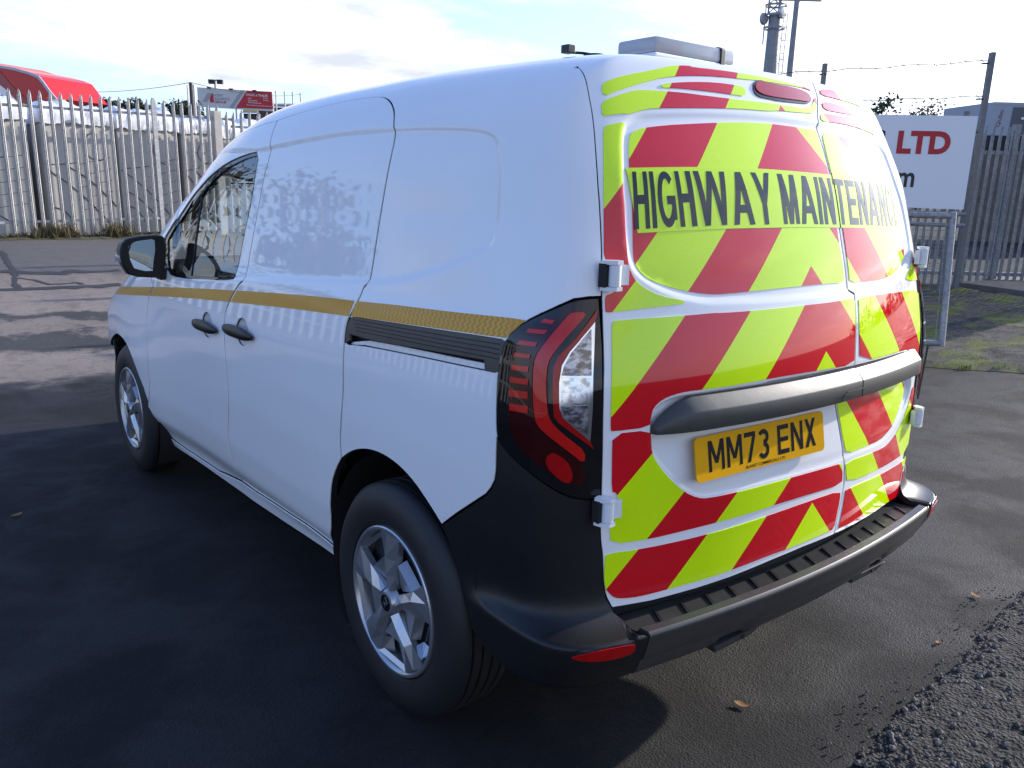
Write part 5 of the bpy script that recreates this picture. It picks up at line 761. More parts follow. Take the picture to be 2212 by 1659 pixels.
# the yard's left side, seen only mirrored in the van
SF = [(-2.6, 15.2), (-7.0, 9.6), (-11.0, 2.0), (-14.0, -6.0)]
b = MB()
for (ax, ay), (bx, by) in zip(SF[:-1], SF[1:]):
    L_ = math.hypot(bx-ax, by-ay); n_ = int(L_/.19); th = math.atan2(by-ay, bx-ax)
    for i in range(n_):
        x, y = ax+(bx-ax)*i/n_, ay+(by-ay)*i/n_; b.box((x, y, 1.28), (.07, .02, 2.5), th)
    for z in (.4, 2.2): b.box(((ax+bx)/2, (ay+by)/2, z), (L_, .04, .05), th)
o = b.build('palisade_fence', M['galv2']); tag(o, 'dark palisade fence mirrored in the white side of the van', 'fence'); o['kind'] = 'stuff'
for k, (x, y, h_, w_) in enumerate(((-4.6, 17.5, 5.2, 3.6), (-8.2, 16.0, 4.6, 3.4), (-12.5, 10., 4.0, 3.0))):
    tree('tree', (x, y, 0), h_, w_, h_*.65, 1500, .12, ['leaf_brown', 'leaf_dark'], ['large tree mirrored in the van side behind the front door', 'tree mirrored in the van side behind the fence reflection', 'lower tree at the left of the yard, outside the picture'][k], 'trees left of the yard', 120+k)
for k, (x, y, h_, w_, m) in enumerate(()): pass
# ---- billboard
bl_ = A3('bill'); o0 = Vector(bl_[0]); ux_ = Vector(bl_[1]-bl_[0]); ux_.z = 0; Wb = ux_.length; ux_.normalize(); Hb = float((bl_[0][2]-bl_[3][2]+bl_[1][2]-bl_[2][2])/2); nb_ = Vector((ux_.y, -ux_.x, 0))
bill = empty('billboard', (o0.x, o0.y, 0), 0, 'white and red ASSET ALLIANCE GROUP billboard on posts above the fence', 'billboard')
slope = (bl_[1][2]-bl_[0][2])/Wb
def bp_(u, v, off=0.):     # u along, v down from the top edge, both in metres
    p = ux_*u+nb_*off; return (p.x, p.y, o0.z+slope*u-v)
M['bw'] = simple('billboard_white', (.62, .60, .58), .5, var=.02); M['br'] = simple('billboard_red', (.50, .018, .03), .5, var=.03); M['bg'] = simple('billboard_grey', (.36, .36, .37), .5, var=.03); M['btext'] = simple('billboard_text_grey', (.33, .35, .38), .5, var=.02); M['btred'] = simple('billboard_text_red', (.42, .04, .10), .5, var=.02); M['bwhite'] = simple('print_white', (.8, .8, .8), .5, var=.01)
b = MB(); b.prism([bp_(0, 0), bp_(Wb, 0), bp_(Wb, Hb), bp_(0, Hb)], tuple(-nb_*.12)); b.build('board', M['bw'], bill)
kx = Wb/1112.; ky = Hb/290.
def bq(pts, mat, nm, off): b = MB(); q = [bp_((x-140)*kx, (y-(185+(x-140)*.063))*ky, off) for x, y in pts]; b.prism(q, tuple(-nb_*.008)); return b.build(nm, mat, bill)
bq([(880, 233), (1250, 252), (1256, 512), (700, 492)], M['br'], 'red_field', .012); bq([(790, 228), (852, 230), (665, 490), (605, 488)], M['bg'], 'grey_band', .012)
bq([(290, 270), (365, 272), (278, 402), (205, 402)], M['bg'], 'logo_bar', .012); bq([(362, 275), (376, 278), (378, 412), (322, 410), (318, 350)], M['br'], 'logo_foot', .014)
def btxt(s, x0, x1, y0, y1, mat, bold=.01):
    v, fs, _ = text_verts(s, bold); pts = [bp_((x0+a*(x1-x0)-140)*kx, (y1+c*(y0-y1)-(185+(x0+a*(x1-x0)-140)*.063)+(a*(x1-x0))*.063)*ky, .022) for a, c in v]; mesh('lettering', pts, fs, mat, bill)
btxt('ASSET', 388, 520, 280, 318, M['btext']); btxt('ALLIANCE', 388, 620, 330, 368, M['btext']); btxt('GROUP', 388, 565, 378, 418, M['btred']); btxt('TRUCK & TRAILER', 862, 1190, 278, 312, M['bwhite'], .02)
btxt('Sales', 888, 940, 338, 355, M['bwhite']); btxt('Contract Hire', 888, 1025, 370, 390, M['bwhite']); btxt('Fleet Management', 888, 1085, 402, 424, M['bwhite']); btxt('Rental', 1118, 1182, 336, 354, M['bwhite']); btxt('Finance', 1118, 1195, 368, 386, M['bwhite']); btxt('WWW.ASSETALLIANCEGROUP.CO.UK', 862, 1240, 442, 456, M['bwhite'])
for u in (.14, .5, .995):
    b = MB(); p = ux_*(u*Wb)-nb_*.12; b.tube([(p.x, p.y, -.2), (p.x, p.y, o0.z+slope*u*Wb-.1)], .06, 8); b.build('post', M['bg'], bill)
for u in (.19, .48, .79):
    p = ux_*(u*Wb)+nb_*.35; b = MB(); b.box((p.x, p.y, o0.z+slope*u*Wb-.02), (.22, .12, .09), math.atan2(ux_.y, ux_.x)); b.tube([(p.x, p.y, o0.z+slope*u*Wb), tuple(Vector((p.x, p.y, o0.z+slope*u*Wb))-nb_*.4)], .02, 6); b.build('spotlight', M['black_trim'], bill)
# ---- workshop building behind the billboard
bd = A3('bldg'); q0, q1 = Vector(bd[0]), Vector(bd[1]); q1 = q0+(q1-q0)*1.6; bx_ = (q1-q0); bx_.z = 0; Lb = bx_.length; bx_.normalize(); bn_ = Vector((-bx_.y, bx_.x, 0))
bldg = empty('workshop', (q0.x, q0.y, 0), 0, 'long dark workshop with a low grey roof right of the billboard', 'building')
zt = float(bd[0][2]); ze = float(bd[3][2]); zf_ = float(bd[2][2])
rel = lambda u, d, z: tuple(bx_*u+bn_*d+Vector((0, 0, z)))
b = MB(); b.v += [rel(-1, -.4, ze-.25), rel(Lb, -.4, ze-.25), rel(Lb, 9, zt+.05), rel(-1, 9, zt+.05), rel(-1, 9, zt-.15), rel(Lb, 9, zt-.15), rel(Lb, -.4, ze-.45), rel(-1, -.4, ze-.45)]; b.f += [(0, 1, 2, 3), (7, 6, 1, 0), (4, 5, 6, 7), (0, 3, 4, 7), (1, 6, 5, 2)]; b.build('roof', simple('grey_roof_sheet', (.30, .30, .29), .6, var=.08, vscale=.4), bldg)
b = MB(); b.prism([rel(-.8, 0, 0), rel(Lb-.2, 0, 0), rel(Lb-.2, 0, ze-.47), rel(-.8, 0, ze-.47)], tuple(bn_*8.6)); b.build('wall', simple('dark_cladding', (.075, .06, .052), .8, var=.1, vscale=.5), bldg)
for u in (1.6, 3.6, 5.6, 7.6):
    b = MB(); b.v += [rel(u, 2.0, ze-.25+(zt-ze+.3)*2.4/9.4+.02), rel(u+.9, 2.0, ze-.25+(zt-ze+.3)*2.4/9.4+.02), rel(u+1.1, 5.0, ze-.25+(zt-ze+.3)*5.4/9.4+.02), rel(u+.2, 5.0, ze-.25+(zt-ze+.3)*5.4/9.4+.02)]; b.f.append((0, 1, 2, 3)); b.build('skylight', simple('skylight_grey', (.14, .15, .16), .3, var=.05), bldg)
for k, p in enumerate(A3('flag')):
    b = MB(); b.tube([(p[0], p[1], 0), tuple(p)], .055, 8); b.lathe([(0, .09), (.10, .06), (.14, 0)], 'z', tuple(p), 8); o = b.build('flagpole', M['bw'], None, True); tag(o, ['bare white flagpole nearest the right edge of the billboard', 'second bare white flagpole from the billboard', 'third bare white flagpole from the billboard', 'farthest flagpole from the billboard, just above the van roof'][k], 'flagpole', 'bare white flagpoles by the workshop')
# yellow sign and awning under the billboard
ys = A3('yellow'); sg = empty('shop_sign', tuple(ys[0]), 0, 'small yellow sign over a grey awning below the billboard', 'sign'); o1 = Vector(ys[1]-ys[0]); up_ = Vector((0, 0, float(ys[3][2]-ys[0][2])))
b = MB(); b.prism([(0, 0, 0), tuple(o1), tuple(o1+up_*.5), tuple(up_*.5)], (.05, .05, 0)); b.build('board', simple('sign_yellow', (.65, .5, .02), .5, var=.03), sg); b = MB(); b.prism([tuple(up_*.52), tuple(o1+up_*.52), tuple(o1+up_*1.0+Vector((-.12, -.12, 0))), tuple(up_*1.0+Vector((-.12, -.12, 0)))], (.05, .05, .02)); b.build('awning', M['bg'], sg)
b = MB(); b.prism([(.05, .05, float(up_.z)-.02), tuple(o1+Vector((.05, .05, float(up_.z)-.02))), tuple(o1+Vector((.05, .05, -4.9))), (.05, .05, -4.9)], (.3, .3, 0)); b.build('kiosk_wall', simple('kiosk_dark', (.06, .055, .05), .8, var=.1), sg)
# ---- poles, floodlights, wires
def pole(k, r, mat, name, label, cat, top=None):
    p, q = A3(k); b = MB(); b.tube([(p[0], p[1], -.1), tuple(p)], [r*1.15, r*.85], 8); return tag(b.build(name, mat, None, True), label, cat)
M['wood'] = simple('creosoted_wood', (.07, .055, .045), .9, var=.2)
pole('pole1', .09, M['wood'], 'utility_pole', 'dark wooden utility pole left of the billboard', 'pole'); pole('pole2', .05, M['bw'], 'white_pole', 'thin white pole between the wooden pole and the billboard', 'pole'); pole('pole3', .035, M['bw'], 'white_pole', 'thin white pole left of the wooden utility pole', 'pole')
def flood(k, label, r=.06):
    a, c, m, base = A3(k); o = empty('floodlight_mast', (m[0], m[1], 0), 0, label, 'floodlight'); b = MB(); b.tube([(0, 0, 0), (0, 0, m[2])], r, 8); b.build('pole', M['galv2'], o)
    b = MB(); a_, c_ = Vector(a)-Vector((m[0], m[1], 0)), Vector(c)-Vector((m[0], m[1], 0)); b.tube([tuple(a_), tuple(c_)], r*.7, 6); b.build('crossarm', M['galv2'], o); d = (c_-a_).normalized(); th = math.atan2(d.y, d.x)
    for e in (a_, c_): b = MB(); b.box((e.x, e.y-.1, e.z-.10), (.36, .22, .26), th); b.build('lamp', M['black_trim'], o, False, .02)
    return o
flood('flood1', 'twin floodlight mast behind the top of the billboard'); f2 = flood('flood2', 'pale twin floodlight among the trees right of the red lorry')
p1 = Vector(A3('pole1')[0]); b = MB(); w0 = Vector((9.5, 49.8, 5.0)); pts_ = [tuple(w0.lerp(p1, t_)-Vector((0, 0, .5*t_*(1-t_)))) for t_ in np.linspace(0, 1, 10)]; b.tube(pts_, .012, 4); w1 = Vector(A3('flag')[3]); b.tube([tuple(p1.lerp(w1, t_)-Vector((0, 0, 1.2*t_*(1-t_)))) for t_ in np.linspace(0, 1, 10)], .012, 4); tag(b.build('overhead_wire', M['dark']), 'thin overhead wire running from the floodlight past the wooden pole', 'wire')
# tall lattice-topped mast and lamp post, right of the light bar
m = A3('mast'); mast = empty('telecom_mast', (m[2][0], m[2][1], 0), 0, 'tall grey telecom mast with dish and ladder, left of the lamp post', 'mast'); mv = lambda p: tuple(Vector(p)-Vector((m[2][0], m[2][1], 0)))
x0, y0 = m[2][0], m[2][1]; b = MB(); zb = float(m[1][2]); b.tube([(0, 0, 0), (0, 0, zb)], [.42, .30], 12); b.build('column', M['galv2'], mast, True)
sd = Vector((math.cos(R(-39)), math.sin(R(-39)), 0))
b = MB()
for s in (.42, .62): b.tube([tuple(sd*s), tuple(sd*s+Vector((0, 0, zb)))], .02, 5)
for z in np.arange(.3, zb, .3): b.tube([tuple(sd*.42+Vector((0, 0, z))), tuple(sd*.62+Vector((0, 0, z)))], .015, 4)
for z in np.arange(1, zb, 1.2): b.tube([(0, 0, z), tuple(sd*.42+Vector((0, 0, z)))], .02, 4)
b.build('ladder', M['galv2'], mast)
b = MB()
for a in range(3):
    an = a*2.094; b.tube([(.35*math.cos(an), .35*math.sin(an), zb), (.35*math.cos(an), .35*math.sin(an), zb+5)], .05, 6)
for k in range(12):
    for a in range(3): a0, a1 = a*2.094, (a+1)*2.094; z = zb+k*.42; b.tube([(.35*math.cos(a0), .35*math.sin(a0), z), (.35*math.cos(a1), .35*math.sin(a1), z+.42)], .03, 4)
b.build('lattice_top', M['galv2'], mast)
b = MB(); d_ = -sd*.55; b.lathe([(-.10, 0), (-.08, .26), (.05, .29), (.10, 0)], 'y', (d_.x, d_.y, float(m[3][2])), 18); b.tube([tuple(d_+Vector((0, 0, float(m[3][2])))), (0, 0, float(m[3][2]))], .03, 5); b.tube([tuple(d_*.9+Vector((0, 0, float(m[3][2])+.6))), tuple(d_*.9+Vector((0, 0, float(m[3][2])-1.2)))], .03, 5); b.build('dish', M['bg'], mast, True)
b = MB(); b.lathe([(-.10, 0), (-.08, .26), (.06, .28), (.08, 0)], 'y', (.0, -.42, float(m[4][2])), 18); b.build('drum_aerial', M['bw'], mast, True)
b = MB()
for z in (zb-.1, zb+.35, zb-.7): b.lathe([(-.05, .55), (.05, .55)], 'z', (0, 0, z), 10)
b.build('ring_platform', M['galv2'], mast)
lpv = A3('lampp'); bx0 = lpv[1]; lamp = empty('lamp_post', (bx0[0], bx0[1], 0), 0, 'grey lamp post with a crossbar and one floodlight, right of the mast', 'lamp post'); zb = float(lpv[0][2]); b = MB(); b.tube([(0, 0, 0), (0, 0, zb)], [.19, .12], 10); b.build('column', M['galv2'], lamp, True)
b = MB(); b.box((0, 0, zb), (2.15, .14, .18), R(-39)); b.build('crossbar', M['galv'], lamp); b = MB(); q = sd*.62; b.box((q.x, q.y, zb+.22), (.45, .3, .30), R(-39)); b.build('floodlight', M['black_trim'], lamp, False, .02); b = MB(); q = sd*-.05; b.box((q.x, q.y, zb+.10), (.22, .22, .22), R(-39)); b.build('junction_box', M['bw'], lamp)
# ---- right-hand fences, barbed wire, sign
PR = A3('PR'); PLt = A3('PL_top'); pl_xy = PLt[:2]
PT = 3.03
bf = empty('barbed_wire_fence', tuple(PR), 0, 'tall grey posts strung with three strands of barbed wire behind the van', 'fence')
ldir = Vector((pl_xy[0]-PR[0], pl_xy[1]-PR[1], 0)); span = ldir.length; ldir.normalize(); la = math.atan2(ldir.y, ldir.x)
M['postgrey'] = simple('post_grey', (.15, .155, .165), .6, var=.15, vscale=14, metal=.3)
for k, s in enumerate((0, span, 2*span, 3*span)):
    p = ldir*s; b = MB(); b.box((p.x, p.y, (PT+.02*k)/2), (.06, .085, PT+.02*k), R(-45)); po = b.build('post', M['postgrey'], bf, False, .006)
    if k < 2:
        for z in (2.90, 2.47, 2.06): b = MB(); b.box((p.x-.02, p.y+(.05 if k == 0 else 0), z), (.03, .11, .018)); b.build('wire_bracket', M['black_trim'], po)
M['wire'] = simple('rusty_wire', (.06, .05, .045), .8, var=.2)
for z in (2.93, 2.50, 2.09):
    b = MB(); n_ = 40; tot = 3*span; rr = np.random.default_rng(int(z*100)); b.tube([tuple(ldir*(tot*i/n_)+Vector((0, 0, z+.012*math.sin(i*1.3)+.02*i/n_*3))) for i in range(n_+1)], .006, 5, False)
    for i in range(int(tot/.20)):
        q = ldir*(.1+i*.20); a = rr.random()*3
        for sgn in (-1, 1): b.tube([(q.x, q.y-.0, z+.004+.02*(i*.2/tot)*3), (q.x+.02*math.cos(a), q.y+.03*sgn, z+.004+sgn*.028+.02*(i*.2/tot)*3)], .004, 4)
    b.build('barbed_wire', M['wire'], bf)
pm2 = paling_mesh(2.10, .050, .024); pm2.materials.append(M['galv2'])
def run(name, p, q, label, step=.155, n=None, htop=2.25):
    p, q = np.array(p), np.array(q); L_ = np.hypot(*(q-p)[:2]); a = math.atan2(q[1]-p[1], q[0]-p[0]); zb_ = float(hground(*p[:2])); o = empty(name, (p[0], p[1], zb_), a, label, 'fence'); n = int(L_/step)
    for i in range(n): c = bpy.data.objects.new('paling', pm2); COL.objects.link(c); c.parent = o; c.location = (.06+i*step, 0, .06); c.scale = (1, 1, (htop-.06)/2.10)
    for z in (.22, 1.90): b = MB(); b.box((L_/2, .02, z), (L_, .006, .05)); b.box((L_/2, .05, z+.022), (L_, .05, .006)); b.build('rail', M['galv2'], o)
    x = 1.54
    while x < L_: b = MB(); b.box((x, .06, 1.13), (.10, .055, 2.3)); b.build('post', M['galv2'], o); x += 2.72
    return o
fd_ = np.array([.777, -.629]); fb_ = np.array([10.82, 3.11])
run('palisade_fence', fb_-fd_*4.2, fb_+fd_*3.4, 'grey palisade fence of narrow pales beyond the LTD sign and the verge', .107)
sg_ = A3('sign'); S1, S2 = Vector(sg_[1]), Vector(sg_[2]); S0 = Vector(sg_[0]); sx_ = (S0-S1); sx_.z = 0; sx_.normalize(); H_s = S1.z-S2.z; Ls = 3.0
sign = empty('company_sign', (S1.x, S1.y, 0), 0, 'large white sign reading LTD in red on the fence right of the van', 'sign'); sn = Vector((sx_.y, -sx_.x, 0)); sn = sn if sn.dot(Vector((-1, -1, 0))) > 0 else -sn
sp_ = lambda u, z, o=0.: tuple(sx_*u+sn*o+Vector((0, 0, z)))
b = MB(); b.prism([sp_(0, S1.z), sp_(Ls, S1.z+.02), sp_(Ls, S2.z+.02), sp_(-.0, S2.z)], tuple(-sn*.01)); b.build('board', simple('sign_white', (.72, .73, .76), .45, var=.01), sign)
PXM = 1/ (204/ H_s)      # metres per photograph pixel at the sign
def stxt(s, xr, xl, zt_, zb_, mat, bold):
    v, fs, _ = text_verts(s, bold); mesh('lettering', [sp_(xl+a*(xr-xl), zb_+c*(zt_-zb_), .004) for a, c in v], fs, mat, sign)
M['sred'] = simple('sign_red', (.42, .008, .02), .45, var=.02); M['sblack'] = simple('sign_black', (.015, .016, .02), .45, var=.02)
k_ = PXM/1.0
stxt('LTD', 48*k_, 160*k_, S1.z-33*k_, S1.z-83.5*k_, M['sred'], .045); stxt('S', 186*k_, 217*k_, S1.z-31*k_, S1.z-81.5*k_, M['sblack'], .045); stxt('om', 113*k_, 179*k_, S1.z-125*k_, S1.z-158*k_, M['sblack'], .02)
for u in (.12, 1.6):
    b = MB(); b.box(sp_(u, 1.2, -.05), (.06, .05, 2.4), math.atan2(sx_.y, sx_.x)); b.build('sign_post', M['postgrey'], sign)
b = MB(); b.tube([sp_(-.05, S2.z-.06, -.03), sp_(Ls, S2.z-.06, -.03)], .03, 6); b.tube([sp_(-.05, S2.z-.20, -.03), sp_(Ls, S2.z-.20, -.03)], .03, 6); b.build('sign_frame', M['galv2'], sign)
# weldmesh panel leaning at the verge
tb = A3('tube'); b0, b1, b2 = Vector(tb[0]), Vector(tb[1]), Vector(tb[2]); dxy = (b2-b1); dxy.z = 0; dxy.normalize()
wm = empty('mesh_panel', (b1.x, b1.y, 0), 0, 'low galvanised weldmesh panel standing on the mossy verge beside the van', 'mesh panel'); zt_, zb_ = float(b0.z), float(b1.z); tp_ = (b0-b1); tp_.z = 0
tp = lambda u, z: (dxy.x*u+tp_.x*(z-zb_)/(zt_-zb_), dxy.y*u+tp_.y*(z-zb_)/(zt_-zb_), z)
b = MB(); b.tube([tp(0, zb_-.02), tp(0, zt_)], .024, 10); b.build('tube', M['galv2'], wm, True); b = MB(); b.tube([tp(1.9, zb_-.02), tp(1.9, zt_)], .024, 10); b.build('tube', M['galv2'], wm, True)
b = MB(); b.tube([tp(0, zb_), tp(1.9, zb_)], .024, 10); b.build('tube', M['galv2'], wm, True); b = MB(); b.tube([tp(0, zt_-.03), tp(1.9, zt_-.03)], .024, 10); b.build('tube', M['galv2'], wm, True)
b = MB()
for z in np.arange(zb_, zt_, .05): b.tube([tp(-.03, z), tp(1.92, z)], .002, 4)
for u in np.arange(.05, 1.9, .15): b.tube([tp(u, zb_), tp(u, zt_)], .002, 4)
tag(b.build('wire_mesh', M['galv2'], wm), kind='stuff')
g0 = float(hground(b1.x, b1.y)); b = MB(); b.tube([tp(.10, zb_), (dxy.x*.12, dxy.y*.12, g0-.05)], .008, 6); b.tube([tp(1.8, zb_), (dxy.x*1.8, dxy.y*1.8, g0-.05)], .008, 6); b.build('leg', M['wire'], wm)
# grey cabin at the right edge
cb = A3('cabin'); c0_, c1_ = Vector(cb[0]), Vector(cb[1]); cx_ = (c1_-c0_); cx_.z = 0; cx_.normalize(); cn = Vector((cx_.y, -cx_.x, 0)); cn = cn if cn.dot(Vector((-1, -1, 0))) > 0 else -cn
cab = empty('trailer', (c0_.x, c0_.y, 0), 0, 'grey box trailer with a small Qubo name at the right edge behind the fence', 'trailer'); zt_, zb_ = float(cb[0][2]), float(cb[3][2])
cp = lambda u, z, o=0.: tuple(cx_*u+cn*o+Vector((0, 0, z)))
b = MB(); b.prism([cp(0, zt_), cp(6, zt_), cp(6, zb_), cp(0, zb_)], tuple(-cn*2.4)); b.build('box', simple('trailer_grey', (.30, .33, .38), .5, var=.04), cab)
b = MB(); b.prism([cp(0, zt_, .01), cp(6, zt_, .01), cp(6, zt_-.06, .01), cp(0, zt_-.06, .01)], tuple(-cn*.02)); b.build('top_rail', M['bg'], cab)
dp_ = Vector(cb[4])-c0_; ud = float(Vector((dp_.x, dp_.y, 0)).dot(cx_)); b = MB(); b.prism([cp(ud, float(cb[4][2]), .012), cp(6, float(cb[5][2]), .012), cp(6, zb_+.02, .012), cp(ud-.03, zb_+.02, .012)], tuple(-cn*.01)); b.build('dark_door', simple('trailer_dark', (.075, .085, .10), .5, var=.05), cab)
b = MB(); b.prism([cp(ud+.22, zt_-.34, .03), cp(ud+.46, zt_-.33, .03), cp(ud+.46, zt_-.39, .03), cp(ud+.22, zt_-.39, .03)], tuple(-cn*.02)); b.build('door_label', M['bwhite'], cab)
v, fs, _ = text_verts('Qubo', .01); mesh('lettering', [cp(.22-c*.12+a*.05, zt_-.58+a*.40, .006) for a, c in v], fs, simple('trailer_print', (.16, .05, .09), .5, var=.02), cab)
b = MB(); b.prism([cp(0, zb_), cp(6, zb_), cp(6, zb_-.9), cp(0, zb_-.9)], tuple(-cn*2.3)); b.build('chassis', M['dark'], cab)
b = MB(); b.prism([cp(-.6, 2.2, .6), cp(6, 2.2, .6), cp(6, .1, .6), cp(-.6, .1, .6)], tuple(-cn*.2)); o = b.build('concrete_wall', M['oldconc'], None); o.location = (c0_.x, c0_.y, 0); tag(o, 'brownish concrete wall below the grey trailer, behind the palings', 'wall')

# ================================================================== the van
def signed_grid(poly, lo, hi, st=.006):
    us = np.arange(lo[0], hi[0], st); ws = np.arange(lo[1], hi[1], st); A, B = np.meshgrid(us, ws, indexing='ij'); p = np.stack([A.ravel(), B.ravel()], 1)
    d = segdist(poly, p); d = np.where(inside(poly, p), d, -d).reshape(A.shape)
    def g(u, w):
        u = np.asarray(u, float); w = np.asarray(w, float)
        fu = np.clip((u-lo[0])/st, 0, len(us)-1.001); fw = np.clip((w-lo[1])/st, 0, len(ws)-1.001); i = fu.astype(int); j = fw.astype(int); a = fu-i; b = fw-j
        return d[i, j]*(1-a)*(1-b)+d[i+1, j]*a*(1-b)+d[i, j+1]*(1-a)*b+d[i+1, j+1]*a*b
    return g
F0 = build(P)
rec3 = solve('L', chaikin(D['recess'], 2, True), F0)[:, 1:]
gS = signed_grid(rec3, (-.6, 1.0), (2.5, 1.9))
wr3 = solve('B', chaikin(D['winrec'], 2, True), F0)[:, [0, 2]]; pr3 = solve('B', chaikin(D['platerec'], 1, True), F0)[:, [0, 2]]
gW = signed_grid(wr3, (-.95, 1.15), (.95, 1.9)); gP = signed_grid(pr3, (-.95, .7), (.95, 1.12))
def ds(y, z): return .0075*sstep(-.004, .016, gS(y, z))
def dr(x, z):
    return .007*sstep(-.008, .014, gW(x, z)) + sstep(-.002, .014, gP(x, z))*(.004+.016*np.clip((z-.80)/.15, 0, 1))
F = build(P, ds, dr)
EXTRA['B'] = [densify(inset(chaikin(D[k], 2, True), d), .009) for k, ds_ in (('winrec', (-.010, -.002, .006, .014)), ('platerec', (-.003, .004, .013))) for d in ds_]
EXTRA['L'] = [densify(inset(chaikin(D['recess'], 2, True), d), .010) for d in (-.005, .002, .009, .016)]
van = empty('panel_van', label='white panel van with red and yellow chevrons and HIGHWAY MAINTENANCE on its rear doors', cat='van')
van.matrix_world = G.to_4x4()
C_ = lambda k, n=1: chaikin(D[k], n)
gB = C_('gapB', 2); gC = C_('gapC', 2); RE = C_('rearedge', 1); LMP = np.array(D['lamp']); AR = C_('archR', 1); AF = C_('archF', 1)
DT = np.array([(1.1384, 1.9083), (1.25, 1.895), (1.37, 1.873), (1.50, 1.838), (1.63, 1.785), (1.73, 1.725), (1.825, 1.65), (1.9113, 1.575), (2.02, 1.49), (2.132, 1.408), (2.24, 1.325)])
BT = 2.15
def cut_b(p, b):              # first point of a falling polyline at height b
    for i in range(len(p)-1):
        if p[i, 1] >= b >= p[i+1, 1]: t = (p[i, 1]-b)/(p[i, 1]-p[i+1, 1]); return p[i]+t*(p[i+1]-p[i]), i+1
re_top, i_re = cut_b(RE, BT)
sw = np.array(D['sidewhite'])[1:]
i_l = int(np.argmin(np.hypot(*(LMP-np.array([-.4616, .9457])).T)))
iA0 = int(np.argmin(np.hypot(*(AR-gC[-1]).T))); iA1 = int(np.argmin(np.hypot(*(AR-sw[-1]).T)))
arch_up = AR[iA0:iA1+1][::-1]
WS = np.array([(2.72, 1.17), (2.32, 1.375), (1.99, 1.60), (1.73, 1.83), (1.58, 2.02), (1.50, BT)])
body_poly = np.vstack([[re_top], RE[i_re:], LMP[:i_l+1], sw, arch_up[1:], gC[::-1], DT[1:], [(2.40, 1.235), (2.56, 1.165)], WS])
rail_hole = chaikin(D['railhole'], 1, True)
FG = .016
for mir in (False, True):
    panel('side_panel', 'L', body_poly, M['white'], van, holes=[rail_hole], grid=.012 if not mir else .05, gap=.0042, depth=.024, mirror=mir)
# roof
seam = solve('L', np.stack([np.linspace(re_top[0], 1.50, 40), np.full(40, BT)], 1), F)
def roof_pt(xs, y): return np.array([(x, y, 1.9) for x in xs])
def proj_T(x, y):             # roof point above (x, y)
    ab = np.array([[x, y]]); C0_, lo, hi = None, 1.2, 2.1
    for _ in range(40):
        m = (lo+hi)/2
        if F(np.array([x]), np.array([y]), np.array([m]))[0] > 0: hi = m
        else: lo = m
    return (x, y, lo)
xe = abs(seam[0, 0])-.03
rear_roof = np.array([proj_T(x, -.402-.012*(1-(x/xe)**2)) for x in np.linspace(xe, -xe, 25)])
ws_top = np.array([proj_T(x, 1.50+.10*(1-(x/.60)**2)) for x in np.linspace(-.57, .57, 21)])
L3 = np.vstack([seam[1:]]); R3 = L3[::-1]*np.array([-1, 1, 1])
roofT = dom_inv('T', np.vstack([L3, ws_top, R3, rear_roof]))
panel('roof_panel', 'T', roofT, M['white'], van, grid=.03, gap=.0)
# inner shell that closes the gaps, wheel wells left open
def shell():
    g = lambda a, b, n: np.linspace(a, b, n)
    f = lambda x, y, z: F0(x, y, z)+.034
    V, Fc = [], []
    def add(dom, A, B, keep, mir=False):
        a, b = np.meshgrid(A, B, indexing='ij'); p = solve(dom, np.stack([a.ravel(), b.ravel()], 1), f)
        if mir: p = p*np.array([-1, 1, 1])
        n0 = len(V); V.extend(p.tolist()); nb = len(B)
        for i in range(len(A)-1):
            for j in range(nb-1):
                q = (i*nb+j, (i+1)*nb+j, (i+1)*nb+j+1, i*nb+j+1); c = p[list(q)].mean(0)
                if keep(c): Fc.append(tuple(n0+k for k in q))
    def ks(c):
        for wy in (0., 2.717):
            if math.hypot(c[1]-wy, c[2]-.36) < .47: return False
        if c[1] < -.05 and c[2] < .47: return False
        return not (c[1] > 1.02 and c[2] > 1.13)
    kc = lambda c: not (c[1] > 1.02 and c[2] > 1.13)
    for m in (0, 1): add('L', g(-.70, 3.45, 90), g(.30, 2.0, 44), ks, m)
    add('B', g(-.9, .9, 30), g(.38, 2.0, 30), kc); add('F', g(-.9, .9, 24), g(.28, 1.9, 24), kc); add('T', g(-.9, .9, 24), g(-.7, 1.45, 30), lambda c: c[1] < 1.45)
    o = mesh('inner_shell', V, Fc, M['dark'], van)
shell()
b = MB(); b.box((0, 1.35, .34), (1.2, 3.9, .05)); b.prism([(-.80, 1.02, .45), (.80, 1.02, .45), (.78, 1.02, 1.25), (.60, 1.02, 1.74), (-.60, 1.02, 1.74), (-.78, 1.02, 1.25)], (0, .02, 0)); b.build('floor_pan', M['dark'], van)
for wy in (0., 2.717):
    for s in (-1, 1):
        prof = [(s*.89, .415), (s*.62, .415), (s*.60, .36), (s*.60, .0)]
        w = MB(); w.lathe(prof, 'x', (0, wy, .36), 40); w.f = [q for q in w.f if min(w.v[i][2] for i in q) > (.40 if wy < 1 and min(w.v[i][1] for i in q) < -.25 else .10)]; w.build('wheel_well', M['dark'], van, True)
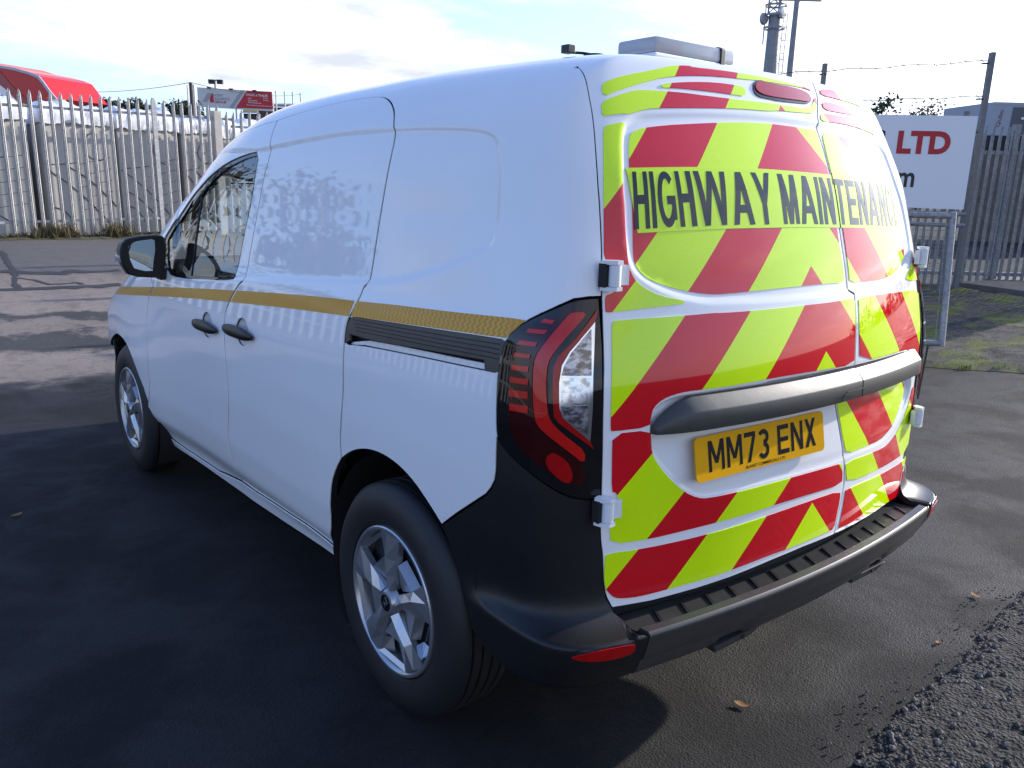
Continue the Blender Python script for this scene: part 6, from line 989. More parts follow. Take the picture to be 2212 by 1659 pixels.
# doors
i_b = len(gB)-1
sill = np.array(D['silltop'])[::-1]          # rear to front
sill_f = np.array([p for p in sill if p[0] > gB[-1, 0]+.02 and p[0] < 2.2]+[(2.30, .262)]); sill_r = np.array([p for p in sill if p[0] < gB[-1, 0]-.02])
DF = C_('doorfront', 1); DF = np.array([p for p in DF if p[1] > .42])      # downward
front_door = np.vstack([gB, sill_f, [(2.345, .275), (2.345, .36)], DF[::-1], [(2.235, 1.13), (2.30, 1.22)], DT[::-1][:-1]])
win_hole = chaikin(D['winframe'], 1, True)
slide_door = np.vstack([gC[1:], [p for p in AR[:iA0][::-1] if p[1] > .36], [(.505, .322)], sill_r[1:], gB[::-1]])
iSD = None
def dpart(name, poly, mir, **k):
    return panel(name, 'L', poly, M['white'], van, gap=.0042, depth=.024, mirror=mir, grid=.012 if not mir else .05, **k)
st = C_('stripetop', 1); sb = C_('stripebot', 1)
def between(p, q, x0, x1):
    a = np.array([u for u in p if x0 < u[0] < x1]); c = np.array([u for u in q if x0 < u[0] < x1])
    return a, c
def at(p, x): o = np.argsort(p[:, 0]); return float(np.interp(x, p[o, 0], p[o, 1]))
def tape(parent, xt0, xb0, xt1, xb1, mir):
    a = [u for u in st if xt1+.01 < u[0] < xt0-.01]; c = [u for u in sb if xb1+.01 < u[0] < xb0-.01]
    poly = [(xt0, at(st, xt0))]+a+[(xt1, at(st, xt1)), (xb1, at(sb, xb1))]+c[::-1]+[(xb0, at(sb, xb0))]
    o = panel('amber_tape', 'L', np.array(poly), M['tape'], parent, off=.0015, depth=.0015, grid=.03, mirror=mir)
for mir in (False, True):
    cups = {}
    for cup in ('cup0', 'cup1'):
        cc = np.array(D[cup]).mean(0); th = np.linspace(0, 2*math.pi, 36, endpoint=False); cups[cup] = (cc, np.stack([cc[0]+.062*np.cos(th), cc[1]+.052*np.sin(th)], 1))
    fd = dpart('front_door', front_door, mir, holes=[win_hole, cups['cup0'][1]]); sd = dpart('sliding_door', slide_door, mir, holes=[cups['cup1'][1]])
    tape(van, -.05+.25, .27-.005, -.53, -.462, mir) if False else None
    tape(sd, 1.122, 1.178, .232, .252, mir); tape(fd, 2.15, 2.215, 1.142, 1.198, mir)
    tape(van, .216, .236, -.528, -.466, mir); tape(van, 2.935, 3.07, 2.172, 2.238, mir)
    gs = panel('window', 'L', np.array(D['winframe']), M['glass'], fd, off=-.010, depth=.003, grid=.05, mirror=mir, gap=.003)
    fr = panel('window_frame', 'L', np.array(D['winframe']), M['gloss_black'], fd, holes=[inset(np.array(D['winmain']), .003), inset(np.array(D['winquarter']), .003)], off=-.005, depth=.012, grid=.03, mirror=mir, gap=.002)
    for cup, hd, par in (('cup0', 'handle0', fd), ('cup1', 'handle1', sd)):
        c = np.array(D[cup]); cc = c.mean(0)
        h = np.array(D[hd]); hl, hh = h.min(0), h.max(0); hz = h[:, 1].mean()
        dh = lambda x, y, z, c0=cc: F(x, y, z)+.030*np.sqrt(np.maximum(0, 1-((y-c0[0])/.064)**2-((z-c0[1])/.054)**2)+1e-6)*(np.abs(x) > .6)
        ring = cups[cup][1]
        panel('handle_cup', 'L', ring, M['white'], par, f=dh, off=-.0004, depth=.001, grid=.006, mirror=mir)
        x0 = solve('L', np.array([[hl[0], hz], [hh[0], hz]]), F)[:, 0]; s = 1 if mir else -1
        yy = np.linspace(hl[0], hh[0], 13); b = MB(); ringn = 10
        for i, y in enumerate(yy):
            u = (i/12-.5)*2; e = max(.12, (1-abs(u)**3.2))**.5
            zc = np.interp(y, [hl[0], hh[0]], [hz-.003+.012, hz-.003-.012]) if False else hz+.004*(1-u*u); xs = abs(np.interp(y, yy[[0, -1]], x0))+.012*e+.008
            for k in range(ringn):
                t = 2*math.pi*k/ringn; b.v.append((s*(xs+.013*e*math.cos(t)), y, zc+.023*e*math.sin(t)))
        for i in range(12):
            for k in range(ringn): b.f.append((i*ringn+k, i*ringn+(k+1) % ringn, (i+1)*ringn+(k+1) % ringn, (i+1)*ringn+k))
        b.f += [tuple(range(ringn)), tuple(12*ringn+k for k in range(ringn))]; b.build('door_handle', M['black_trim'], par, True)
    # front wing, sill
    AFu = np.array([p for p in AF if p[1] > .47 and p[0] > 2.36])
    wing = np.vstack([DF[::-1][::-1][:0], [(2.235, 1.125)], DF, [(2.352, .42)], AFu[::-1], [(3.42, .58), (3.44, .80), (3.36, .93), (3.10, 1.035), (2.80, 1.115), (2.56, 1.16), (2.40, 1.225), (2.30, 1.215)]])
    panel('front_wing', 'L', wing, M['white'], van, gap=.003, grid=.03, mirror=mir)
    sl = np.vstack([[(.500, .318)], [p for p in sill if .52 < p[0] < 2.2], [(2.36, .262), (2.40, .215)], np.array([p for p in D['sillbot'] if p[0] < 2.3]), ])
    fs = lambda x, y, z: smax(F(x, y, z)-.010*sstep(.36, .27, z), .222-z+.02*(y < .0), .03)
    panel('sill', 'L', sl, M['white'], van, f=F, off=.006, depth=.03, gap=.002, grid=.03, mirror=mir)
    panel('slide_rail_cover', 'L', D['railcov'], M['grey_trim'], van, off=-.001, depth=.012, grid=.03, mirror=mir)
    panel('slide_rail_lip', 'L', D['railsill'], M['white'], van, f=lambda x, y, z: F(x, y, z)+.0, off=-.016, depth=.01, grid=.04, mirror=mir)
    rc = np.array(D['railcov'])
    for k in range(1, 5):        # moulded lines along the cover
        t = k/5; ys = np.linspace(.235-.01*k, -.445, 16)
        top = np.array([1.150-.0005*0 + np.interp(y, [-.47, .24], [.0255, .0]) for y in ys]); bt = np.array([np.interp(y, [-.40, .21], [1.118, 1.102]) for y in ys]); zz = top*(1-t)+bt*t
        ln = np.vstack([np.stack([ys, zz+.0009], 1), np.stack([ys, zz-.0009], 1)[::-1]])
        panel('rail_groove', 'L', ln, M['dark'], van, off=.0004, depth=.001, grid=.05, mirror=mir)
# windscreen, bonnet and front end (away from the camera)
wsl = solve('L', WS[::-1], F); wsl = np.vstack([wsl[:-1]]); ws_poly = dom_inv('T', np.vstack([ws_top[::-1], wsl[1:], (wsl[1:]*np.array([-1, 1, 1]))[::-1]]))
panel('windscreen', 'T', ws_poly, M['glass'], van, off=-.002, depth=.004, grid=.08, gap=.004)
bl = solve('L', np.array([(2.56, 1.165), (2.80, 1.12), (3.10, 1.04), (3.36, .935), (3.44, .81)]), F)
bpoly = dom_inv('T', np.vstack([bl, (bl*np.array([-1, 1, 1]))[::-1]]))
try: panel('bonnet', 'T', bpoly, M['white'], van, grid=.06, gap=.004)
except Exception as e: print('bonnet', e)
fx = np.array([(-.84, .80), (.84, .80), (.84, .36), (.70, .24), (-.70, .24), (-.84, .36)])
panel('front_bumper', 'F', fx, M['black_trim'], van, grid=.06, off=-.002)
for s in (-1, 1): panel('headlight', 'F', np.array([(s*.50, .90), (s*.84, .92), (s*.84, .805), (s*.52, .805)]), M['clearref'], van, grid=.06, off=.0)
panel('front_grille', 'F', np.array([(-.49, .90), (.49, .90), (.49, .805), (-.49, .805)]), M['gloss_black'], van, grid=.06)
# cab inside
b = MB()
for sx in (-.38, .38):
    b = MB(); b.box((sx, 1.55, .78), (.52, .50, .16), 0); b.build('seat_cushion', M['seat'], van, False, .03)
    b = MB(); b.prism([(sx-.25, 1.34, .80), (sx+.25, 1.34, .80), (sx+.21, 1.14, 1.42), (sx-.21, 1.14, 1.42)], (0, .12, .02)); b.build('seat_back', M['seat'], van, False, .03)
    b = MB(); b.box((sx, 1.18, 1.50), (.26, .10, .17)); b.build('headrest', M['seat'], van, False, .03)
b = MB(); b.prism([(-.78, 2.10, .70), (-.78, 2.05, 1.02), (-.78, 2.35, 1.16), (-.78, 2.95, 1.10), (-.78, 2.95, .70)], (1.56, 0, 0)); b.build('dashboard', M['dark'], van, False, .03)
b = MB(); b.tube([(.38+.18*math.cos(t), 1.98-.05*math.sin(t), 1.05+.17*math.sin(t)) for t in np.linspace(0, 2*math.pi, 25)], .014, 8, False); b.build('steering_wheel', M['dark'], van, True)
# tail lights
LB = table([(.37, .075), (.39, .05), (.42, .032), (.436, .026), (.44, .018), (.47, .010), (.50, .003), (.515, .0), (.54, .0)], .2, .7, .006)
def fcor(x, y, z):
    b = F(x, y, z); ax = np.abs(x)
    rear = -.832+.115*x*x+LB(z)-y; side = ax-(.905+.012*np.clip((z-.3)/.2, 0, 1))
    bump = smax(smax(rear, side, .22), smax(z-.517, .375-z, .01), .022); bump = smax(bump, y+.30, .3)
    return smin(b, bump, .10)
for mir in (False, True):
    tl = panel('tail_light', 'L', chaikin(LMP, 1, True), M['gloss_black'], van, off=.004, depth=.02, grid=.02, gap=.003, mirror=mir)
    pp = lambda n, k, m, o, ch=1: panel(n, 'L', chaikin(D[k], ch, True) if ch else D[k], m, tl, off=o, depth=.0015, grid=.018, mirror=mir)
    pp('dark_red_zone', 'lampred', M['dark_lens'], .0055)
    for i in range(8): pp('red_bar', 'bar%d' % i, M['red_glow'], .0075, 0)
    pp('light_guide', 'cred', M['red_glow'], .0085, 1)
    pp('inner_light_guide', 'cinner', M['red_lens'], .0080, 0)
    pp('reverse_lamp', 'clear', M['chrome'], .0075, 0)
    pp('smoked_reflector', 'clrtop', M['smoked'], .0095, 0); pp('reflector_bowl', 'clrmid', M['clearref'], .0100, 0); pp('smoked_reflector', 'clrbot', M['smoked'], .0095, 0)
    pp('indicator_bulb', 'glim1', M['red_lens'], .0075, 1)
# rear bumper corners
ARc = np.array([p for p in AR[iA1:] if p[1] > .40])
seam_c = [(-.685, y_, z_) for y_, z_ in ((-.700, .520), (-.735, .5175), (-.7505, .5165))]
seam_z = np.array([.510, .50, .48, .46, .442, .436, .42, .40, .385]); sy = -.832+.115*.685**2+LB(seam_z)
seam3 = np.array(seam_c+[(-.685, y_, z_) for y_, z_ in zip(sy, seam_z)])
seamL = dom_inv('L', seam3)
redge3 = solve('B', np.array([p for p in D['rearedgeB'] if .535 < p[1] < .83]), F); redgeL = dom_inv('L', redge3); redgeL = redgeL[np.argsort(-redgeL[:, 1])]
corner = np.vstack([LMP[i_l:], [p for p in redgeL if p[1] < .82], [(-1.06, .527)], seamL, [(-1.09, .383), (-.88, .381), (-.70, .383), (-.52, .386), (-.40, .40)], ARc[::-1], sw[::-1]])
REF = chaikin(D['reflector'], 1, True)
for mir in (False, True):
    bc = panel('bumper_corner', 'L', corner, M['black_trim'], van, f=fcor, gap=.0025, grid=.016, depth=.02, mirror=mir)
    panel('red_reflector', 'L', REF, M['red_lens'], bc, f=fcor, off=.003, depth=.004, grid=.02, mirror=mir)
    hous = inset(REF, -.010); panel('reflector_housing', 'L', hous, M['black_trim'], bc, f=fcor, off=.0012, depth=.002, grid=.02, mirror=mir)
# centre of the rear bumper: one profile swept along the plan curve
xs = np.linspace(-.682, .682, 65)
prof = [(.13, .500), (.045, .503), (.040, .506), (.036, .514), (.031, .5180), (.007, .5180), (.0015, .513), (.000, .506), (.003, .498), (.010, .470), (.017, .446), (.020, .441), (.027, .437), (.030, .425), (.036, .405), (.05, .388), (.20, .385)]
b = MB(); n = len(prof)
for x in xs:
    yl = -.832+.115*x*x
    for o, z in prof:
        zz = z
        if z < .43: zz = z + .012*(1 if (.30 < abs(x) < .42) else 0)
        b.v.append((x, yl+o, zz))
for i in range(len(xs)-1):
    for k in range(n-1): b.f.append((i*n+k, (i+1)*n+k, (i+1)*n+k+1, i*n+k+1))
b.f += [tuple(range(n)), tuple((len(xs)-1)*n+k for k in range(n))]
bump = b.build('rear_bumper', M['grey_trim'], van, True)
r0 = None
for k in range(-7, 8):
    x = k*.086; yl = -.832+.115*x*x
    r = MB(); r.prism([(x-.005, yl+.046, .5028), (x+.006, yl+.046, .5028), (x+.034, yl+.100, .5015), (x+.028, yl+.100, .5015)], (0, 0, .0045)); r.build('tread_rib', M['black_trim'], bump)
for sx in (-.33, .33):
    r = MB(); yl = -.832+.115*sx*sx+.042; r.prism([(sx-.10, yl, .392), (sx+.10, yl, .392), (sx+.065, yl+.008, .368), (sx-.085, yl+.008, .368)], (0, .05, 0)); rb = r.build('bumper_tab', M['grey_trim'], bump, False, .003)
    r = MB(); r.lathe([(-.002, .0), (-.002, .006), (.002, .006)], 'y', (sx+.02, yl-.0005, .382), 12); r.build('screw_hole', M['dark'], rb)
# ---- rear doors
spl = np.array(D['split'])
redgeB = C_('rearedgeB', 1); redgeB = np.array([p for p in redgeB if p[1] < 2.44])
top3 = np.array([proj_T(x, -.409-.012*(1-(x/xe)**2)) for x in np.linspace(-xe+.015, xe-.015, 41)]); topB = dom_inv('B', top3)
tx = top3[:, 0]; sx_top = .222
tl_ = topB[tx < sx_top-.01]; tr_ = topB[tx > sx_top+.03]
tspl = dom_inv('B', np.array([proj_T(sx_top, -.409-.012)]))
db = np.array(D['doorbot'])
split_full = np.vstack([tspl, spl])
left_poly = np.vstack([redgeB, [p for p in db if -.70 < p[0] < .16], split_full[::-1], tl_[::-1]])
mirB = redgeB*np.array([-1, 1])
right_bot = np.array([(.27, .532), (.40, .529), (.55, .526), (.66, .527)])
right_poly = np.vstack([split_full, right_bot, mirB[::-1], tr_[::-1]])
ld = panel('rear_door', 'B', left_poly, M['white'], van, gap=.004, grid=.011, depth=.024); rd = panel('rear_door', 'B', right_poly, M['white'], van, gap=.004, grid=.012, depth=.024)
ld['label'] = 'wide left rear door with the number plate'; rd['label'] = 'narrow right rear door'
HI = {'V1', 'V2', 'V3', 'V5', 'W1', 'W2', 'W3', 'W4'}
for k in ('V1', 'V2', 'V3', 'V4', 'V5', 'V6', 'V7', 'V8', 'W1', 'W2', 'W3', 'W4', 'W5', 'W6', 'W7', 'W8', 'W9'):
    p = chaikin(D[k], 1, True)
    panel('chevron_marking', 'B', p, M['chev_hi' if k in HI else 'chev_lo'], ld if k[0] == 'V' else rd, off=.0022, depth=.0022, grid=.012)
# banner: two pieces, one on each door
bn = np.array(D['banner']); nb = len(bn)
def bl_x(b, side): return np.interp(b, [1.43, 1.575], [-.655, -.692] if side < 0 else [.645, .636])
def xsplit(b): o = np.argsort(spl[:, 1]); return np.interp(b, spl[o, 1], spl[o, 0])
bt = lambda a: np.interp(a, [-.70, -.41, -.16, .146, .45, .64], [1.5735, 1.5836, 1.5865, 1.580, 1.572, 1.564]); bb = lambda a: np.interp(a, [-.66, -.33, -.05, .265, .645], [1.4225, 1.4325, 1.4345, 1.4303, 1.4195])
def band(x0, x1, n=14):
    xs_ = np.linspace(0, 1, n)
    T_ = [(x0(bt(0))+(x1(bt(0))-x0(bt(0)))*u, 0) for u in xs_]; T_ = [(a, bt(a)) for a, _ in T_]
    B_ = [(x0(bb(0))+(x1(bb(0))-x0(bb(0)))*u, 0) for u in xs_]; B_ = [(a, bb(a)) for a, _ in B_]
    return np.array(T_+B_[::-1])
bl1 = panel('banner', 'B', band(lambda b: bl_x(b, -1), lambda b: xsplit(b)-.004), M['banner'], ld, off=.0034, depth=.0008, grid=.012)
bl2 = panel('banner', 'B', band(lambda b: xsplit(b)+.004, lambda b: bl_x(b, 1)), M['banner'], rd, off=.0034, depth=.0008, grid=.012)
tx0, tx1 = -.668, .628
GT = glyph_text('HIGHWAY MAINTENANCE', .115, .205, .155, .30)
def on_banner(g, lift):
    a = tx0+g[:, 0]*(tx1-tx0); lo_ = bb(a)+.0085; hi_ = bt(a)-.0125; p3 = solve('B', np.stack([a, lo_+g[:, 1]*(hi_-lo_)], 1), F); return p3+normals(p3, F)*(.0040+lift)
def clip_x(side):
    out = []
    for g in GT:
        a = tx0+g[..., 0]*(tx1-tx0); lim = xsplit(1.5)+side*.004
        if (side < 0 and a.min() >= lim) or (side > 0 and a.max() <= lim): continue
        g = g.copy(); g[..., 0] = (np.minimum(a, lim) if side < 0 else np.maximum(a, lim)); g[..., 0] = (g[..., 0]-tx0)/(tx1-tx0); out.append(g)
    return out
patches_mesh('lettering', clip_x(-1), on_banner, M['ink'], ld); patches_mesh('lettering', clip_x(1), on_banner, M['ink'], rd)
# long black handle bar across both doors
fbar = lambda x, y, z: F0(x, y, z) - .026*sstep(1.047, 1.028, z)*sstep(.955, .958, z+.0*x)
HB = np.array(D['handlebar'])
bxs = np.array([-.607, -.604, -.598, -.585, -.566, -.54, -.50, -.44]); 
def bar(x0, x1, endl, endr, parent, n=26):
    b = MB(); xs_ = np.linspace(x0, x1, n) if not endl else np.concatenate([bxs, np.linspace(-.38, x1, n)])
    for x in xs_:
        k = 1.
        if endl: k = min(1., max(0, (x+.612)/.10))**.5
        if endr: k = min(1., max(0.05, (.705-x)/.05))**.5
        ytop = solve('B', np.array([[x, 1.05], [x, .958]]), F0)[:, 1]
        zt = .963+(1.043-.963)*k if endl else (.966+(.031+.045*k) if endr else 1.043); zf = .963+(zt-.963)*.58; q = .006+.024*min(1, k)
        zb = .963+ (.0 if not endr else 0)
        for z, o in ((zt, -.006), (zt-.001, .004), (zf+.003, q-.001), (zf-.001, q+.0005), (zb+.003, q+.001), (zb, q-.001), (zb-.001, -.012)):
            yb = ytop[0]+(ytop[1]-ytop[0])*(1.05-z)/.092; b.v.append((x, yb-o, z))
    m = 7
    for i in range(len(xs_)-1):
        for j in range(m-1): b.f.append((i*m+j, (i+1)*m+j, (i+1)*m+j+1, i*m+j+1))
    b.f += [tuple(range(m)), tuple((len(xs_)-1)*m+j for j in range(m))]
    return b.build('handle_bar', M['bar'], parent, True)
hb = bar(-.607, .176, True, False, ld); hb2 = bar(.182, .70, False, True, rd)
# release lever line in the bar
r = MB(); yl = solve('B', np.array([[.12, .985]]), F0)[0, 1]-.0385
r.tube([(.055, yl+.002, .967), (.062, yl+.0015, .985), (.078, yl+.0005, .992), (.172, yl, .993)], .0012, 6); r.build('lever_gap', M['dark'], hb)
# number plate
pc = Vector((-.2264, -.7286, .8818)); yw, tl = -.0521, .1656
ux = Vector((1, yw, 0)).normalized(); uz = Vector((0, math.sin(tl), math.cos(tl))); un = ux.cross(uz).normalized()   # un points out of the back (-y)
if un.y > 0: un = -un
def plate_pt(u, w, o=0.): return pc+ux*u+uz*w+un*o
cr_ = []
for cx_, cz_, a0 in ((.248, .0435, 0), (-.248, .0435, 90), (-.248, -.0435, 180), (.248, -.0435, 270)):
    for k in range(4): t = R(a0+k*30); cr_.append((cx_+.012*math.cos(t), cz_+.012*math.sin(t)))
b = MB(); b.prism([plate_pt(u, w, 0) for u, w in cr_], un*.004); pl = b.build('number_plate', M['plate'], van)
def plate_text(s, u0, u1, w0, w1, bold, parent, name='lettering', space=1.0):
    v, fs, _ = text_verts(s, bold, space); pts = [plate_pt(u0+a*(u1-u0), w0+c*(w1-w0), .0046) for a, c in v]; return mesh(name, pts, fs, M['ink'], parent)
pput = lambda u0, u1: (lambda g, lift: np.array([plate_pt(u0+a*(u1-u0), -.036+c*.078, .0046+lift) for a, c in g]))
patches_mesh('lettering', glyph_text('MM73', .135, .17, .16), pput(-.214, .020), M['ink'], pl); patches_mesh('lettering', glyph_text('ENX', .135, .17, .16), pput(.056, .222), M['ink'], pl)
plate_text('BLANEY COMMERCIALS LTD', -.075, .085, -.0505, -.0425, .01, pl)
# high brake light
bk = panel('brake_light', 'B', chaikin(D['brake'], 1, True), M['gloss_black'], ld, off=.003, depth=.01, grid=.02)
for nm, k, m, o in (('brake_lens', 'brakelens', M['red_lens'], .006),): panel(nm, 'B', chaikin(D[k], 1, True), m, bk, off=o, depth=.004, grid=.02)
# spoiler creases over the window
# round badge
em = np.array(D['emblem']); ec = np.array([.775, .575]); th = np.linspace(0, 2*math.pi, 24, endpoint=False)
panel('round_sticker', 'B', np.stack([ec[0]+.047*np.cos(th), ec[1]+.047*np.sin(th)], 1), simple('sticker_grey', (.35, .35, .36), .4, var=.05), rd, off=.0034, depth=.001, grid=.015, holes=[np.stack([ec[0]+.038*np.cos(th), ec[1]+.038*np.sin(th)], 1)])
panel('sticker_mark', 'B', np.array([(.768, .552), (.782, .552), (.782, .60), (.768, .60)]), simple('sticker_red', (.5, .05, .05), .4, var=.05), rd, off=.0034, depth=.001, grid=.015)
# hinges
for s in (-1, 1):
    for (hx, hy, hz) in ((.714, -.640, 1.3333), (.742, -.680, .7993)):
        c = (s*hx, hy, hz); h = MB()
        h.lathe([(-.0235, 0), (-.0235, .0145), (.0235, .0145), (.0235, 0)], 'z', c, 16)
        for dz in (-.029, .029):
            h.prism([(s*(hx+.024), hy+.020, hz+dz-.0045), (s*(hx+.020), hy+.002, hz+dz-.0045), (s*(hx+.006), hy-.014, hz+dz-.0045), (s*(hx-.012), hy-.014, hz+dz-.0045), (s*(hx-.014), hy+.006, hz+dz-.0045), (s*(hx+.006), hy+.026, hz+dz-.0045)], (0, 0, .009))
        h.prism([(s*(hx-.004), hy+.006, hz-.022), (s*(hx-.040), hy-.006, hz-.022), (s*(hx-.040), hy+.008, hz-.022), (s*(hx-.004), hy+.020, hz-.022)], (0, 0, .044))
        hg = h.build('door_hinge', M['white_trim'], van, True)
        h = MB(); h.box((s*(hx+.014), hy+.016, hz), (.020, .022, .052), 0); h.build('hinge_seal', M['dark'], hg)
# light bar on the roof
lb = MB(); lb.box((-.03, -.19, 1.893), (.36, .155, .012)); lbar = lb.build('light_bar', simple('light_bar_base', (.7, .7, .72), .35, var=.03), van, False, .004)
l2 = MB(); l2.prism([(-.208, -.265, 1.899), (.148, -.265, 1.899), (.150, -.19, 1.899), (.148, -.115, 1.899), (-.208, -.115, 1.899), (-.21, -.19, 1.899)], (0, 0, .044)); l2.build('clear_lens', M['clearplastic'], lbar, True, .012)
for i in range(9):
    x = -.185+i*.035; l3 = MB(); l3.box((x, -.255, 1.916), (.030, .006, .028)); l3.build('led_module', M['chrome'] if i > 2 else M['orange'], lbar)
l3 = MB(); l3.box((-.03, -.19, 1.908), (.30, .08, .012)); l3.build('circuit_tray', M['white_trim'], lbar)
l3 = MB(); l3.prism([(.075, -.270, 1.886), (.075, -.270, 1.938), (.075, -.255, 1.946), (.075, -.125, 1.946), (.075, -.110, 1.938), (.075, -.110, 1.886)], (.020, 0, 0)); l3.build('strap', M['black_trim'], lbar, False, .002)
l3 = MB(); l3.box((-.43, -.15, 1.892), (.028, .03, .022)); l3.build('roof_clip', M['black_trim'], van, False, .003)
l3 = MB(); l3.lathe([(.0, 0), (.0, .034), (.008, .028), (.010, 0)], 'z', (-.36, -.18, 1.875), 20); l3.build('aerial_base', M['black_trim'], van, True)
l3 = MB(); l3.tube([(-.42, -.15, 1.885), (-.39, -.165, 1.885), (-.36, -.18, 1.882)], .004, 6); l3.build('roof_cable', M['black_trim'], van)
# door mirrors
def mirror(s):
    y = 1.95; out = [(-1.096, 1.240), (-1.085, 1.268), (-1.062, 1.286), (-1.01, 1.297), (-.945, 1.302), (-.917, 1.299), (-.903, 1.288), (-.900, 1.255), (-.904, 1.205), (-.912, 1.165), (-.922, 1.137), (-.938, 1.114), (-.985, 1.116), (-1.03, 1.121), (-1.068, 1.135), (-1.087, 1.170), (-1.095, 1.205)]
    c = np.array(out).mean(0); b = MB(); n = len(out); lay = [(.004, .93), (-.010, .98), (0.0, 1.0), (.035, 1.0), (.085, .93), (.115, .72), (.128, .35)]
    lay = [(-.002, .95), (.004, 1.0), (.04, 1.01), (.085, .93), (.112, .72), (.124, .40)]
    for dy_, k in lay:
        for p in out: q = c+(np.array(p)-c)*k; b.v.append((-s*q[0]*1., y+dy_, q[1]))
    for i in range(len(lay)-1):
        for k in range(n): b.f.append((i*n+k, i*n+(k+1) % n, (i+1)*n+(k+1) % n, (i+1)*n+k))
    b.f += [tuple((len(lay)-1)*n+k for k in range(n)), tuple(range(n))]
    o = b.build('door_mirror', M['black_trim'], van, True)
    gl = [(-1.064, 1.257), (-1.030, 1.276), (-.962, 1.285), (-.950, 1.279), (-.952, 1.230), (-.961, 1.190), (-.968, 1.147), (-.998, 1.146), (-1.045, 1.160), (-1.058, 1.198)]
    b = MB(); b.prism([(-s*p[0], y-.004, p[1]) for p in gl], (0, -.002, 0)); b.build('mirror_glass', M['mirror'], o)
    b = MB(); b.prism([(-s*p[0], y+.02, p[1]) for p in ((-.935, 1.150), (-.86, 1.160), (-.855, 1.105), (-.93, 1.100))], (0, .07, 0)); b.build('mirror_arm', M['black_trim'], o, False, .008)
    b = MB(); b.prism([(-s*p[0], y+.006, p[1]) for p in ((-1.088, 1.225), (-1.104, 1.205), (-1.098, 1.185), (-1.082, 1.185))], (0, .07, 0)); b.build('mirror_indicator', M['clearplastic'], o, False, .006)
mirror(-1); mirror(1)
# wheels
def wheel_mesh():
    tyre = MB(); prof = [(-.012, .2235), (.000, .232), (.008, .262), (.0065, .295), (-.004, .322), (-.018, .337)]
    x = -.024
    prof += [(-.026, .3445)]
    for gx in (.045, .078, .112, .145): prof += [(-gx+.004, .347), (-gx+.003, .339), (-gx-.003, .339), (-gx-.004, .347)]
    prof += [(-.170, .3445), (-.185, .335), (-.200, .30), (-.198, .25), (-.19, .2235)]
    tyre.lathe([(-a, r) for a, r in prof], 'x', (0, 0, 0), 64)
    return tyre
def blade(th, s):
    """one wheel-trim spoke: two facets meeting in an offset ridge"""
    sec = [(.040, -.019, .008, .019, .010), (.085, -.026, -.004, .027, .013), (.135, -.036, -.012, .034, .010), (.205, -.060, -.010, .050, .004)]
    b = MB()
    for r, l, m_, rr, hgt in sec:
        for t, h in ((l, -.004), (m_, hgt), (rr, -.002), (rr, -.022), (l, -.022)):
            u = r*math.cos(th)-t*math.sin(th); w = r*math.sin(th)+t*math.cos(th); b.v.append((-h, u, w))
    for i in range(3):
        for k in range(5): b.f.append((i*5+k, i*5+(k+1) % 5, (i+1)*5+(k+1) % 5, (i+1)*5+k))
    b.f += [(0, 1, 2, 3, 4), (15, 16, 17, 18, 19)]
    return b
WM = {}
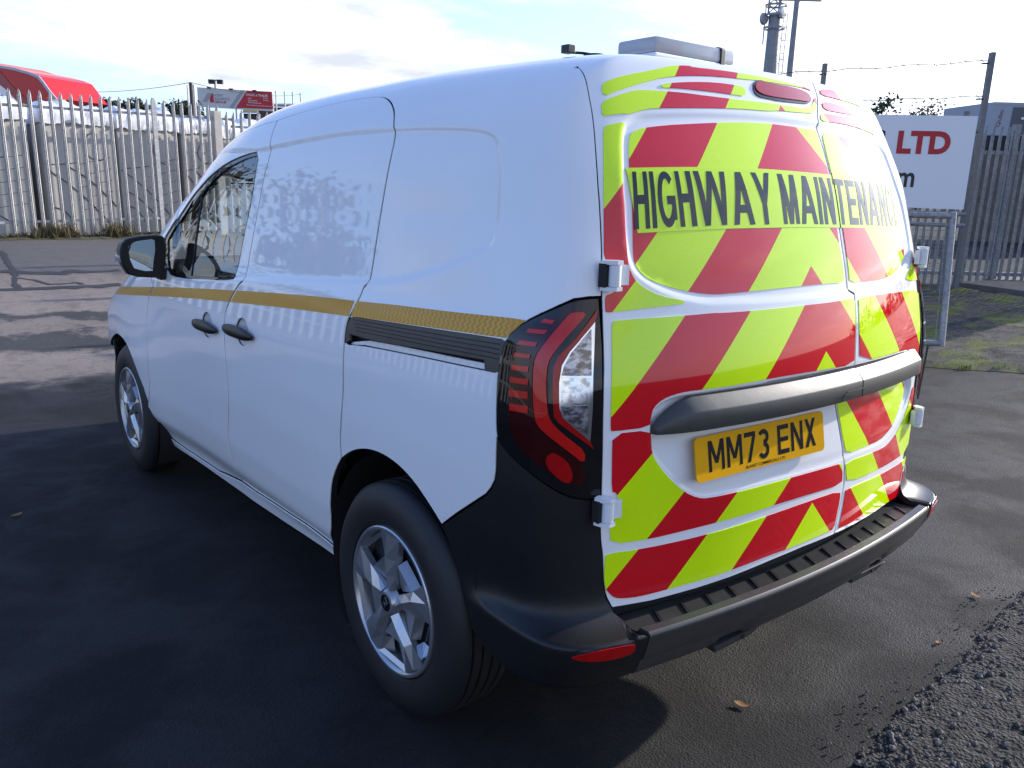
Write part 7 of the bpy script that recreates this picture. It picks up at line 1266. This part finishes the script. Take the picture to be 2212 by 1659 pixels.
def wheel(x, y, s):
    root = empty('wheel'); root.parent = van; root.location = (x, y, .347)
    if s > 0: root.rotation_euler = (0, 0, math.pi)
    def part(key, fn, mat, nm, parent, smooth=True):
        if key not in WM: WM[key] = fn().build(nm, mat, parent, smooth)
        else: o = WM[key].copy(); COL.objects.link(o); o.parent = parent
        return WM[key]
    def share(key, build):
        if key not in WM: WM[key] = build(); WM[key].parent = root; return
        o = WM[key].copy(); COL.objects.link(o); o.parent = root
    share('tyre', lambda: wheel_mesh().build('tyre', M['rubber'], root, True))
    def ring():
        b = MB(); b.lathe([(.012, .2245), (.000, .2225), (-.003, .219), (-.003, .213), (.003, .207), (.016, .200), (.05, .197), (.06, .10), (.06, 0)], 'x', (0, 0, 0), 60); return b.build('rim', M['rim'], root, True)
    share('ring', ring)
    def back():
        b = MB(); b.lathe([(.046, 0), (.046, .196)], 'x', (0, 0, 0), 40); return b.build('wheel_backing', M['rimdark'], root, True)
    share('back', back)
    for k in range(5):
        th = R(18+72*k)
        share('sp%d' % k, lambda: blade(th, s).build('spoke', M['rim'], root))
        def web():
            b = MB(); t0, t1 = th+R(14), th+R(58); P_ = lambda r, t, h: (h, r*math.cos(t), r*math.sin(t))
            b.quad(P_(.055, t0+.25, .020), P_(.055, t1-.25, .020), P_(.125, t1-.02, .006), P_(.125, t0+.02, .006))
            b.quad(P_(.125, t0+.02, .006), P_(.125, t1-.02, .006), P_(.140, t1-.05, .032), P_(.140, t0+.05, .032))
            b.quad(P_(.150, t1-.10, .034), P_(.192, t1-.22, .034), P_(.198, t1-.06, .006), P_(.150, t1+.02, .004))
            b.quad(P_(.188, t0+.08, .010), P_(.188, t1-.08, .010), P_(.207, t1, .001), P_(.207, t0, .001))
            return b.build('trim_web', M['rim'], root)
        share('web%d' % k, web)
    share('cap', lambda: (lambda b: b.lathe([(-.016, 0), (-.016, .026), (-.014, .032), (-.004, .038), (.01, .044)], 'x', (0, 0, 0), 32).build('hub_cap', M['rim'], root, True))(MB()))
    share('capb', lambda: (lambda b: b.lathe([(-.0172, 0), (-.0172, .025), (-.016, .0255)], 'x', (0, 0, 0), 28).build('hub_disc', M['gloss_black'], root, True))(MB()))
    def dia():
        b = MB(); o = [(0, .019), (.011, 0), (0, -.019), (-.011, 0)]; i_ = [(p[0]*.55, p[1]*.6) for p in o]
        for k in range(4): q = (k+1) % 4; b.prism([(-.0176, *o[k]), (-.0176, *o[q]), (-.0176, *i_[q]), (-.0176, *i_[k])], (-.0015, 0, 0))
        return b.build('hub_emblem', M['chrome'], root)
    share('dia', dia)
for y in (0., 2.7146):
    for s in (-1, 1): wheel(s*.9184, y, s)
